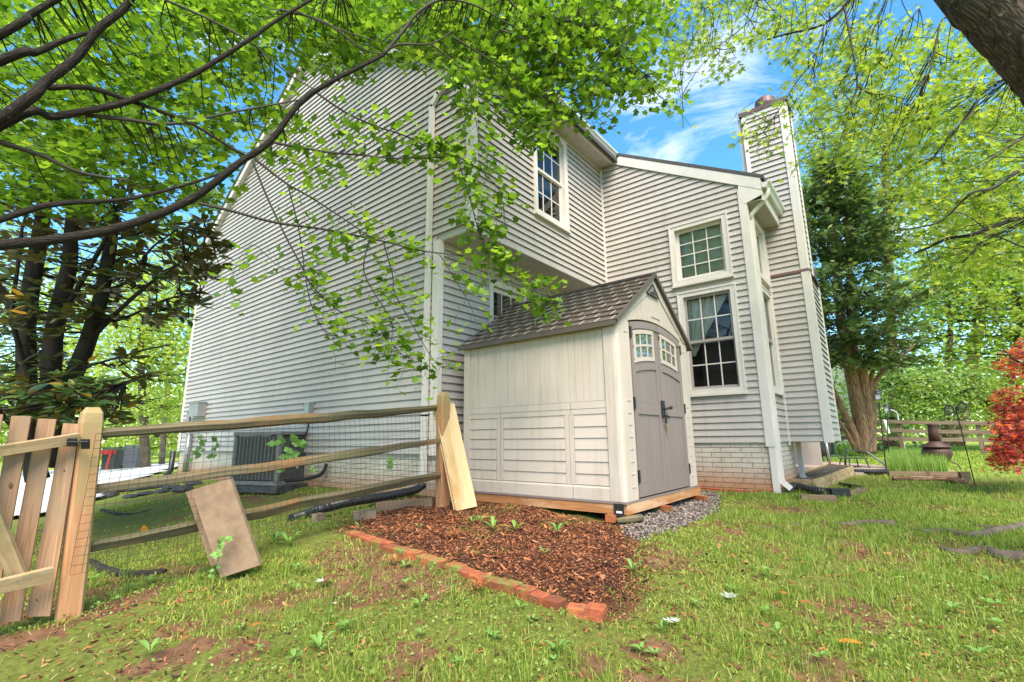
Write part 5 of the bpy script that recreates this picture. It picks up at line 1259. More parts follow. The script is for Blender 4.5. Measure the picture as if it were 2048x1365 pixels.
# shrub stake with hanging things
hb = gnd(*px8(930, 740)); D_ = (hb - CAM) @ FW
sk = tag(MB().tube(smooth([hb, at(*px8(905, 600), D_), at(*px8(885, 500), D_), at(*px8(870, 450), D_), at(*px8(830, 430), D_)]), [.05] * 8 + [.03] * 9, 6).build('bare_stem', MAT['white_paint'], smooth=True), 'pale crooked bare stem standing before the far fence', 'stem')
# far rail fence
F0, F1 = gnd(*px8(420, 668)), gnd(*px8(1700, 690))
F0 = at(*px8(400, 660), 18.5); F1 = at(*px8(1800, 690), 16.0)
ff = thing('far_rail_fence', ((F0 + F1) / 2)[:2].tolist() + [-.58], 'far brown three rail fence across the end of the lawn', 'fence')
for k, (ya, yb) in enumerate(((508, 535), (572, 600), (632, 655))):
    for j in range(5):
        fa, fb = j / 5, (j + 1) / 5; A_, B_ = at(*px8(400, ya), 18.5), at(*px8(1800, yb), 16.0)
        MB().beam(A_ * (1 - fa) + B_ * fa, A_ * (1 - fb) + B_ * fb + V3(0, 0, random.uniform(-.02, .02)), .05, .13).build('rail', MAT['old_fence'], ff)
for j in range(6):
    f = j / 5; p = F0 * (1 - f) + F1 * f; zg = h(p[0], p[1]); A_ = at(*px8(400, 495), 18.5); B_ = at(*px8(1800, 520), 16.0); tz = (A_ * (1 - f) + B_ * f)[2]
    MB().beam((p[0], p[1], zg - .2), (p[0], p[1], tz), .13, .12, (0, 1, 0)).build('post', MAT['old_fence'], ff)
# neighbour's house showing between the trunks
nb = thing('neighbour_house', at(1735, 890, 34), 'cream clapboard neighbouring house corner between the tree trunks', 'house')
n0 = at(1722, 895, 34); n1 = at(1742, 895, 33.5); ux = unit((n1 - n0) * V3(1, 1, 0)); uz = V3(0, 0, 1); dp = unit(FW * V3(1, 1, 0)) * 6
Wd, Ht = 2.6, 6.5; base = n1 - ux * Wd; base[2] = -.7
MB().prism([base, base + ux * Wd, base + ux * Wd + uz * Ht, base + uz * Ht], dp).build('wall', MAT['neighbour'], nb)
for k in range(30): MB().prism([base - dp * .006 + uz * (.3 + k * .2), base + ux * (Wd - .3) - dp * .006 + uz * (.3 + k * .2), base + ux * (Wd - .3) + uz * (.5 + k * .2), base + uz * (.5 + k * .2)], dp * .002).build('clapboard', MAT['neighbour'], nb)
MB().prism([base + ux * (Wd - .28) - dp * .01, base + ux * (Wd + .05) - dp * .01, base + ux * (Wd + .05) - dp * .01 + uz * Ht, base + ux * (Wd - .28) - dp * .01 + uz * Ht], dp * .01).build('corner_board', MAT['white_paint'], nb)
MB().prism([base - ux * .4 + uz * Ht - dp * .05, base + ux * (Wd + .4) + uz * Ht - dp * .05, base + ux * Wd / 2 + uz * (Ht + 1.6) - dp * .05], dp * 1.1).build('roof', MAT['roof'], nb)
# white arch pieces and wood pile at the conifer foot
ar = tag(MB().prism([at(*px8(780, 505), 15), at(*px8(800, 505), 15), at(*px8(830, 600), 15), at(*px8(812, 600), 15)], FW * .05).build('white_plank', MAT['white_paint']), 'white plank leaning by the far fence near the lanterns', 'plank')
wpb = gnd(*px8(780, 722)); wp_ = thing('wood_pile', wpb, 'heap of split firewood and sticks at the conifer trunk', 'wood pile')
for k in range(26):
    a = random.uniform(-.5, .5) + .3; L = random.uniform(.3, .8); c = wpb + RT * random.gauss(0, .5) + FW * random.uniform(0, .8) + V3(0, 0, abs(random.gauss(0, .22)) + .05)
    c[2] = max(c[2], h(c[0], c[1]) + .04)
    d = unit(RT * math.cos(a) + FW * math.sin(a * 3) + V3(0, 0, random.uniform(-.3, .3))); MB().tube([c - d * L / 2, c + d * L / 2], [random.uniform(.03, .07)] * 2, 6).build('log', MAT['bark_red'], wp_)
# ================================================================== BEYOND THE FENCE, LEFT
def stone(c, r, label, flat=.5, mat='slate', group='stones edging the side bed'):
    m_ = MB(); n = 9; vs = []
    st = [random.uniform(.75, 1.25) for _ in range(n)]; rot = random.random() * 3
    for z, k in ((-.3, .9), (.1, 1.0), (.8, .82), (1.0, .5)):
        for i in range(n): a = 2 * math.pi * i / n + rot; vs.append(np.asarray(c) + V3(math.cos(a) * r * st[i] * k * 1.3, math.sin(a) * r * st[i] * k, z * r * flat))
    fs = [(j * n + i, j * n + (i + 1) % n, (j + 1) * n + (i + 1) % n, (j + 1) * n + i) for j in range(3) for i in range(n)] + [tuple(3 * n + i for i in range(n))]
    return tag(m_.add(vs, fs).build('edging_stone', MAT[mat]), label, 'stone', group)
def pxl(x, y): return 140 + x / 6.827, 840 + y / 6.827
SD = ['round dark boulder at the left end of the slate row by the gate post', 'small tilted slate next to the round boulder', 'long flat slate, third from the gate post', 'flat slate in the middle left of the row below the fence rail', 'broad flat slate in the middle of the row', 'low slate just left of the leaning slab top', 'large pale tilted slate touching the leaning slab', 'dark slate slightly behind the slab top', 'small slate in front of the row near the boulder', 'small slate in front of the long flat slate', 'mossy slate in front of the middle of the row']
for i, (x, y, r) in enumerate(((560, 1040, .11), (760, 960, .14), (900, 950, .16), (1050, 930, .16), (1220, 910, .17), (1400, 930, .15), (1560, 960, .18), (1680, 880, .16), (850, 1050, .12), (1050, 1010, .12), (1280, 980, .12))):
    stone(gnd(*pxl(x, y)), r * .8, SD[i], .9 if i == 0 else .5)
MAT['bin'] = M_plain('bin_plastic', (.09, .09, .11), .5, var=.1); MAT['bin_green'] = M_plain('bin_plastic_green', (.07, .085, .07), .5, var=.1)
def wheelie(px, py, D, wpx, label, mat):
    b = at(px, py, D); b[2] = h(b[0], b[1]) + .05; w = wpx * D / FOC; t = thing('wheelie_bin', b, label, 'bin', 'bins standing by the driveway'); e, g = RT * V3(1, 1, 0), FW * V3(1, 1, 0); z = V3(0, 0, 1)
    hh = w * 1.45; a = [b + e * i * w * .42 + g * j * w * .42 for i, j in ((-1, -1), (1, -1), (1, 1), (-1, 1))]; c = [b + e * i * w * .5 + g * j * w * .5 + z * hh for i, j in ((-1, -1), (1, -1), (1, 1), (-1, 1))]
    MB().add(a + c, [(3, 2, 1, 0), (4, 5, 6, 7)] + [(i, (i + 1) % 4, 4 + (i + 1) % 4, 4 + i) for i in range(4)]).build('body', MAT[mat], t)
    MB().add([q + z * .02 for q in c] + [q + z * .1 + g * .03 for q in c], [(4, 5, 6, 7)] + [(i, (i + 1) % 4, 4 + (i + 1) % 4, 4 + i) for i in range(4)]).build('lid', MAT[mat], t)
    for i in (-1, 1): MB().lathe(b + e * i * w * .4 + g * w * .45 + z * .1, [(.1, -.03), (.1, .03)], 12, g, z, e).build('wheel', MAT['black'], t)
    MB().tube([c[3] + z * .05, c[2] + z * .05], .02, 6).build('handle', MAT['black'], t)
wheelie(267, 935, 24, 28, 'dark grey wheeled bin, right one of the pair on the driveway', 'bin')
wheelie(224, 933, 24, 27, 'greenish wheeled bin beside the red cart', 'bin_green')
MAT['cart_red'] = M_plain('red_cart_paint', (.5, .04, .035), .45)
cb_ = at(203, 934, 23.5); cb_[2] = h(cb_[0], cb_[1]) + .05; ct = thing('red_cart', cb_, 'red steel frame cart beside the bins', 'cart'); e, g, z = RT * V3(1, 1, 0), FW * V3(1, 1, 0), V3(0, 0, 1)
for i in (-.3, .25): MB().tube([cb_ + e * i, cb_ + e * (i + .12) + z * .95], .05, 6).build('leg', MAT['cart_red'], ct); MB().tube([cb_ + e * i + g * .5, cb_ + e * (i + .12) + z * .95 + g * .5], .05, 6).build('leg', MAT['cart_red'], ct)
MB().box(cb_ + V3(-.45, -.2, .75), cb_ + V3(.45, .5, .95)).build('tray', MAT['cart_red'], ct)
# small black downspout shoe by the far gable corner
tag(MB().tube([(-.1, 8.95, -.10), (-.1, 8.97, -.55), (-.25, 8.95, -.72)], .06, 8).build('downspout_shoe', MAT['black'], smooth=True), 'black downspout shoe at the far gable corner', 'drain pipe')

# ================================================================== GROUND COVER
def frame_ok(P, m=40):
    d = P - CAM; z = d @ FW; x = 1024 + FOC * (d @ RT) / np.maximum(z, .01); y = 682.5 - FOC * (d @ UP) / np.maximum(z, .01)
    return (z > .3) & (x > -150) & (x < 2200) & (y > -100) & (y < 1365 + 260)
def sample_ground(n, xr, yr):
    x = rng.uniform(*xr, n); y = rng.uniform(*yr, n); return x, y
def gz(x, y):
    nr = np.exp(-(x ** 2 + (y + 2) ** 2) / 120)
    return H(x, y) + (N1(x, y, 1.3, 4) - .5) * .08 * nr + (N2(x, y, 6, 2) - .5) * .035 * nr - .015
SHEDP = [(.15, -2.5), (2.35, -2.5), (2.35, -.2), (.15, -.2)]
def blocked(x, y, mulch=True):
    b = inpoly(x, y, FOUND) | inpoly(x, y, SHEDP) | inpoly(x, y, DRIVE)
    if mulch: b |= inpoly(x, y, MULCH) | inpoly(x, y, GRAVEL)
    return b
MAT['grass'] = M_leaf('grass_blades', [(0, (.075, .15, .022)), (.3, (.18, .30, .042)), (.7, (.33, .43, .066)), (.9, (.45, .49, .11)), (1, (.55, .45, .20))], .45, .5, 1.15)
MAT['moss'] = M_leaf('moss_leaves', [(0, (.11, .15, .022)), (.5, (.26, .325, .048)), (1, (.43, .46, .095))], .35, .7, 1.1)
MAT['clover'] = M_leaf('weed_leaves', [(0, (.13, .22, .03)), (.6, (.22, .33, .05)), (1, (.32, .40, .09))], .35, .45, 1.1)
def blades(name, x, y, hgt, wid, mat, lean=.45, label=None):
    n = len(x); z = gz(x, y); th = rng.uniform(0, 2 * np.pi, n); ld = rng.uniform(0, 2 * np.pi, n); le = np.abs(rng.normal(0, lean, n))
    s = np.stack([np.cos(th), np.sin(th), 0 * th], 1) * (wid / 2)[:, None]; d = np.stack([np.cos(ld), np.sin(ld), 0 * ld], 1) * (le * hgt)[:, None]
    b = np.stack([x, y, z - .004], 1); up = np.array([0, 0, 1.])
    m = b + d * .35 + up * (hgt * .6)[:, None]; t = b + d + up * (hgt * (1 - .25 * np.minimum(le, 1)))[:, None]
    V = np.stack([b - s, b + s, m + s * .7, m - s * .7, t], 1).reshape(-1, 3)
    T = (np.array([[0, 1, 2], [0, 2, 3], [3, 2, 4]])[None] + (np.arange(n) * 5)[:, None, None]).reshape(-1, 3)
    o = big_mesh(name, V, T, mat, rnd=np.repeat(rng.random(n), 5)); return tag(o, label, 'grass' if label else None, kind='stuff')
def lawn_density(x, y):
    d = np.clip((N1(x, y, .9, 3) - .38) * 5, 0, 1) * np.clip((N3(x, y, 3.1, 3) - .30) * 3.5, 0, 1)
    right = 1 / (1 + np.exp(-((x - y * .4) - .2) * 1.2)); d = d * (.62 + .5 * right)
    return d
# tufted near grass: tuft centres, then blades around them
x, y = sample_ground(16000, (-4.6, 7), (-7.5, 1.2)); keep = (~blocked(x, y)) & (rng.random(len(x)) < lawn_density(x, y) * (1 - .8 * bare(x, y))) & ~(inpoly(x, y, PATIO)); x, y = x[keep], y[keep]
P = np.stack([x, y, gz(x, y)], 1); k = frame_ok(P); x, y = x[k], y[k]
dist = np.hypot(x - CAM[0], y - CAM[1]); nb_ = np.clip(26 - dist * 2.0, 9, 24).astype(int)
tx = np.repeat(x, nb_); ty = np.repeat(y, nb_); th = np.repeat(rng.uniform(.04, .08, len(x)) + (rng.random(len(x)) < .28) * rng.uniform(.02, .09, len(x)), nb_)
n = len(tx); tx = tx + rng.normal(0, .026, n); ty = ty + rng.normal(0, .026, n); k = ~blocked(tx, ty)
dd = np.hypot(tx - CAM[0], ty - CAM[1])
blades('grass', tx[k], ty[k], (th * rng.uniform(.5, 1.15, n))[k], np.clip(.0022 + dd * .00045, .0028, .006)[k], MAT['grass'], .55, 'bright green tufted lawn grass in the back yard')
# fuller grass at the lower right and along the right lawn
x, y = sample_ground(150000, (-3.2, 5), (-6.5, -3.0)); w = np.clip(((x - y * .9) - 3.4) * .8, 0, 1) * np.clip((N2(x, y, 1.1, 3) - .36) * 5, 0, 1); k = (rng.random(len(x)) < w * .8 * (1 - .9 * bare(x, y))) & ~blocked(x, y); x, y = x[k], y[k]
k = frame_ok(np.stack([x, y, gz(x, y)], 1)); x, y = x[k], y[k]
blades('grass', x, y, rng.uniform(.03, .075, len(x)), np.clip(.002 + np.hypot(x - CAM[0], y - CAM[1]) * .0005, .0028, .006), MAT['grass'], .6, 'fuller grass across the lower right lawn')
# far lawn
x, y = sample_ground(120000, (3.5, 32), (-16, 4)); k = (~blocked(x, y)) & ~((x > 3.6) & (x < 9.6) & (y > -3.2)); x, y = x[k], y[k]; k = frame_ok(np.stack([x, y, gz(x, y)], 1)) & (rng.random(len(x)) < np.clip((N1(x, y, .6, 3) - .28) * 4, .15, 1)); x, y = x[k], y[k]
dd = np.hypot(x - CAM[0], y - CAM[1]); k = ~inpoly(x, y, [tuple((o0 + ex_ * a + ey_ * b)[:2]) for a, b in ((-3, 0), (2.5, 0), (2.5, 3.6), (-3, 3.6))]); x, y, dd = x[k], y[k], dd[k]
blades('grass', x, y, rng.uniform(.04, .08, len(x)), np.clip(dd * .0011, .006, .03), MAT['grass'], .6, 'sunlit far lawn beyond the patio')
# tall grass bed
pb_ = [gnd(*px8(*q)) for q in ((815, 890), (1250, 890), (1210, 790), (830, 800))]
u, v = rng.random(9000), rng.random(9000); Q = (pb_[0][None] * (1 - u)[:, None] + pb_[1][None] * u[:, None]) * (1 - v)[:, None] + (pb_[3][None] * (1 - u)[:, None] + pb_[2][None] * u[:, None]) * v[:, None]
MAT['tallgrass'] = M_leaf('meadow_plants', [(0, (.16, .30, .05)), (.6, (.26, .40, .08)), (1, (.40, .46, .16))], .45, .5, 1.15)
blades('bed_plants', Q[:, 0], Q[:, 1], rng.uniform(.18, .48, len(u)), np.full(len(u), .013), MAT['tallgrass'], .25, 'dense tall light green plants filling the raised bed')
# moss and ground ivy as small leaves
mv = [(-.30, .2, .05), (0, -.2, .0), (.30, .2, .05), (.40, .5, .12), (0, 1.1, .0), (-.40, .5, .12)]; mtri = [(0, 1, 2), (0, 2, 3), (0, 3, 5), (3, 4, 5)]
def leaflets(name, n, xr, yr, dens, size, mat, hz, label, tilt=.5):
    x, y = sample_ground(n, xr, yr); k = (~blocked(x, y)) & (rng.random(n) < dens(x, y)); x, y = x[k], y[k]; k = frame_ok(np.stack([x, y, gz(x, y)], 1)); x, y = x[k], y[k]; n = len(x)
    pos = np.stack([x, y, gz(x, y) + rng.uniform(.0, hz, n)], 1); a = rng.uniform(0, 2 * np.pi, n)
    nr = np.stack([rng.normal(0, tilt, n), rng.normal(0, tilt, n), np.ones(n)], 1); nr /= np.linalg.norm(nr, axis=1, keepdims=True)
    f = np.stack([np.cos(a), np.sin(a), 0 * a], 1); f = f - nr * (f * nr).sum(1, keepdims=True)
    V, T, R = scatter(mv, mtri, pos, f, nr, rng.uniform(*size, n), rng.random(n)); return tag(big_mesh(name, V, T, mat, rnd=R), label, kind='stuff')
def moss_density(x, y): return np.clip((N3(x, y, 1.2, 4) - .36) * 6, 0, 1) * (1.0 - .55 / (1 + np.exp(-(x - 1.2) * 2)))
x, y = sample_ground(420000, (-4.8, 4), (-6.2, 5.5)); k = (~blocked(x, y)) & (rng.random(len(x)) < moss_density(x, y) * (1 - .85 * bare(x, y))); x, y = x[k], y[k]; k = frame_ok(np.stack([x, y, gz(x, y)], 1)); x, y = x[k], y[k]
dd = np.hypot(x - CAM[0], y - CAM[1]); k = rng.random(len(x)) < np.clip(4.5 / (dd + .1), .25, 1); x, y, dd = x[k], y[k], dd[k]
blades('moss', x, y, rng.uniform(.008, .038, len(x)), np.clip(.003 + dd * .0014, .006, .014), MAT['moss'], 1.0, 'yellow green moss carpeting the bare soil')
print('moss', len(x))
x, y = sample_ground(60000, (-2.2, .3), (-3.8, 0)); k = inpoly(x, y, MULCH) & (rng.random(len(x)) < np.clip((N2(x, y, 2.3, 3) - .54) * 5, 0, .6)) & ~inpoly(x, y, SHEDP); x, y = x[k], y[k]
blades('moss', x, y, rng.uniform(.006, .03, len(x)), np.full(len(x), .006), MAT['moss'], 1.0, 'thin green seedlings dotted over the mulch bed')
leaflets('ground_ivy', 70000, (-4.6, 3), (-5.5, .6), lambda x, y: np.clip((N1(x, y, 1.6, 4) - .47) * 7, 0, 1) * .9 * (1 - .8 * bare(x, y)), (.007, .017), MAT['clover'], .04, 'small leaved weeds among the lawn', 1.0)
# dead thatch lying among the blades
MAT['thatch'] = M_leaf('dry_thatch', [(0, (.20, .11, .05)), (.6, (.36, .25, .12)), (1, (.50, .40, .22))], .1, .8)
x, y = sample_ground(34000, (-4.6, 7), (-6.5, .8)); k = (~blocked(x, y)) & (rng.random(len(x)) < .75); x, y = x[k], y[k]; k = frame_ok(np.stack([x, y, gz(x, y)], 1)); x, y = x[k], y[k]
blades('thatch', x, y, rng.uniform(.012, .035, len(x)), np.full(len(x), .0035), MAT['thatch'], 2.6, 'dry straw coloured thatch lying in the lawn')
# mulch chips
MAT['chips'] = M_leaf('bark_chips', [(0, (.025, .010, .006)), (.45, (.12, .040, .016)), (.78, (.26, .085, .031)), (.94, (.44, .165, .065)), (1, (.36, .20, .11))], 0.0, .85)
def chips(name, n, poly, size, label, mat):
    P_ = np.array(poly); x = rng.uniform(P_[:, 0].min(), P_[:, 0].max(), n); y = rng.uniform(P_[:, 1].min(), P_[:, 1].max(), n); k = inpoly(x + rng.normal(0, .15, n), y + rng.normal(0, .15, n), poly) & ~inpoly(x, y, SHEDP); x, y = x[k], y[k]; n = len(x)
    pos = np.stack([x, y, gz(x, y) + rng.uniform(0, .014, n)], 1); a = rng.uniform(0, 2 * np.pi, n); nr = np.stack([rng.normal(0, .5, n), rng.normal(0, .5, n), np.ones(n)], 1); nr /= np.linalg.norm(nr, axis=1, keepdims=True); f = np.stack([np.cos(a), np.sin(a), 0 * a], 1); f -= nr * (f * nr).sum(1, keepdims=True)
    tv = [(-.16, -.5, 0), (.16, -.42, 0), (.13, .5, 0), (-.10, .44, 0), (0, -.3, .14), (0, .3, .12)]; tt = [(0, 1, 4), (1, 2, 5), (1, 5, 4), (2, 3, 5), (3, 0, 4), (3, 4, 5)]
    V, T, R = scatter(tv, tt, pos, f, nr, rng.uniform(*size, n) * (1 + (rng.random(n) < .06) * 1.2), rng.random(n)); return tag(big_mesh(name, V, T, mat, rnd=R), label, kind='stuff')
chips('mulch', 38000, MULCH, (.008, .032), 'dark red brown shredded bark mulch in the bed', MAT['chips'])
chips('leaf_litter', 24000, [(-4.4, -5.2), (2.8, -6), (5, -3.3), (-.3, -3.3), (-1.8, -1), (-3.6, -.2)], (.008, .032), 'scattered brown bark scraps across the lawn', MAT['chips'])
# gravel
def gravel(n):
    P_ = np.array(GRAVEL); x = rng.uniform(P_[:, 0].min(), P_[:, 0].max(), n); y = rng.uniform(P_[:, 1].min(), P_[:, 1].max(), n); k = inpoly(x + rng.normal(0, .04, n), y + rng.normal(0, .04, n), GRAVEL); x, y = x[k], y[k]; n = len(x)
    pos = np.stack([x, y, gz(x, y) + rng.uniform(0, .02, n)], 1); a = rng.uniform(0, 2 * np.pi, n); nr = rng.normal(0, 1, (n, 3)); nr[:, 2] += 1.5; nr /= np.linalg.norm(nr, axis=1, keepdims=True); f = np.stack([np.cos(a), np.sin(a), 0 * a], 1); f -= nr * (f * nr).sum(1, keepdims=True)
    tv = [(-.5, 0, 0), (.5, .1, 0), (0, -.6, .05), (.05, .62, 0), (.05, 0, .38), (-.05, 0, -.38)]; tt = [(0, 2, 4), (2, 1, 4), (1, 3, 4), (3, 0, 4), (2, 0, 5), (1, 2, 5), (3, 1, 5), (0, 3, 5)]
    V, T, R = scatter(tv, tt, pos, f, nr, rng.uniform(.014, .034, n), rng.random(n)); return tag(big_mesh('gravel', V, T, MAT['gravel'], rnd=R), 'grey brown pea gravel in front of the shed doors', kind='stuff')
MAT['gravel'] = M_leaf('gravel_stones', [(0, (.05, .038, .035)), (.4, (.13, .10, .088)), (.75, (.23, .18, .155)), (1, (.36, .29, .25))], 0.0, .8)
gravel(11000)
# single weeds: rosettes of broad leaves
def weed(p, n, r, label, upright=.5, mat='clover', nm='broadleaf_weed', group='broadleaf weeds in the bed and lawn', w=.35):
    m_ = MB()
    for k in range(n):
        a = 2 * math.pi * k / n + random.uniform(-.4, .4); L = r * random.uniform(.7, 1.2); d = V3(math.cos(a), math.sin(a), 0); s = V3(-d[1], d[0], 0); up = random.uniform(.4, 1.2) * upright
        c = [p + d * L * t + V3(0, 0, L * up * math.sin(t * 1.9) + .01) for t in (.1, .35, .65, 1.0)]; ws = (.04, w * .8, w, .05)
        vs = []
        for q, ww in zip(c, ws): vs += [q - s * L * ww / 2, q - V3(0, 0, L * .05), q + s * L * ww / 2]
        m_.add(vs, [(i * 3 + j, i * 3 + j + 1, i * 3 + j + 4, i * 3 + j + 3) for i in range(3) for j in (0, 1)])
    o = m_.build(nm, MAT[mat + '_solid'], org=p, smooth=True); return tag(o, label, 'weed', group)
def solid_leaf(nm, col): m = M_leaf(nm, [(0, col), (1, col)], .35, .5, 1.15); return m
MAT['clover_solid'] = solid_leaf('broad_leaf', (.20, .36, .08)); MAT['dock_solid'] = solid_leaf('dock_leaf', (.15, .30, .06))
wl_ = [((660, 905), 6, .11), ((575, 885), 6, .10), ((960, 1045), 5, .07), ((985, 1060), 6, .09), ((1030, 1062), 5, .10), ((945, 1048), 4, .06), ((1115, 1068), 5, .09), ((840, 1058), 4, .05), ((720, 1062), 4, .06), ((1090, 1110), 4, .05), ((840, 1215), 5, .06), ((640, 1300), 6, .07), ((300, 1310), 6, .07), ((1115, 1310), 6, .06), ((1540, 1160), 6, .08), ((1265, 1145), 6, .07), ((1325, 1265), 5, .07)]
names = ['between the pipe end and the slab', 'nearest the leaning slabs', 'just below the pine board', 'in the mulch right of the pine board', 'in mid mulch below the shed side', 'left of the mulch seedlings', 'in the mulch near the shed corner', 'beside the upper brick edging', 'at the top end of the brick edging', 'in the mulch above the brick row', 'in the grass below the brick row', 'in the low grass left of centre', 'in the lawn near the gate foot', 'in the lawn below the last brick', 'in the lawn right of the gravel', 'at the right rim of the mulch', 'beyond the end of the brick row']
for (pxy, n, r), nm in zip(wl_, names):
    p = gnd(*(pxy if pxy[1] > 1000 else px6((pxy[0] - 350) * 2.905 * 0 + pxy[0], pxy[1]))); weed(p, n, r, 'green broadleaf weed ' + nm, .8)
for _ in range(44):
    q = (random.uniform(120, 2000), random.uniform(1120, 1350)); p = gnd(*q)
    if bool(blocked(np.array([p[0]]), np.array([p[1]]))[0]): continue
    weed(p, random.randint(4, 7), random.uniform(.03, .055), 'small leafy weed rosette growing low in the mossy lawn', .6, nm='weed_rosette', group='small weed rosettes in the lawn', w=.45)
# vine on the slabs and leafy sprig at the AC
def vine(path, n, size, label, mat='clover', nm='vine_sprig', wire_r=.003):
    P_ = smooth(path, 5); m_ = MB().tube(P_, wire_r, 5); t = thing(nm, P_[0], label, 'plant'); m_.build('stem', MAT['clover_solid'], t)
    for k in range(n):
        f = (k + .5) / n; c = P_[min(int(f * (len(P_) - 1)), len(P_) - 1)]; a = random.uniform(0, 6.28); d = unit(-FW * .3 + RT * math.cos(a) + UP * math.sin(a) * .7); nr_ = unit(-FW + V3(0, 0, .6) + V3(random.uniform(-.4, .4), random.uniform(-.4, .4), 0)); s = unit(np.cross(d, nr_)); L = size * random.uniform(.7, 1.2)
        MB().add([c, c + d * L * .4 + s * L * .38, c + d * L, c + d * L * .4 - s * L * .38, c + d * L * .45 + nr_ * L * .06], [(0, 1, 4), (1, 2, 4), (2, 3, 4), (3, 0, 4)]).build('leaf', MAT['clover_solid'], t)
vb = gnd(*px5(1210, 1062)); Dv = (vb - CAM) @ FW - .09
vine([vb, at(*px5(1240, 960), Dv - .02), at(*px5(1235, 910), Dv + .0), at(*px5(1265, 860), Dv + .02), at(*px5(1330, 830), Dv + .05)], 18, .045, 'bright green vine climbing the front paving slab')
vine([at(*px6(640, 470), 6.2), at(*px6(650, 400), 6.2), at(*px6(640, 330), 6.15), at(*px6(560, 300), 6.1)], 12, .14, 'large leaved green sapling in front of the air conditioner')
vine([at(*px6(700, 400), 6.2), at(*px6(740, 340), 6.15), at(*px6(700, 300), 6.1)], 9, .13, 'second large leaved sprig right of the air conditioner')
vine([at(*px6(1255, 460), 5.35), at(*px6(1260, 420), 5.3), at(*px6(1250, 385), 5.3)], 8, .06, 'small leafy sprig caught in the fence mesh')
vine([at(*px6(800, 470), 5.6), at(*px6(812, 445), 5.6)], 5, .05, 'tiny green sprig above the middle fence rail')
vine([at(*px6(110, 400), 8.5), at(*px6(160, 340), 8.4), at(*px6(170, 270), 8.4)], 14, .11, 'leafy climber on the far gable conduit')
vine([at(*px6(215, 390), 8.2), at(*px6(235, 330), 8.2), at(*px6(245, 290), 8.2)], 10, .11, 'leafy shoot left of the air conditioner')
# fallen leaves
def fallen(px, size, col, label, lobed=False):
    p = gnd(*px) + V3(0, 0, .025); a = random.uniform(0, 6.28); d = V3(math.cos(a), math.sin(a), .12); s = unit(np.cross(V3(0, 0, 1), d)); m_ = MB()
    if lobed:
        pts = [(0, 0), (.3, -.05), (.6, .15), (.32, .3), (.55, .65), (.2, .6), (0, 1), (-.2, .6), (-.55, .65), (-.32, .3), (-.6, .15), (-.3, -.05)]
    else: pts = [(0, 0), (.2, .2), (.24, .5), (.15, .8), (0, 1), (-.15, .8), (-.24, .5), (-.2, .2)]
    R_ = [p + (s * x + d * (y - .5)) * size + V3(0, 0, .25 * size * abs(x)) for x, y in pts]; n = len(R_)
    m_.add(R_ + [p], [(i, (i + 1) % n, n) for i in range(n)]); key = 'fl%s' % (col,)
    if key not in MAT: MAT[key] = M_leaf(key, [(0, col), (1, col)], .3, .6)
    return tag(m_.build('fallen_leaf', MAT[key], org=p), label, 'leaf', 'fallen leaves on the ground')
fallen((1462, 1200), .085, (.58, .58, .56), 'pale silvery fallen leaf in the lawn, the farther one', True)
fallen((1335, 1255), .065, (.58, .58, .56), 'pale silvery fallen leaf nearest the brick row end', True)
fallen((1352, 1250), .05, (.56, .56, .54), 'small pale leaf touching the nearest silvery leaf', True)
fallen((1703, 1297), .12, (.62, .24, .02), 'bright orange fallen leaf in the lower right lawn')
fallen((1566, 1195), .07, (.60, .20, .03), 'small orange leaf right of the silvery leaves')
fallen((60, 1238), .11, (.60, .24, .02), 'orange leaf at the foot of the picket gate')
fallen((512, 1260), .07, (.50, .17, .03), 'orange brown leaf in the moss below the slabs')
fallen((655, 1166), .09, (.22, .11, .07), 'curled brown leaf beside a pale one left of the bricks')
fallen((640, 1172), .07, (.62, .62, .55), 'pale curled leaf left of the brick edging', True)
fallen((668, 1217), .05, (.60, .48, .40), 'small pinkish leaf in the moss below the bricks')
fallen((690, 1046), .06, (.55, .20, .03), 'orange leaf at the top of the brick edging')
fallen((834, 1008), .05, (.55, .20, .03), 'orange leaf by the foot of the fence post')
fallen((1140, 1045), .06, (.45, .25, .12), 'tan leaf in the mulch near the shed corner')
lf = at(*px5(820, 808), 3.32); fl_ = MB().add([lf + RT * x * .05 + UP * y * .05 for x, y in ((0, -1), (.6, -.3), (.5, .5), (0, 1), (-.6, .4), (-.5, -.5))], [(0, 1, 2, 3, 4, 5)]).build('fallen_leaf', MAT['fl%s' % ((.60, .24, .02),)]); tag(fl_, 'orange leaf caught on the bottom fence rail', 'leaf', 'fallen leaves on the ground')
def needles(px, label):
    p = gnd(*px); m_ = MB()
    for k in range(34):
        a = random.uniform(0, 6.28); c = p + V3(random.gauss(0, .025), random.gauss(0, .025), .02 + random.uniform(0, .03)); d = V3(math.cos(a), math.sin(a), random.uniform(-.1, .6)) * random.uniform(.03, .07); s = unit(np.cross(d, V3(0, 0, 1))) * .0035
        m_.add([c - s, c + s, c + d * .6 + s, c + d, c + d * .6 - s], [(0, 1, 2, 3, 4)])
    if 'dry' not in MAT: MAT['dry'] = M_leaf('dry_sprig', [(0, (.42, .17, .06)), (1, (.42, .17, .06))], .2, .8)
    o = m_.build('dry_sprig', MAT['dry'], org=p); o['kind'] = 'thing'; return tag(o, label, 'dry sprig', 'dry conifer sprigs')
needles((905, 1075), 'dry orange conifer sprig in the mulch below the shed'); needles((955, 1185), 'dry orange conifer sprig beside the brick edging'); needles((1125, 1045), 'dry tan sprig standing in the mulch near the shed corner')
needles((785, 1130), 'dry yellow sprig in the moss left of the bricks')

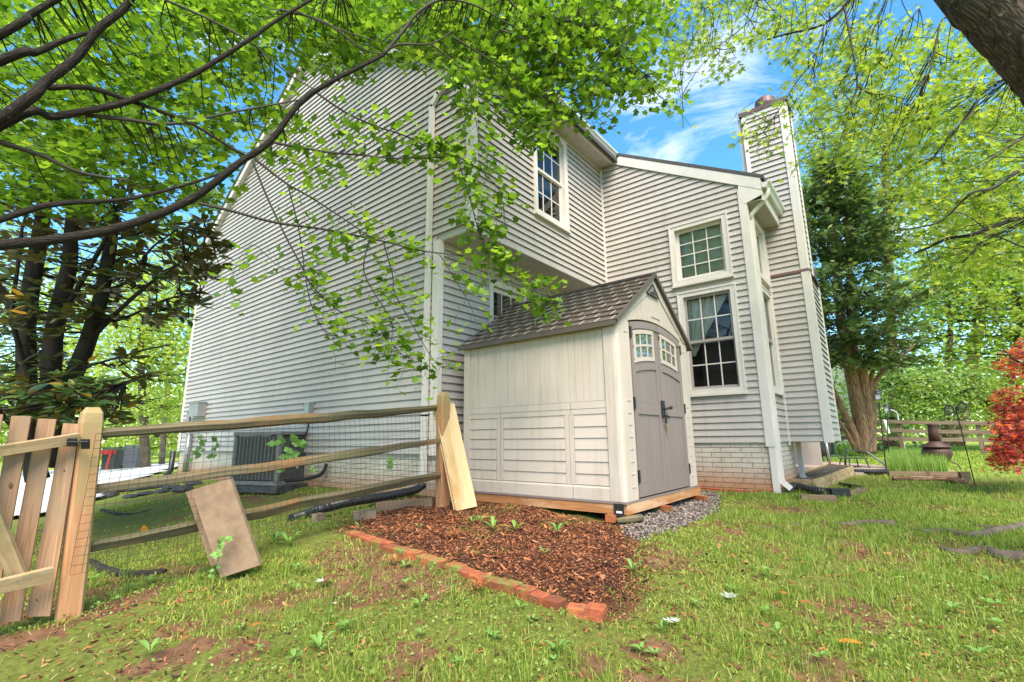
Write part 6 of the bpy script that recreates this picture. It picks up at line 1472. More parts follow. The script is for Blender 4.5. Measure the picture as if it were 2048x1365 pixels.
# ================================================================== TREES
LEAF = [(0, 0, 0), (.28, -.06, .02), (.45, .10, .06), (.36, .27, .02), (.52, .62, .08), (.25, .60, .02), (0, 1.0, .0), (-.25, .60, .02), (-.52, .62, .08), (-.36, .27, .02), (-.45, .10, .06), (-.28, -.06, .02), (0, .36, -.04)]
LEAF_T = [(i, (i + 1) % 12, 12) for i in range(12)]
STAR = [(0, 0, 0), (.12, .12, 0), (.62, .02, .05), (.20, .28, 0), (.66, .55, .05), (.15, .48, 0), (0, 1.05, 0), (-.15, .48, 0), (-.66, .55, .05), (-.20, .28, 0), (-.62, .02, .05), (-.12, .12, 0), (0, .3, -.02)]
OVAL = [(0, 0, 0), (.16, .25, .04), (.19, .55, .05), (.10, .85, .03), (0, 1.0, 0), (-.10, .85, .03), (-.19, .55, .05), (-.16, .25, .04), (0, .5, -.02)]
OVAL_T = [(i, (i + 1) % 8, 8) for i in range(8)]
RHO = [(0, 0, 0), (.34, .45, .08), (0, 1.0, 0), (-.34, .45, .08)]; RHO_T = [(0, 1, 2), (0, 2, 3)]
class Foliage:
    def __init__(s): s.pos = []; s.fwd = []; s.nrm = []; s.size = []
    def leaf(s, p, f, n, z): s.pos.append(p); s.fwd.append(f); s.nrm.append(n); s.size.append(z)
    def build(s, name, tv, tt, mat, parent, rnd=None):
        pos = np.array(s.pos); f = np.array(s.fwd); n = np.array(s.nrm); n = n / np.linalg.norm(n, axis=1, keepdims=True)
        f = f - n * (f * n).sum(1, keepdims=True); f += 1e-6
        V, T, R = scatter(tv, tt, pos, f, n, np.array(s.size), rng.random(len(pos)) if rnd is None else rnd)
        o = big_mesh(name, V, T, mat, parent, rnd=R); o['kind'] = 'stuff'; return o
def gauss3(s): return V3(random.gauss(0, s), random.gauss(0, s), random.gauss(0, s))
class Branches:
    def __init__(s): s.pts = []
    def add(s, pts): s.pts += [np.asarray(p) for p in pts]
    def arr(s): s.A = np.array(s.pts); return s
    def near(s, p): d = ((s.A - p) ** 2).sum(1); i = int(d.argmin()); return s.A[i], math.sqrt(d[i])
def limb(parent, pix, r0, r1, mat, B, name='limb', n=7, wob=.05, sm=5):
    P_ = smooth([p if len(np.shape(p)) and isinstance(p, np.ndarray) else at(*p) for p in pix], sm)
    R_ = np.linspace(r0, r1, len(P_)); MB().tube(P_, R_, n, wob).build(name, MAT[mat], parent, smooth=True); B.add(P_); return P_
def twig_leaves(F, tw, p, d, L, nl, size, tilt, droop=.25, twr=.0035):
    d = unit(d); pts = [p + d * L * t + V3(0, 0, -droop * L * t * t) + gauss3(.008) for t in (0, .33, .66, 1)]
    tw.tube(pts, [twr, twr * .8, twr * .6, twr * .4], 3, cap=False)
    side = unit(np.cross(d, V3(0, 0, 1)) + gauss3(.05))
    for k in range(nl):
        t = (k + .6) / nl; c = pts[0] * (1 - t) + pts[3] * t + V3(0, 0, droop * L * t * (1 - t) * .5); sg = 1 if k % 2 else -1
        f = unit(side * sg * random.uniform(.3, 1.1) + d * random.uniform(.2, .9) + V3(0, 0, -random.uniform(0, .5)) + gauss3(.2))
        st = .035 + random.random() * .03
        F.leaf(c + f * st, f, V3(0, 0, 1) + gauss3(tilt), size * random.uniform(.65, 1.2))
def cloud_twigs(F, tw, B, regions, size, tilt, centre, join=.55, maxj=1.1):
    for (x0, x1, y0, y1, d0, d1, n, nl) in regions:
        for _ in range(n):
            p = at(random.uniform(x0, x1), random.uniform(y0, y1), random.uniform(d0, d1))
            out = p - centre; out[2] *= .3; out = unit(out); d = unit(out + gauss3(.55) * V3(1, 1, .35)); L = random.uniform(.18, .42)
            if random.random() < join:
                q, ds = B.near(p)
                if .05 < ds < maxj: mid = (p + q) / 2 + V3(0, 0, -.05 * ds) + gauss3(.05 * ds); tw.tube(smooth([q, mid, p], 3), np.linspace(.006, .003, 7), 3, cap=False)
            twig_leaves(F, tw, p, d, L, random.randint(*nl), size, tilt)
MAT['maple_leaf'] = M_leaf('maple_leaves', [(0, (.045, .10, .012)), (.15, (.09, .18, .018)), (.45, (.15, .275, .028)), (.8, (.215, .36, .038)), (1, (.33, .46, .07))], .55, .42, 1.25)
MAT['maple_leaf_pale'] = M_leaf('maple_leaves_pale', [(0, (.09, .16, .025)), (.3, (.20, .31, .04)), (.75, (.34, .44, .065)), (1, (.50, .52, .13))], .56, .45, 1.3)
# ---- left maple: trunk stands just out of frame, limbs reach over the yard
LM = V3(-5.15, .75, h(-5.15, .75)); lm = thing('maple_tree', LM, 'maple tree reaching long dark limbs over the fence and gable, upper left', 'tree'); LB = Branches()
tr = [LM - V3(0, 0, .2), LM + V3(.02, 0, .6), LM + V3(.08, -.03, 1.2), LM + V3(.1, -.05, 1.9), LM + V3(.05, 0, 2.8), LM + V3(.1, .1, 4.2)]
limb(lm, [np.array(q) for q in tr], .24, .10, 'limb_dark', LB, 'trunk', 12, .06)
tA, tB, tC = np.array(tr[2]), np.array(tr[3]), np.array(tr[4])
DL = lambda x: 3.15 + max(x, -200) * .0013
def PL(*pts, dd=0.0): return [(x, y, DL(x) + dd) for x, y in pts]
main = [(-260, 520), (-120, 500), (0, 490), (120, 478), (250, 452), (380, 400), (480, 325), (540, 283), (600, 206), (660, 165), (715, 137), (767, 110)]
limb(lm, [tA] + PL(*main), .042, .015, 'limb_dark', LB, n=9)
limb(lm, PL((767, 110), (807, 62), (833, 29), (870, 4), (906, 0), (958, 15), (1016, 48), (1060, 62)), .016, .005, 'twig', LB, 'branch')
limb(lm, PL((767, 110), (796, 90), (862, 88), (905, 62)), .013, .005, 'twig', LB, 'branch')
limb(lm, [tB] + PL((0, 240), (90, 165), (150, 118), (195, 60), (250, 15), (285, -40), dd=-.1), .036, .021, 'limb_dark', LB)
limb(lm, [tB] + PL((0, 252), (110, 234), (225, 212), (293, 190), (385, 150), (458, 106), (513, 70), (549, 44), (623, 0), (680, -30), dd=-.03), .030, .009, 'limb_dark', LB)
limb(lm, [tC] + PL((0, 122), (70, 106), (130, 80), (185, 64)), .034, .012, 'limb_dark', LB)
limb(lm, [tB] + PL((0, 440), (120, 408), (245, 400), (366, 372), (470, 338)), .026, .007, 'limb_dark', LB)
limb(lm, PL((95, 176), (176, 176), (249, 198), (311, 220), (385, 249), (476, 304), (509, 315)), .020, .008, 'limb_dark', LB)
limb(lm, PL((172, 231), (256, 240), (330, 249), (403, 238), (476, 223), (601, 200)), .016, .006, 'twig', LB, 'branch')
limb(lm, [tC] + PL((0, 70), (60, 30), (130, -10), (220, -60), dd=.1), .03, .015, 'limb_dark', LB)
limb(lm, PL((0, 285), (80, 310), (160, 345), (260, 362)), .018, .006, 'twig', LB, 'branch')
limb(lm, PL((330, 0), (420, 40), (500, 85), (580, 150), (640, 185)), .010, .004, 'twig', LB, 'branch')
limb(lm, PL((560, 20), (650, 45), (720, 95), (760, 108)), .010, .005, 'twig', LB, 'branch')
limb(lm, PL((585, 20), (680, 60), (760, 85)), .008, .004, 'twig', LB, 'branch')
low = []
for pts, r in (([(396, 407), (458, 421), (549, 445), (641, 458), (700, 469), (766, 483), (843, 502), (929, 512)], .013),
               ([(509, 318), (571, 366), (623, 396), (690, 440), (740, 475)], .010),
               ([(505, 322), (530, 385), (560, 450), (579, 488), (607, 540), (622, 569), (670, 617), (718, 639), (761, 660), (785, 699), (823, 718)], .008),
               ([(576, 372), (591, 430), (603, 492), (610, 550), (622, 608), (646, 660), (670, 677)], .006),
               ([(740, 478), (727, 536), (747, 584), (775, 627), (785, 655), (785, 690), (814, 718)], .006),
               ([(766, 483), (785, 550), (790, 588), (828, 655), (862, 713), (886, 737)], .006),
               ([(628, 182), (660, 205), (698, 229), (752, 253), (807, 271), (862, 297), (914, 315), (950, 333), (991, 370), (1005, 403), (1010, 450)], .009),
               ([(540, 284), (650, 304), (723, 311), (796, 317), (870, 315), (914, 315)], .010),
               ([(903, 73), (980, 121), (1035, 168), (1060, 220), (1070, 270)], .008), ([(1010, -10), (1038, 22), (1071, 35), (1122, 38), (1200, 70), (1290, 150)], .012),
               ([(1000, 60), (1082, 92), (1126, 128), (1177, 141), (1240, 190)], .007), ([(690, 300), (640, 330), (600, 350)], .006),
               ([(914, 315), (940, 400), (960, 470), (985, 520), (1050, 570), (1095, 585)], .006), ([(862, 88), (930, 150), (950, 230), (960, 300)], .007),
               ([(880, 510), (910, 560), (940, 610), (950, 640)], .004), ([(607, 540), (560, 535), (500, 490), (455, 575)], .003)):
    low.append(limb(lm, PL(*pts), r, r * .35, 'twig', LB, 'branch', 6))
LB.arr(); F = Foliage(); TW = MB()
cen = tB
regs = [(-80, 500, -60, 140, 4.2, 6.6, 400, (8, 12)), (300, 900, -60, 55, 4.5, 6.6, 370, (8, 12)), (-60, 430, 120, 290, 4.1, 6.4, 360, (8, 12)), (430, 540, 130, 250, 4.4, 5.4, 40, (6, 9)), (-60, 420, 280, 410, 4.0, 5.8, 190, (8, 12)),
        (540, 720, 50, 130, 4.6, 5.6, 60, (6, 9)), (600, 940, 50, 112, 4.6, 6.0, 120, (7, 10)), (-100, 520, -80, 290, 6.4, 9.5, 230, (9, 13)), (-100, 370, 290, 420, 5.6, 8.5, 95, (9, 13)), (540, 900, -60, 40, 6.4, 8, 150, (9, 13)),
        (880, 1290, -50, 85, 4.6, 6.2, 310, (8, 12)), (960, 1200, 70, 190, 4.6, 5.6, 125, (7, 10)), (1190, 1315, 80, 180, 4.8, 5.8, 46, (6, 9)), (980, 1110, 190, 280, 4.5, 5.2, 40, (6, 9)), (1120, 1200, 200, 250, 4.7, 5.2, 8, (4, 6)), (1220, 1330, 190, 215, 5.0, 5.4, 9, (4, 7)),
        (890, 970, 100, 220, 4.4, 5.0, 34, (5, 8)), (-60, 330, 20, 300, 3.5, 4.2, 50, (5, 8)), (480, 620, 250, 320, 4.0, 4.5, 16, (4, 7))]
cloud_twigs(F, TW, LB, regs, .072, .5, cen)
def along(F, tw, pts, t0, t1, n, nl, size, tilt, L=.22, droop=.35, up=0):
    for k in range(n):
        f = t0 + (t1 - t0) * (k + random.random()) / n; i = f * (len(pts) - 1); a = pts[int(i)]; b = pts[min(int(i) + 1, len(pts) - 1)]; p = a + (b - a) * (i - int(i))
        d = unit(b - a + 1e-6); sd_ = unit(np.cross(d, FW) * random.choice((-1, 1)) + d * .8 + gauss3(.4)); twig_leaves(F, tw, p, sd_, L * random.uniform(.5, 1.2), random.randint(*nl), size, tilt, droop, .0022)
for i, (t0, t1, n, nl) in {0: (.35, 1, 26, (3, 6)), 1: (.3, 1, 9, (3, 5)), 2: (.35, 1, 26, (3, 6)), 3: (.3, 1, 15, (3, 6)), 4: (.15, 1, 19, (3, 6)), 5: (.1, 1, 24, (3, 6)), 6: (.1, 1, 44, (4, 7)), 7: (.15, 1, 22, (3, 6)), 8: (.1, 1, 30, (4, 7)), 9: (.1, 1, 34, (4, 7)), 10: (.1, 1, 26, (4, 7)), 11: (0, 1, 6, (3, 5)), 12: (.1, 1, 52, (4, 7)), 13: (.1, 1, 26, (4, 7)), 14: (.1, 1, 7, (3, 4)), 15: (.2, 1, 9, (3, 5))}.items():
    along(F, TW, low[i], t0, t1, int(n * 1.15), nl, .070, .45 if i < 6 else .6)
F.build('leaves', LEAF, LEAF_T, MAT['maple_leaf'], lm); tw_ = TW.build('twigs', MAT['twig'], lm); tw_['kind'] = 'stuff'
print('left maple leaves', len(F.pos))
# ---- right maple: thick leaning trunk at the upper right
RM = V3(.95, -6.0, h(.95, -6.0)); rm = thing('maple_tree', RM, 'large maple with thick leaning bark trunk at the upper right corner', 'tree'); RB = Branches()
trk = [RM - V3(0, 0, .3), RM + V3(-.02, 0, .15), RM + V3(-.06, .02, .9), at(2255, 430, 3.25), at(2205, 280, 3.2), at(2140, 172, 3.2), at(2072, 94, 3.2), at(2002, 30, 3.25), at(1920, -45, 3.35), at(1720, -300, 3.9), at(1600, -520, 4.6)]
P_ = smooth(trk, 7); R_ = np.interp(np.linspace(0, 1, len(P_)), np.linspace(0, 1, 11), [.40, .33, .27, .22, .21, .215, .205, .185, .16, .12, .08])
MB().tube(P_, R_, 28, .035).build('trunk', MAT['trunk_bark'], rm, smooth=True); RB.add(P_)
# bark plates: long broken ridges running up the trunk
ridg = MB()
for k in range(190):
    i = random.uniform(.22, .86) * (len(P_) - 4); i0 = int(i); a = random.uniform(0, 6.28); L = random.randint(2, 3)
    pts = []
    for j in range(L + 1):
        c = P_[i0 + j]; t = unit(P_[i0 + j + 1] - P_[i0 + j]); e1 = unit(np.cross(t, V3(0, 1, .2))); e2 = np.cross(t, e1); aa = a + .12 * j + random.uniform(-.05, .05)
        pts.append(c + (e1 * math.cos(aa) + e2 * math.sin(aa)) * R_[i0 + j] * .985)
    ridg.tube(pts, [.004] + [random.uniform(.008, .013)] * (L - 1) + [.004], 5, .25, cap=False)
ro = ridg.build('bark_ridges', MAT['trunk_bark'], rm, smooth=True); ro['kind'] = 'stuff'
limb(rm, [P_[int(len(P_) * .52)], at(2085, 40, 3.35), at(2075, -40, 3.45), at(2110, -180, 3.6)], .16, .09, 'trunk_bark', RB, 'limb', 14, .05)
DR = lambda x, y: 4.4 + abs(x - 1950) * .0022 + max(0, 300 - y) * .002
def PR(*pts, dd=0): return [(x, y, DR(x, y) + dd) for x, y in pts]
tE, tF = P_[int(len(P_) * .76)], P_[int(len(P_) * .5)]
rbr = []
for pts, r, src in (([(1760, -60), (1699, 0), (1681, 22), (1648, 48), (1615, 60), (1575, 68), (1534, 80)], .022, tE), ([(1648, 48), (1641, 84), (1622, 128), (1593, 165), (1556, 223), (1527, 264), (1505, 278)], .010, None),
                    ([(1688, 11), (1699, 66), (1710, 128), (1714, 172), (1703, 205), (1692, 249), (1674, 300), (1659, 340)], .013, None), ([(1714, 172), (1740, 187), (1772, 190), (1824, 201)], .008, None),
                    ([(1905, 30), (1882, 44), (1871, 95), (1860, 139), (1838, 183), (1820, 216)], .010, None), ([(2030, 150), (2000, 161), (1923, 183), (1871, 203)], .008, None), ([(1959, 198), (1937, 234), (1901, 267), (1871, 311), (1842, 322)], .009, None),
                    ([(1800, -40), (1772, 0), (1750, 51), (1732, 88), (1710, 121)], .009, tE), ([(1838, 18), (1805, 59), (1776, 95), (1743, 136)], .008, None), ([(1450, -60), (1417, 0), (1402, 44), (1380, 92), (1362, 136), (1364, 176), (1366, 256)], .011, None),
                    ([(1370, -60), (1348, 0), (1337, 48), (1326, 99)], .012, None), ([(1337, 114), (1355, 165), (1366, 220)], .006, None),
                    ([(2120, 400), (2048, 432), (2010, 445), (1979, 458), (1939, 471), (1895, 478), (1851, 498), (1829, 507)], .030, tF), ([(1983, 463), (1957, 493), (1930, 520), (1908, 546)], .012, None),
                    ([(2120, 300), (2048, 335), (1988, 375), (1948, 384), (1922, 405), (1878, 445), (1807, 460)], .018, tF), ([(2060, 500), (1990, 470), (1930, 430), (1880, 420)], .008, None), ([(2060, 270), (1990, 310), (1960, 350)], .010, None),
                    ([(1560, -80), (1520, -10), (1500, 40), (1440, 90), (1400, 110)], .010, None), ([(1659, 340), (1640, 380), (1620, 400)], .005, None)):
    q = PR(*pts)
    if src is not None: q = [src] + q
    rbr.append(limb(rm, q, r, r * .35, 'twig' if r < .02 else 'limb_dark', RB, 'branch', 6))
RB = Branches(); [RB.add(q) for q in rbr]
RB.arr(); F = Foliage(); TW = MB()
regs = [(1330, 1720, -50, 95, 5.2, 7.5, 230, (6, 9)), (1330, 1500, 80, 160, 5.2, 6.5, 36, (4, 7)), (1590, 1690, 100, 220, 5.0, 6.5, 40, (4, 7)), (1660, 2080, 40, 230, 4.8, 7.5, 400, (6, 10)), (1790, 2090, 210, 420, 4.8, 7.5, 380, (6, 10)), (1690, 1800, 220, 330, 5.2, 7.0, 60, (5, 8)),
        (1600, 1720, 230, 320, 5.2, 7.0, 26, (4, 7)), (1850, 2100, 400, 540, 4.8, 7.5, 220, (6, 10)), (1900, 2100, 530, 620, 5.5, 8, 50, (5, 9)), (1500, 1575, 190, 290, 5.2, 5.6, 11, (4, 7))]
cloud_twigs(F, TW, RB, regs, .072, .6, tF, .5, 1.0)
for i, n in ((1, 16), (2, 16), (3, 6), (4, 8), (5, 8), (6, 9), (7, 8), (8, 8), (9, 9), (12, 16), (13, 10), (14, 14), (17, 8)): along(F, TW, rbr[i], .2, 1, n, (3, 6), .08, .6)
F.build('leaves', STAR, LEAF_T, MAT['maple_leaf_pale'], rm); tw_ = TW.build('twigs', MAT['twig'], rm); tw_['kind'] = 'stuff'
print('right maple leaves', len(F.pos))
MB().box((-9, -9, -9.0), (-8.99, -8.99, -8.99)) if False else None
for pts, r in (([(1640, 1042), (1690, 1048), (1735, 1043), (1790, 1047)], .035), ([(1810, 1054), (1850, 1062), (1890, 1060), (1940, 1070), (1990, 1062), (2048, 1052)], .05), ([(1880, 1094), (1920, 1103), (1965, 1098), (2000, 1110), (2048, 1116)], .06), ([(1950, 1050), (2000, 1056), (2060, 1054), (2110, 1066)], .05), ([(1500, 1052), (1545, 1056), (1600, 1050)], .03)):
    Q_ = smooth([gnd(*q) - V3(0, 0, r * .25) for q in pts], 5); MB().tube(Q_, np.interp(np.linspace(0, 1, len(Q_)), [0, .5, 1], [r * .4, r * .7, r]), 8, .12).build('root', MAT['root'] if 'root' in MAT else MAT['bark'], rm, smooth=True)
for pts, r in (([(165, 1120), (215, 1140), (270, 1146), (330, 1140)], .05), ([(205, 1020), (255, 1030), (300, 1020)], .035)):
    Q_ = smooth([gnd(*q) - V3(0, 0, r * .3) for q in pts], 5); MB().tube(Q_, np.linspace(r, r * .5, len(Q_)), 8, .12).build('root', MAT['bark_dark'], lm, smooth=True)
# ---- magnolia behind the gate
mg0 = at(85, 905, 6.0); mg0[2] = h(mg0[0], mg0[1]); mg = thing('magnolia_tree', mg0, 'dark multi stemmed magnolia with brown backed leaves behind the gate', 'tree'); GB = Branches()
gl = []
for pts, r in (([(75, 960, 6.0), (60, 850, 6.0), (53, 655, 6.1), (79, 480, 6.2), (90, 400, 6.3), (100, 300, 6.4)], .12), ([(92, 930, 6.0), (100, 787, 6.0), (110, 655, 6.0), (138, 538, 6.1), (142, 470, 6.1), (150, 380, 6.2)], .12), ([(110, 930, 6.0), (138, 780, 5.95), (176, 684, 5.9), (205, 582, 5.9), (223, 480, 6.0), (228, 420, 6.1)], .11),
               ([(176, 684, 5.9), (250, 610, 5.8), (310, 560, 5.8), (370, 520, 5.9)], .03), ([(110, 655, 6), (165, 560, 5.9), (210, 480, 5.8), (225, 440, 5.8)], .035), ([(190, 640, 5.9), (240, 640, 5.9), (330, 600, 6.0), (400, 585, 6.1)], .02), ([(53, 655, 6.1), (20, 600, 6.0), (-10, 560, 5.9), (-40, 480, 5.9)], .05), ([(60, 760, 6), (25, 640, 5.8), (35, 540, 5.7), (45, 450, 5.7)], .03),
               ([(150, 740, 5.9), (220, 720, 5.7), (290, 700, 5.6), (340, 690, 5.6)], .016), ([(140, 800, 5.9), (190, 780, 5.6), (250, 765, 5.5)], .014), ([(205, 582, 5.9), (260, 560, 5.9), (300, 500, 6.0), (340, 470, 6.0)], .02), ([(223, 480, 6.0), (270, 470, 6.0), (330, 450, 6.1), (420, 470, 6.2)], .02), ([(30, 860, 5.8), (-20, 800, 5.6)], .03)):
    gl.append(limb(mg, pts, r, r * .5, 'bark_dark', GB, 'stem' if r > .1 else 'branch', 9))
GB.arr(); F = Foliage(); TW = MB()
MAT['magnolia_leaf'] = M_leaf('magnolia_leaves', [(0, (.025, .05, .012)), (.6, (.06, .12, .028)), (.93, (.11, .18, .045)), (1, (.36, .19, .02))], .22, .3, 1.3, under=(.14, .115, .045))
for (x0, x1, y0, y1, d0, d1, n) in ((-80, 240, 420, 640, 5.4, 7.2, 120), (200, 420, 440, 560, 5.6, 6.6, 66), (150, 400, 540, 640, 5.6, 6.6, 42), (-80, 180, 620, 800, 5.2, 6.8, 66), (-60, 240, 760, 850, 4.6, 6.2, 92), (220, 300, 690, 830, 5.4, 5.9, 9), (-80, 300, 320, 440, 5.6, 7.2, 60), (380, 445, 470, 540, 5.9, 6.4, 8)):
    for _ in range(n):
        p = at(random.uniform(x0, x1), random.uniform(y0, y1), random.uniform(d0, d1)); q, ds = GB.near(p)
        if ds < 1.2: TW.tube(smooth([q, (p + q) / 2 - V3(0, 0, .06 * ds), p], 3), np.linspace(.010, .005, 7), 4, cap=False)
        ax = unit(p - q + V3(0, 0, .15) + gauss3(.2)); e1 = unit(np.cross(ax, V3(.3, .2, 1))); e2 = np.cross(ax, e1); nw = random.randint(6, 9)
        for k in range(nw):
            a = 6.283 * k / nw + random.uniform(-.3, .3); f = unit(e1 * math.cos(a) + e2 * math.sin(a) + ax * random.uniform(.1, .7) + V3(0, 0, -.12)); nn_ = unit(V3(0, 0, 1) + ax * .5 - f * .3 + gauss3(.25))
            F.leaf(p + f * .02, f, nn_, random.uniform(.12, .20))
F.build('leaves', OVAL, OVAL_T, MAT['magnolia_leaf'], mg); tw_ = TW.build('twigs', MAT['bark_dark'], mg); tw_['kind'] = 'stuff'
# ---- conifer behind the chimney
cy0 = gnd(1728, 898, 40); cy0 = at(1728, 897, 17.0); cy0[2] = h(cy0[0], cy0[1]); cy = thing('cypress_tree', cy0, 'tall dark green cypress with several reddish trunks behind the chimney', 'tree')
DC_ = 17.0; CB = Branches()
for pts, r in (([(1728, 905), (1722, 850), (1705, 760), (1690, 690), (1678, 600), (1672, 450), (1665, 330)], .26), ([(1738, 905), (1735, 840), (1722, 740), (1705, 690), (1700, 560), (1695, 420)], .24), ([(1718, 900), (1700, 850), (1675, 800), (1650, 745), (1640, 690)], .16), ([(1745, 900), (1747, 820), (1745, 780), (1765, 745), (1800, 715), (1830, 690)], .12), ([(1745, 830), (1742, 760), (1752, 735), (1775, 710), (1810, 690)], .09), ([(1712, 900), (1690, 860), (1672, 835)], .10)):
    limb(cy, [(x, y, DC_) for x, y in pts], r, r * .35, 'bark_red', CB, 'trunk' if r > .15 else 'limb', 9, .05)
CB.arr(); F = Foliage()
MAT['cypress'] = M_leaf('cypress_sprays', [(0, (.04, .075, .032)), (.5, (.085, .15, .058)), (.85, (.15, .23, .08)), (1, (.24, .31, .11))], .3, .65, 1.1)
SPR = [(0, 0, 0), (.30, .25, .0), (.12, .35, 0), (.34, .6, -.04), (.10, .68, 0), (0, 1.1, -.08), (-.10, .68, 0), (-.34, .6, -.04), (-.12, .35, 0), (-.30, .25, 0)]
SPR_T = [(0, 1, 2), (0, 2, 8), (0, 8, 9), (2, 3, 4), (2, 4, 6), (2, 6, 8), (6, 7, 8), (4, 5, 6)]
TW = MB()
TIER = [(ty, random.uniform(.65, 1.12)) for ty in range(338, 725, 34)]
for _ in range(600):
    ty, tw_f = random.choice(TIER); y = ty + random.gauss(0, 7); w = tw_f * np.interp(y, [330, 420, 520, 600, 680, 720], [45, 95, 130, 158, 160, 105]); cx = np.interp(y, [330, 720], [1660, 1715])
    x = cx + random.uniform(-1, 1) * w * (1 if random.random() < .7 else .6); y += abs(x - cx) * .10; p = at(x, y, DC_ + random.uniform(-2.0, 1.8) * w / 130)
    out = (p - cy0) * V3(1, 1, 0); out = unit(out + gauss3(.3)); L = random.uniform(.35, .75)
    q = p - out * L; TW.tube([q - V3(0, 0, .1), p, p + out * L + V3(0, 0, .12)], [.02, .015, .006], 3, cap=False)
    for k in range(26):
        c = p + out * random.uniform(-L, L) + gauss3(.15) * V3(1, 1, .45); F.leaf(c, unit(out + gauss3(.55) + V3(0, 0, -.15)), V3(0, 0, 1) + gauss3(.4), random.uniform(.13, .30))
F.build('sprays', SPR, SPR_T, MAT['cypress'], cy); tw_ = TW.build('twigs', MAT['bark_red'], cy); tw_['kind'] = 'stuff'
# ---- red japanese maple at the right edge
jr = at(2140, 985, 7.6); jr[2] = h(jr[0], jr[1]); jm = thing('japanese_maple', jr, 'red leaved Japanese maple at the right edge of the lawn', 'tree'); JB = Branches()
for pts, r in (([jr - V3(0, 0, .1), at(2130, 930, 7.6), at(2120, 860, 7.6), at(2100, 790, 7.6)], .06), ([at(2120, 870, 7.6), at(2070, 840, 7.4), at(2020, 850, 7.3), at(1990, 890, 7.2)], .03), ([at(2110, 800, 7.6), at(2060, 740, 7.5), at(2020, 715, 7.4)], .03), ([at(2110, 830, 7.6), at(2066, 800, 7.3), at(2000, 830, 7.2)], .025), ([at(2110, 800, 7.6), at(2180, 740, 7.7)], .03)):
    limb(jm, pts, r, r * .4, 'bark_dark', JB, 'trunk' if r > .05 else 'branch')
JB.arr(); F = Foliage(); TW = MB()
MAT['red_leaf'] = M_leaf('red_maple_leaves', [(0, (.18, .022, .03)), (.4, (.36, .05, .06)), (.75, (.56, .11, .10)), (.95, (.66, .22, .09)), (1, (.55, .28, .06))], .45, .5, 1.7)
for (cx, cyy, rx, ry, d0, d1, n) in ((2046, 725, 42, 30, 7.2, 7.7, 34), (2076, 700, 60, 25, 7.3, 8, 36), (2050, 800, 62, 34, 7.0, 7.9, 74), (2051, 845, 62, 36, 6.9, 7.8, 80), (2036, 885, 50, 28, 6.9, 7.5, 56), (2014, 905, 26, 14, 6.9, 7.3, 20), (2126, 800, 60, 80, 7.0, 8.2, 80)):
    for _ in range(n):
        a, rr = random.uniform(0, 6.283), math.sqrt(random.random()); p = at(cx + rx * rr * math.cos(a), cyy + ry * rr * math.sin(a), random.uniform(d0, d1)); d = unit((p - jr) * V3(1, 1, 0) + gauss3(.4) + V3(0, 0, -.3))
        twig_leaves(F, TW, p, d, random.uniform(.12, .25), random.randint(9, 14), .075, .45, .6)
F.build('leaves', STAR, LEAF_T, MAT['red_leaf'], jm); tw_ = TW.build('twigs', MAT['bark_dark'], jm); tw_['kind'] = 'stuff'
# ---- trees and shrubs further off
MAT['leaf_bg'] = M_leaf('spring_leaves', [(0, (.12, .21, .04)), (.4, (.26, .39, .075)), (.8, (.38, .50, .11)), (1, (.55, .62, .22))], .5, .5, 1.4)
MAT['leaf_bg2'] = M_leaf('blue_green_leaves', [(0, (.12, .21, .07)), (.5, (.25, .38, .14)), (1, (.45, .54, .25))], .5, .5, 1.3)
MAT['leaf_bg3'] = M_leaf('yellow_green_leaves', [(0, (.18, .27, .04)), (.5, (.36, .46, .075)), (1, (.56, .61, .18))], .5, .5, 1.4)
def bg_tree(name, px, py, D, rx, rz, nclump, per, mat, label, cat='tree', leaf=.16, trunk=True, tr_px=None, group=None, tmat='bark', tr_r=.18):
    c = at(px, py, D); base = at(tr_px or px, 880, D); base[2] = h(base[0], base[1]); t = thing(name, base, label, cat, group); F = Foliage(); B_ = Branches()
    top = c + V3(0, 0, rz * .4)
    if trunk:
        P2 = smooth([base - V3(0, 0, .2), base * .6 + c * .4 + gauss3(.15), c + gauss3(.1), top], 4); MB().tube(P2, np.linspace(tr_r, tr_r * .25, len(P2)), 8, .06).build('trunk', MAT[tmat], t, smooth=True); B_.add(P2)
    else: B_.add([base, (base + c) / 2, c])
    B_.arr(); W_ = MB(); C_ = []
    for _ in range(nclump):
        v = unit(gauss3(1)); r = random.random() ** .45; p = c + V3(v[0] * rx, v[1] * rx, v[2] * rz) * r
        if p[2] < base[2] + .15: p[2] = base[2] + random.uniform(.15, .5)
        C_.append(p); q, ds = B_.near(p); W_.tube([q, (p + q) / 2 + gauss3(.06 * ds), p], [.035 * min(1, D / 20), .02, .008], 4, cap=False)
    C_ = np.array(C_); n = nclump * per; ci = np.repeat(np.arange(nclump), per); sp_ = rx * .62 / (nclump ** .33) + .12
    pos = C_[ci] + rng.normal(0, 1, (n, 3)) * np.array([sp_, sp_, sp_ * .6]); pos[:, 2] = np.maximum(pos[:, 2], base[2] + .05)
    f = rng.normal(0, 1, (n, 3)); f[:, 2] -= .5; nr = rng.normal(0, .7, (n, 3)); nr[:, 2] += 1; nr /= np.linalg.norm(nr, axis=1, keepdims=True); f -= nr * (f * nr).sum(1, keepdims=True)
    V, T, R = scatter(RHO, RHO_T, pos, f, nr, rng.uniform(.6, 1.3, n) * leaf, rng.random(n)); lo = big_mesh('leaves', V, T, MAT[mat], t, rnd=R); lo['kind'] = 'stuff'
    wo_ = W_.build('branches', MAT['twig'], t); wo_['kind'] = 'stuff'; return t
bg_tree('broadleaf_tree', 1985, 430, 25, 6.5, 6.5, 120, 60, 'leaf_bg3', 'big yellow green tree filling the upper right behind the lawn', leaf=.26, tr_px=1905, tr_r=.35, tmat='bark_red')
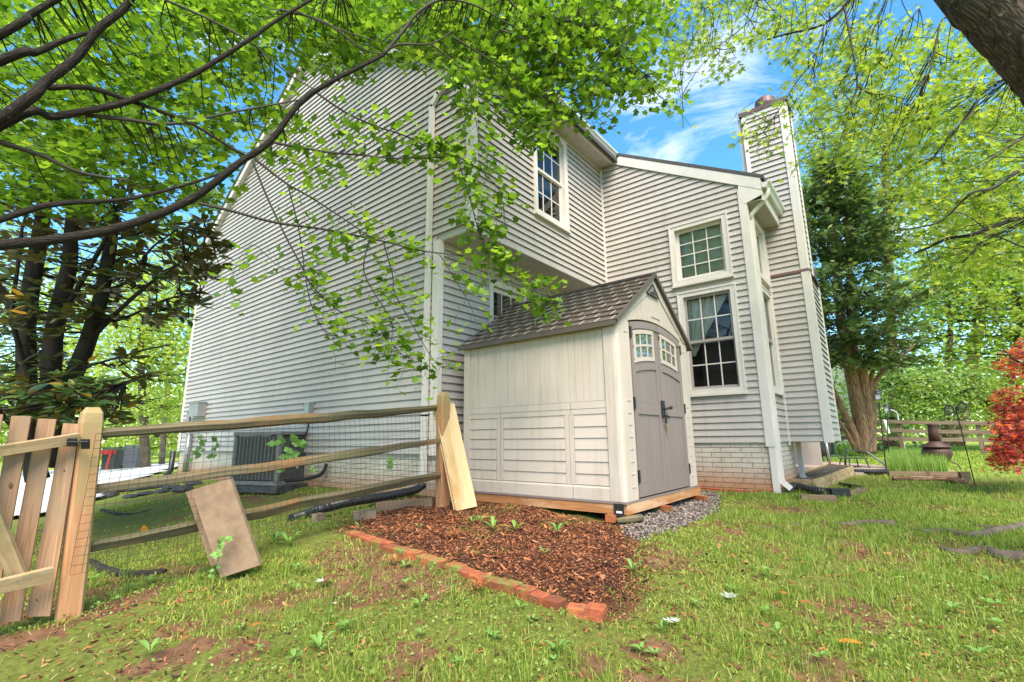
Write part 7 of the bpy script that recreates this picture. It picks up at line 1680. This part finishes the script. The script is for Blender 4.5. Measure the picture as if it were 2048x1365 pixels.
bg_tree('broadleaf_tree', 1780, 330, 27, 5.0, 6.0, 90, 55, 'leaf_bg2', 'pale bluish green tree rising behind the cypress', leaf=.24, tr_px=1790, tr_r=.32, tmat='bark_red')
bg_tree('broadleaf_tree', 1650, 320, 30, 3.0, 5.0, 60, 50, 'leaf_bg2', 'narrow bluish green tree just right of the chimney top', leaf=.24, tr_px=1660)
bg_tree('broadleaf_tree', 1900, 640, 21, 3.2, 3.2, 90, 55, 'leaf_bg', 'mid green leafy tree above the far fence', leaf=.2, tr_px=1885, tmat='bark_red')
bg_tree('broadleaf_tree', 2040, 640, 20, 3.4, 3.6, 90, 55, 'leaf_bg3', 'light green tree above the red maple', leaf=.2, tr_px=2010)
bg_tree('broadleaf_tree', 2150, 480, 19, 4.5, 5.0, 80, 60, 'leaf_bg', 'green tree at the right frame edge behind the red maple', leaf=.2)
bg_tree('leafy_shrub', 1835, 790, 19.6, 1.1, 1.3, 42, 60, 'leaf_bg', 'round light green shrub over the far fence rails', 'shrub', .12, False)
bg_tree('leafy_shrub', 1905, 792, 19.4, 1.3, 1.4, 46, 60, 'leaf_bg2', 'arching pale green shrub behind the chiminea', 'shrub', .12, False)
bg_tree('leafy_shrub', 1965, 805, 19.2, 1.2, 1.2, 40, 60, 'leaf_bg3', 'bushy yellow green shrub behind the wheel spinners', 'shrub', .12, False)
bg_tree('leafy_shrub', 1790, 770, 20, 1.8, 2.2, 50, 60, 'leaf_bg2', 'tall grey green shrub beside the neighbouring house', 'shrub', .15, False)
bg_tree('leafy_shrub', 1650, 830, 20, 1.5, 2.2, 40, 55, 'leaf_bg', 'shrub seen between the chimney and the conifer trunks', 'shrub', .15, False)
bg_tree('broadleaf_tree', 285, 690, 17, 2.4, 2.8, 90, 60, 'leaf_bg3', 'bright green tree glowing between the magnolia and the gable', leaf=.17, tr_px=300)
bg_tree('broadleaf_tree', 120, 640, 22, 4.0, 4.5, 90, 55, 'leaf_bg', 'green tree far behind the magnolia stems', leaf=.2, tr_px=130)
bg_tree('broadleaf_tree', 350, 560, 30, 3.2, 4.2, 70, 55, 'leaf_bg', 'distant green tree beside the far gable corner', leaf=.24, tr_px=330)
bg_tree('broadleaf_tree', -60, 620, 20, 3.5, 4.0, 60, 55, 'leaf_bg3', 'green tree at the left frame edge behind the gate', leaf=.2, tr_px=-40)
bg_tree('leafy_shrub', 320, 815, 20, 1.3, 1.0, 34, 55, 'leaf_bg3', 'low bright green bush over the top fence rail', 'shrub', .13, False)
bg_tree('leafy_shrub', 215, 812, 14, .9, .7, 26, 50, 'leaf_bg', 'green bush right of the gate post top', 'shrub', .11, False)
bg_tree('leafy_shrub', 300, 872, 34, 3.0, .9, 40, 50, 'leaf_bg3', 'pale hedge across the far side of the driveway', 'shrub', .2, False)
# ---- woodland closing the view at a distance
def far_wood(spans):
    n = 52000; px_ = np.concatenate([rng.uniform(a, b, int(n * w)) for a, b, w in spans]); n = len(px_); D = rng.uniform(42, 60, n); d = FW[None] * FOC + RT[None] * (px_ - 1024)[:, None]; d[:, 2] = 0
    P2 = CAM[None] + d * (D / (d @ FW))[:, None]; top = 5 + 7 * N1(P2[:, 0], P2[:, 1], .12, 3); P2[:, 2] = -1.2 + rng.random(n) ** .8 * top
    f = rng.normal(0, 1, (n, 3)); nr = rng.normal(0, .7, (n, 3)); nr[:, 2] += .8; nr /= np.linalg.norm(nr, axis=1, keepdims=True); f -= nr * (f * nr).sum(1, keepdims=True)
    V, T, R = scatter(RHO, RHO_T, P2, f, nr, rng.uniform(.3, .7, n), rng.random(n)); return tag(big_mesh('distant_wood', V, T, MAT['leaf_bg'], rnd=R), 'distant green woodland closing off the view', kind='stuff')
far_wood([(-700, 460, .5), (1560, 2700, .5)])
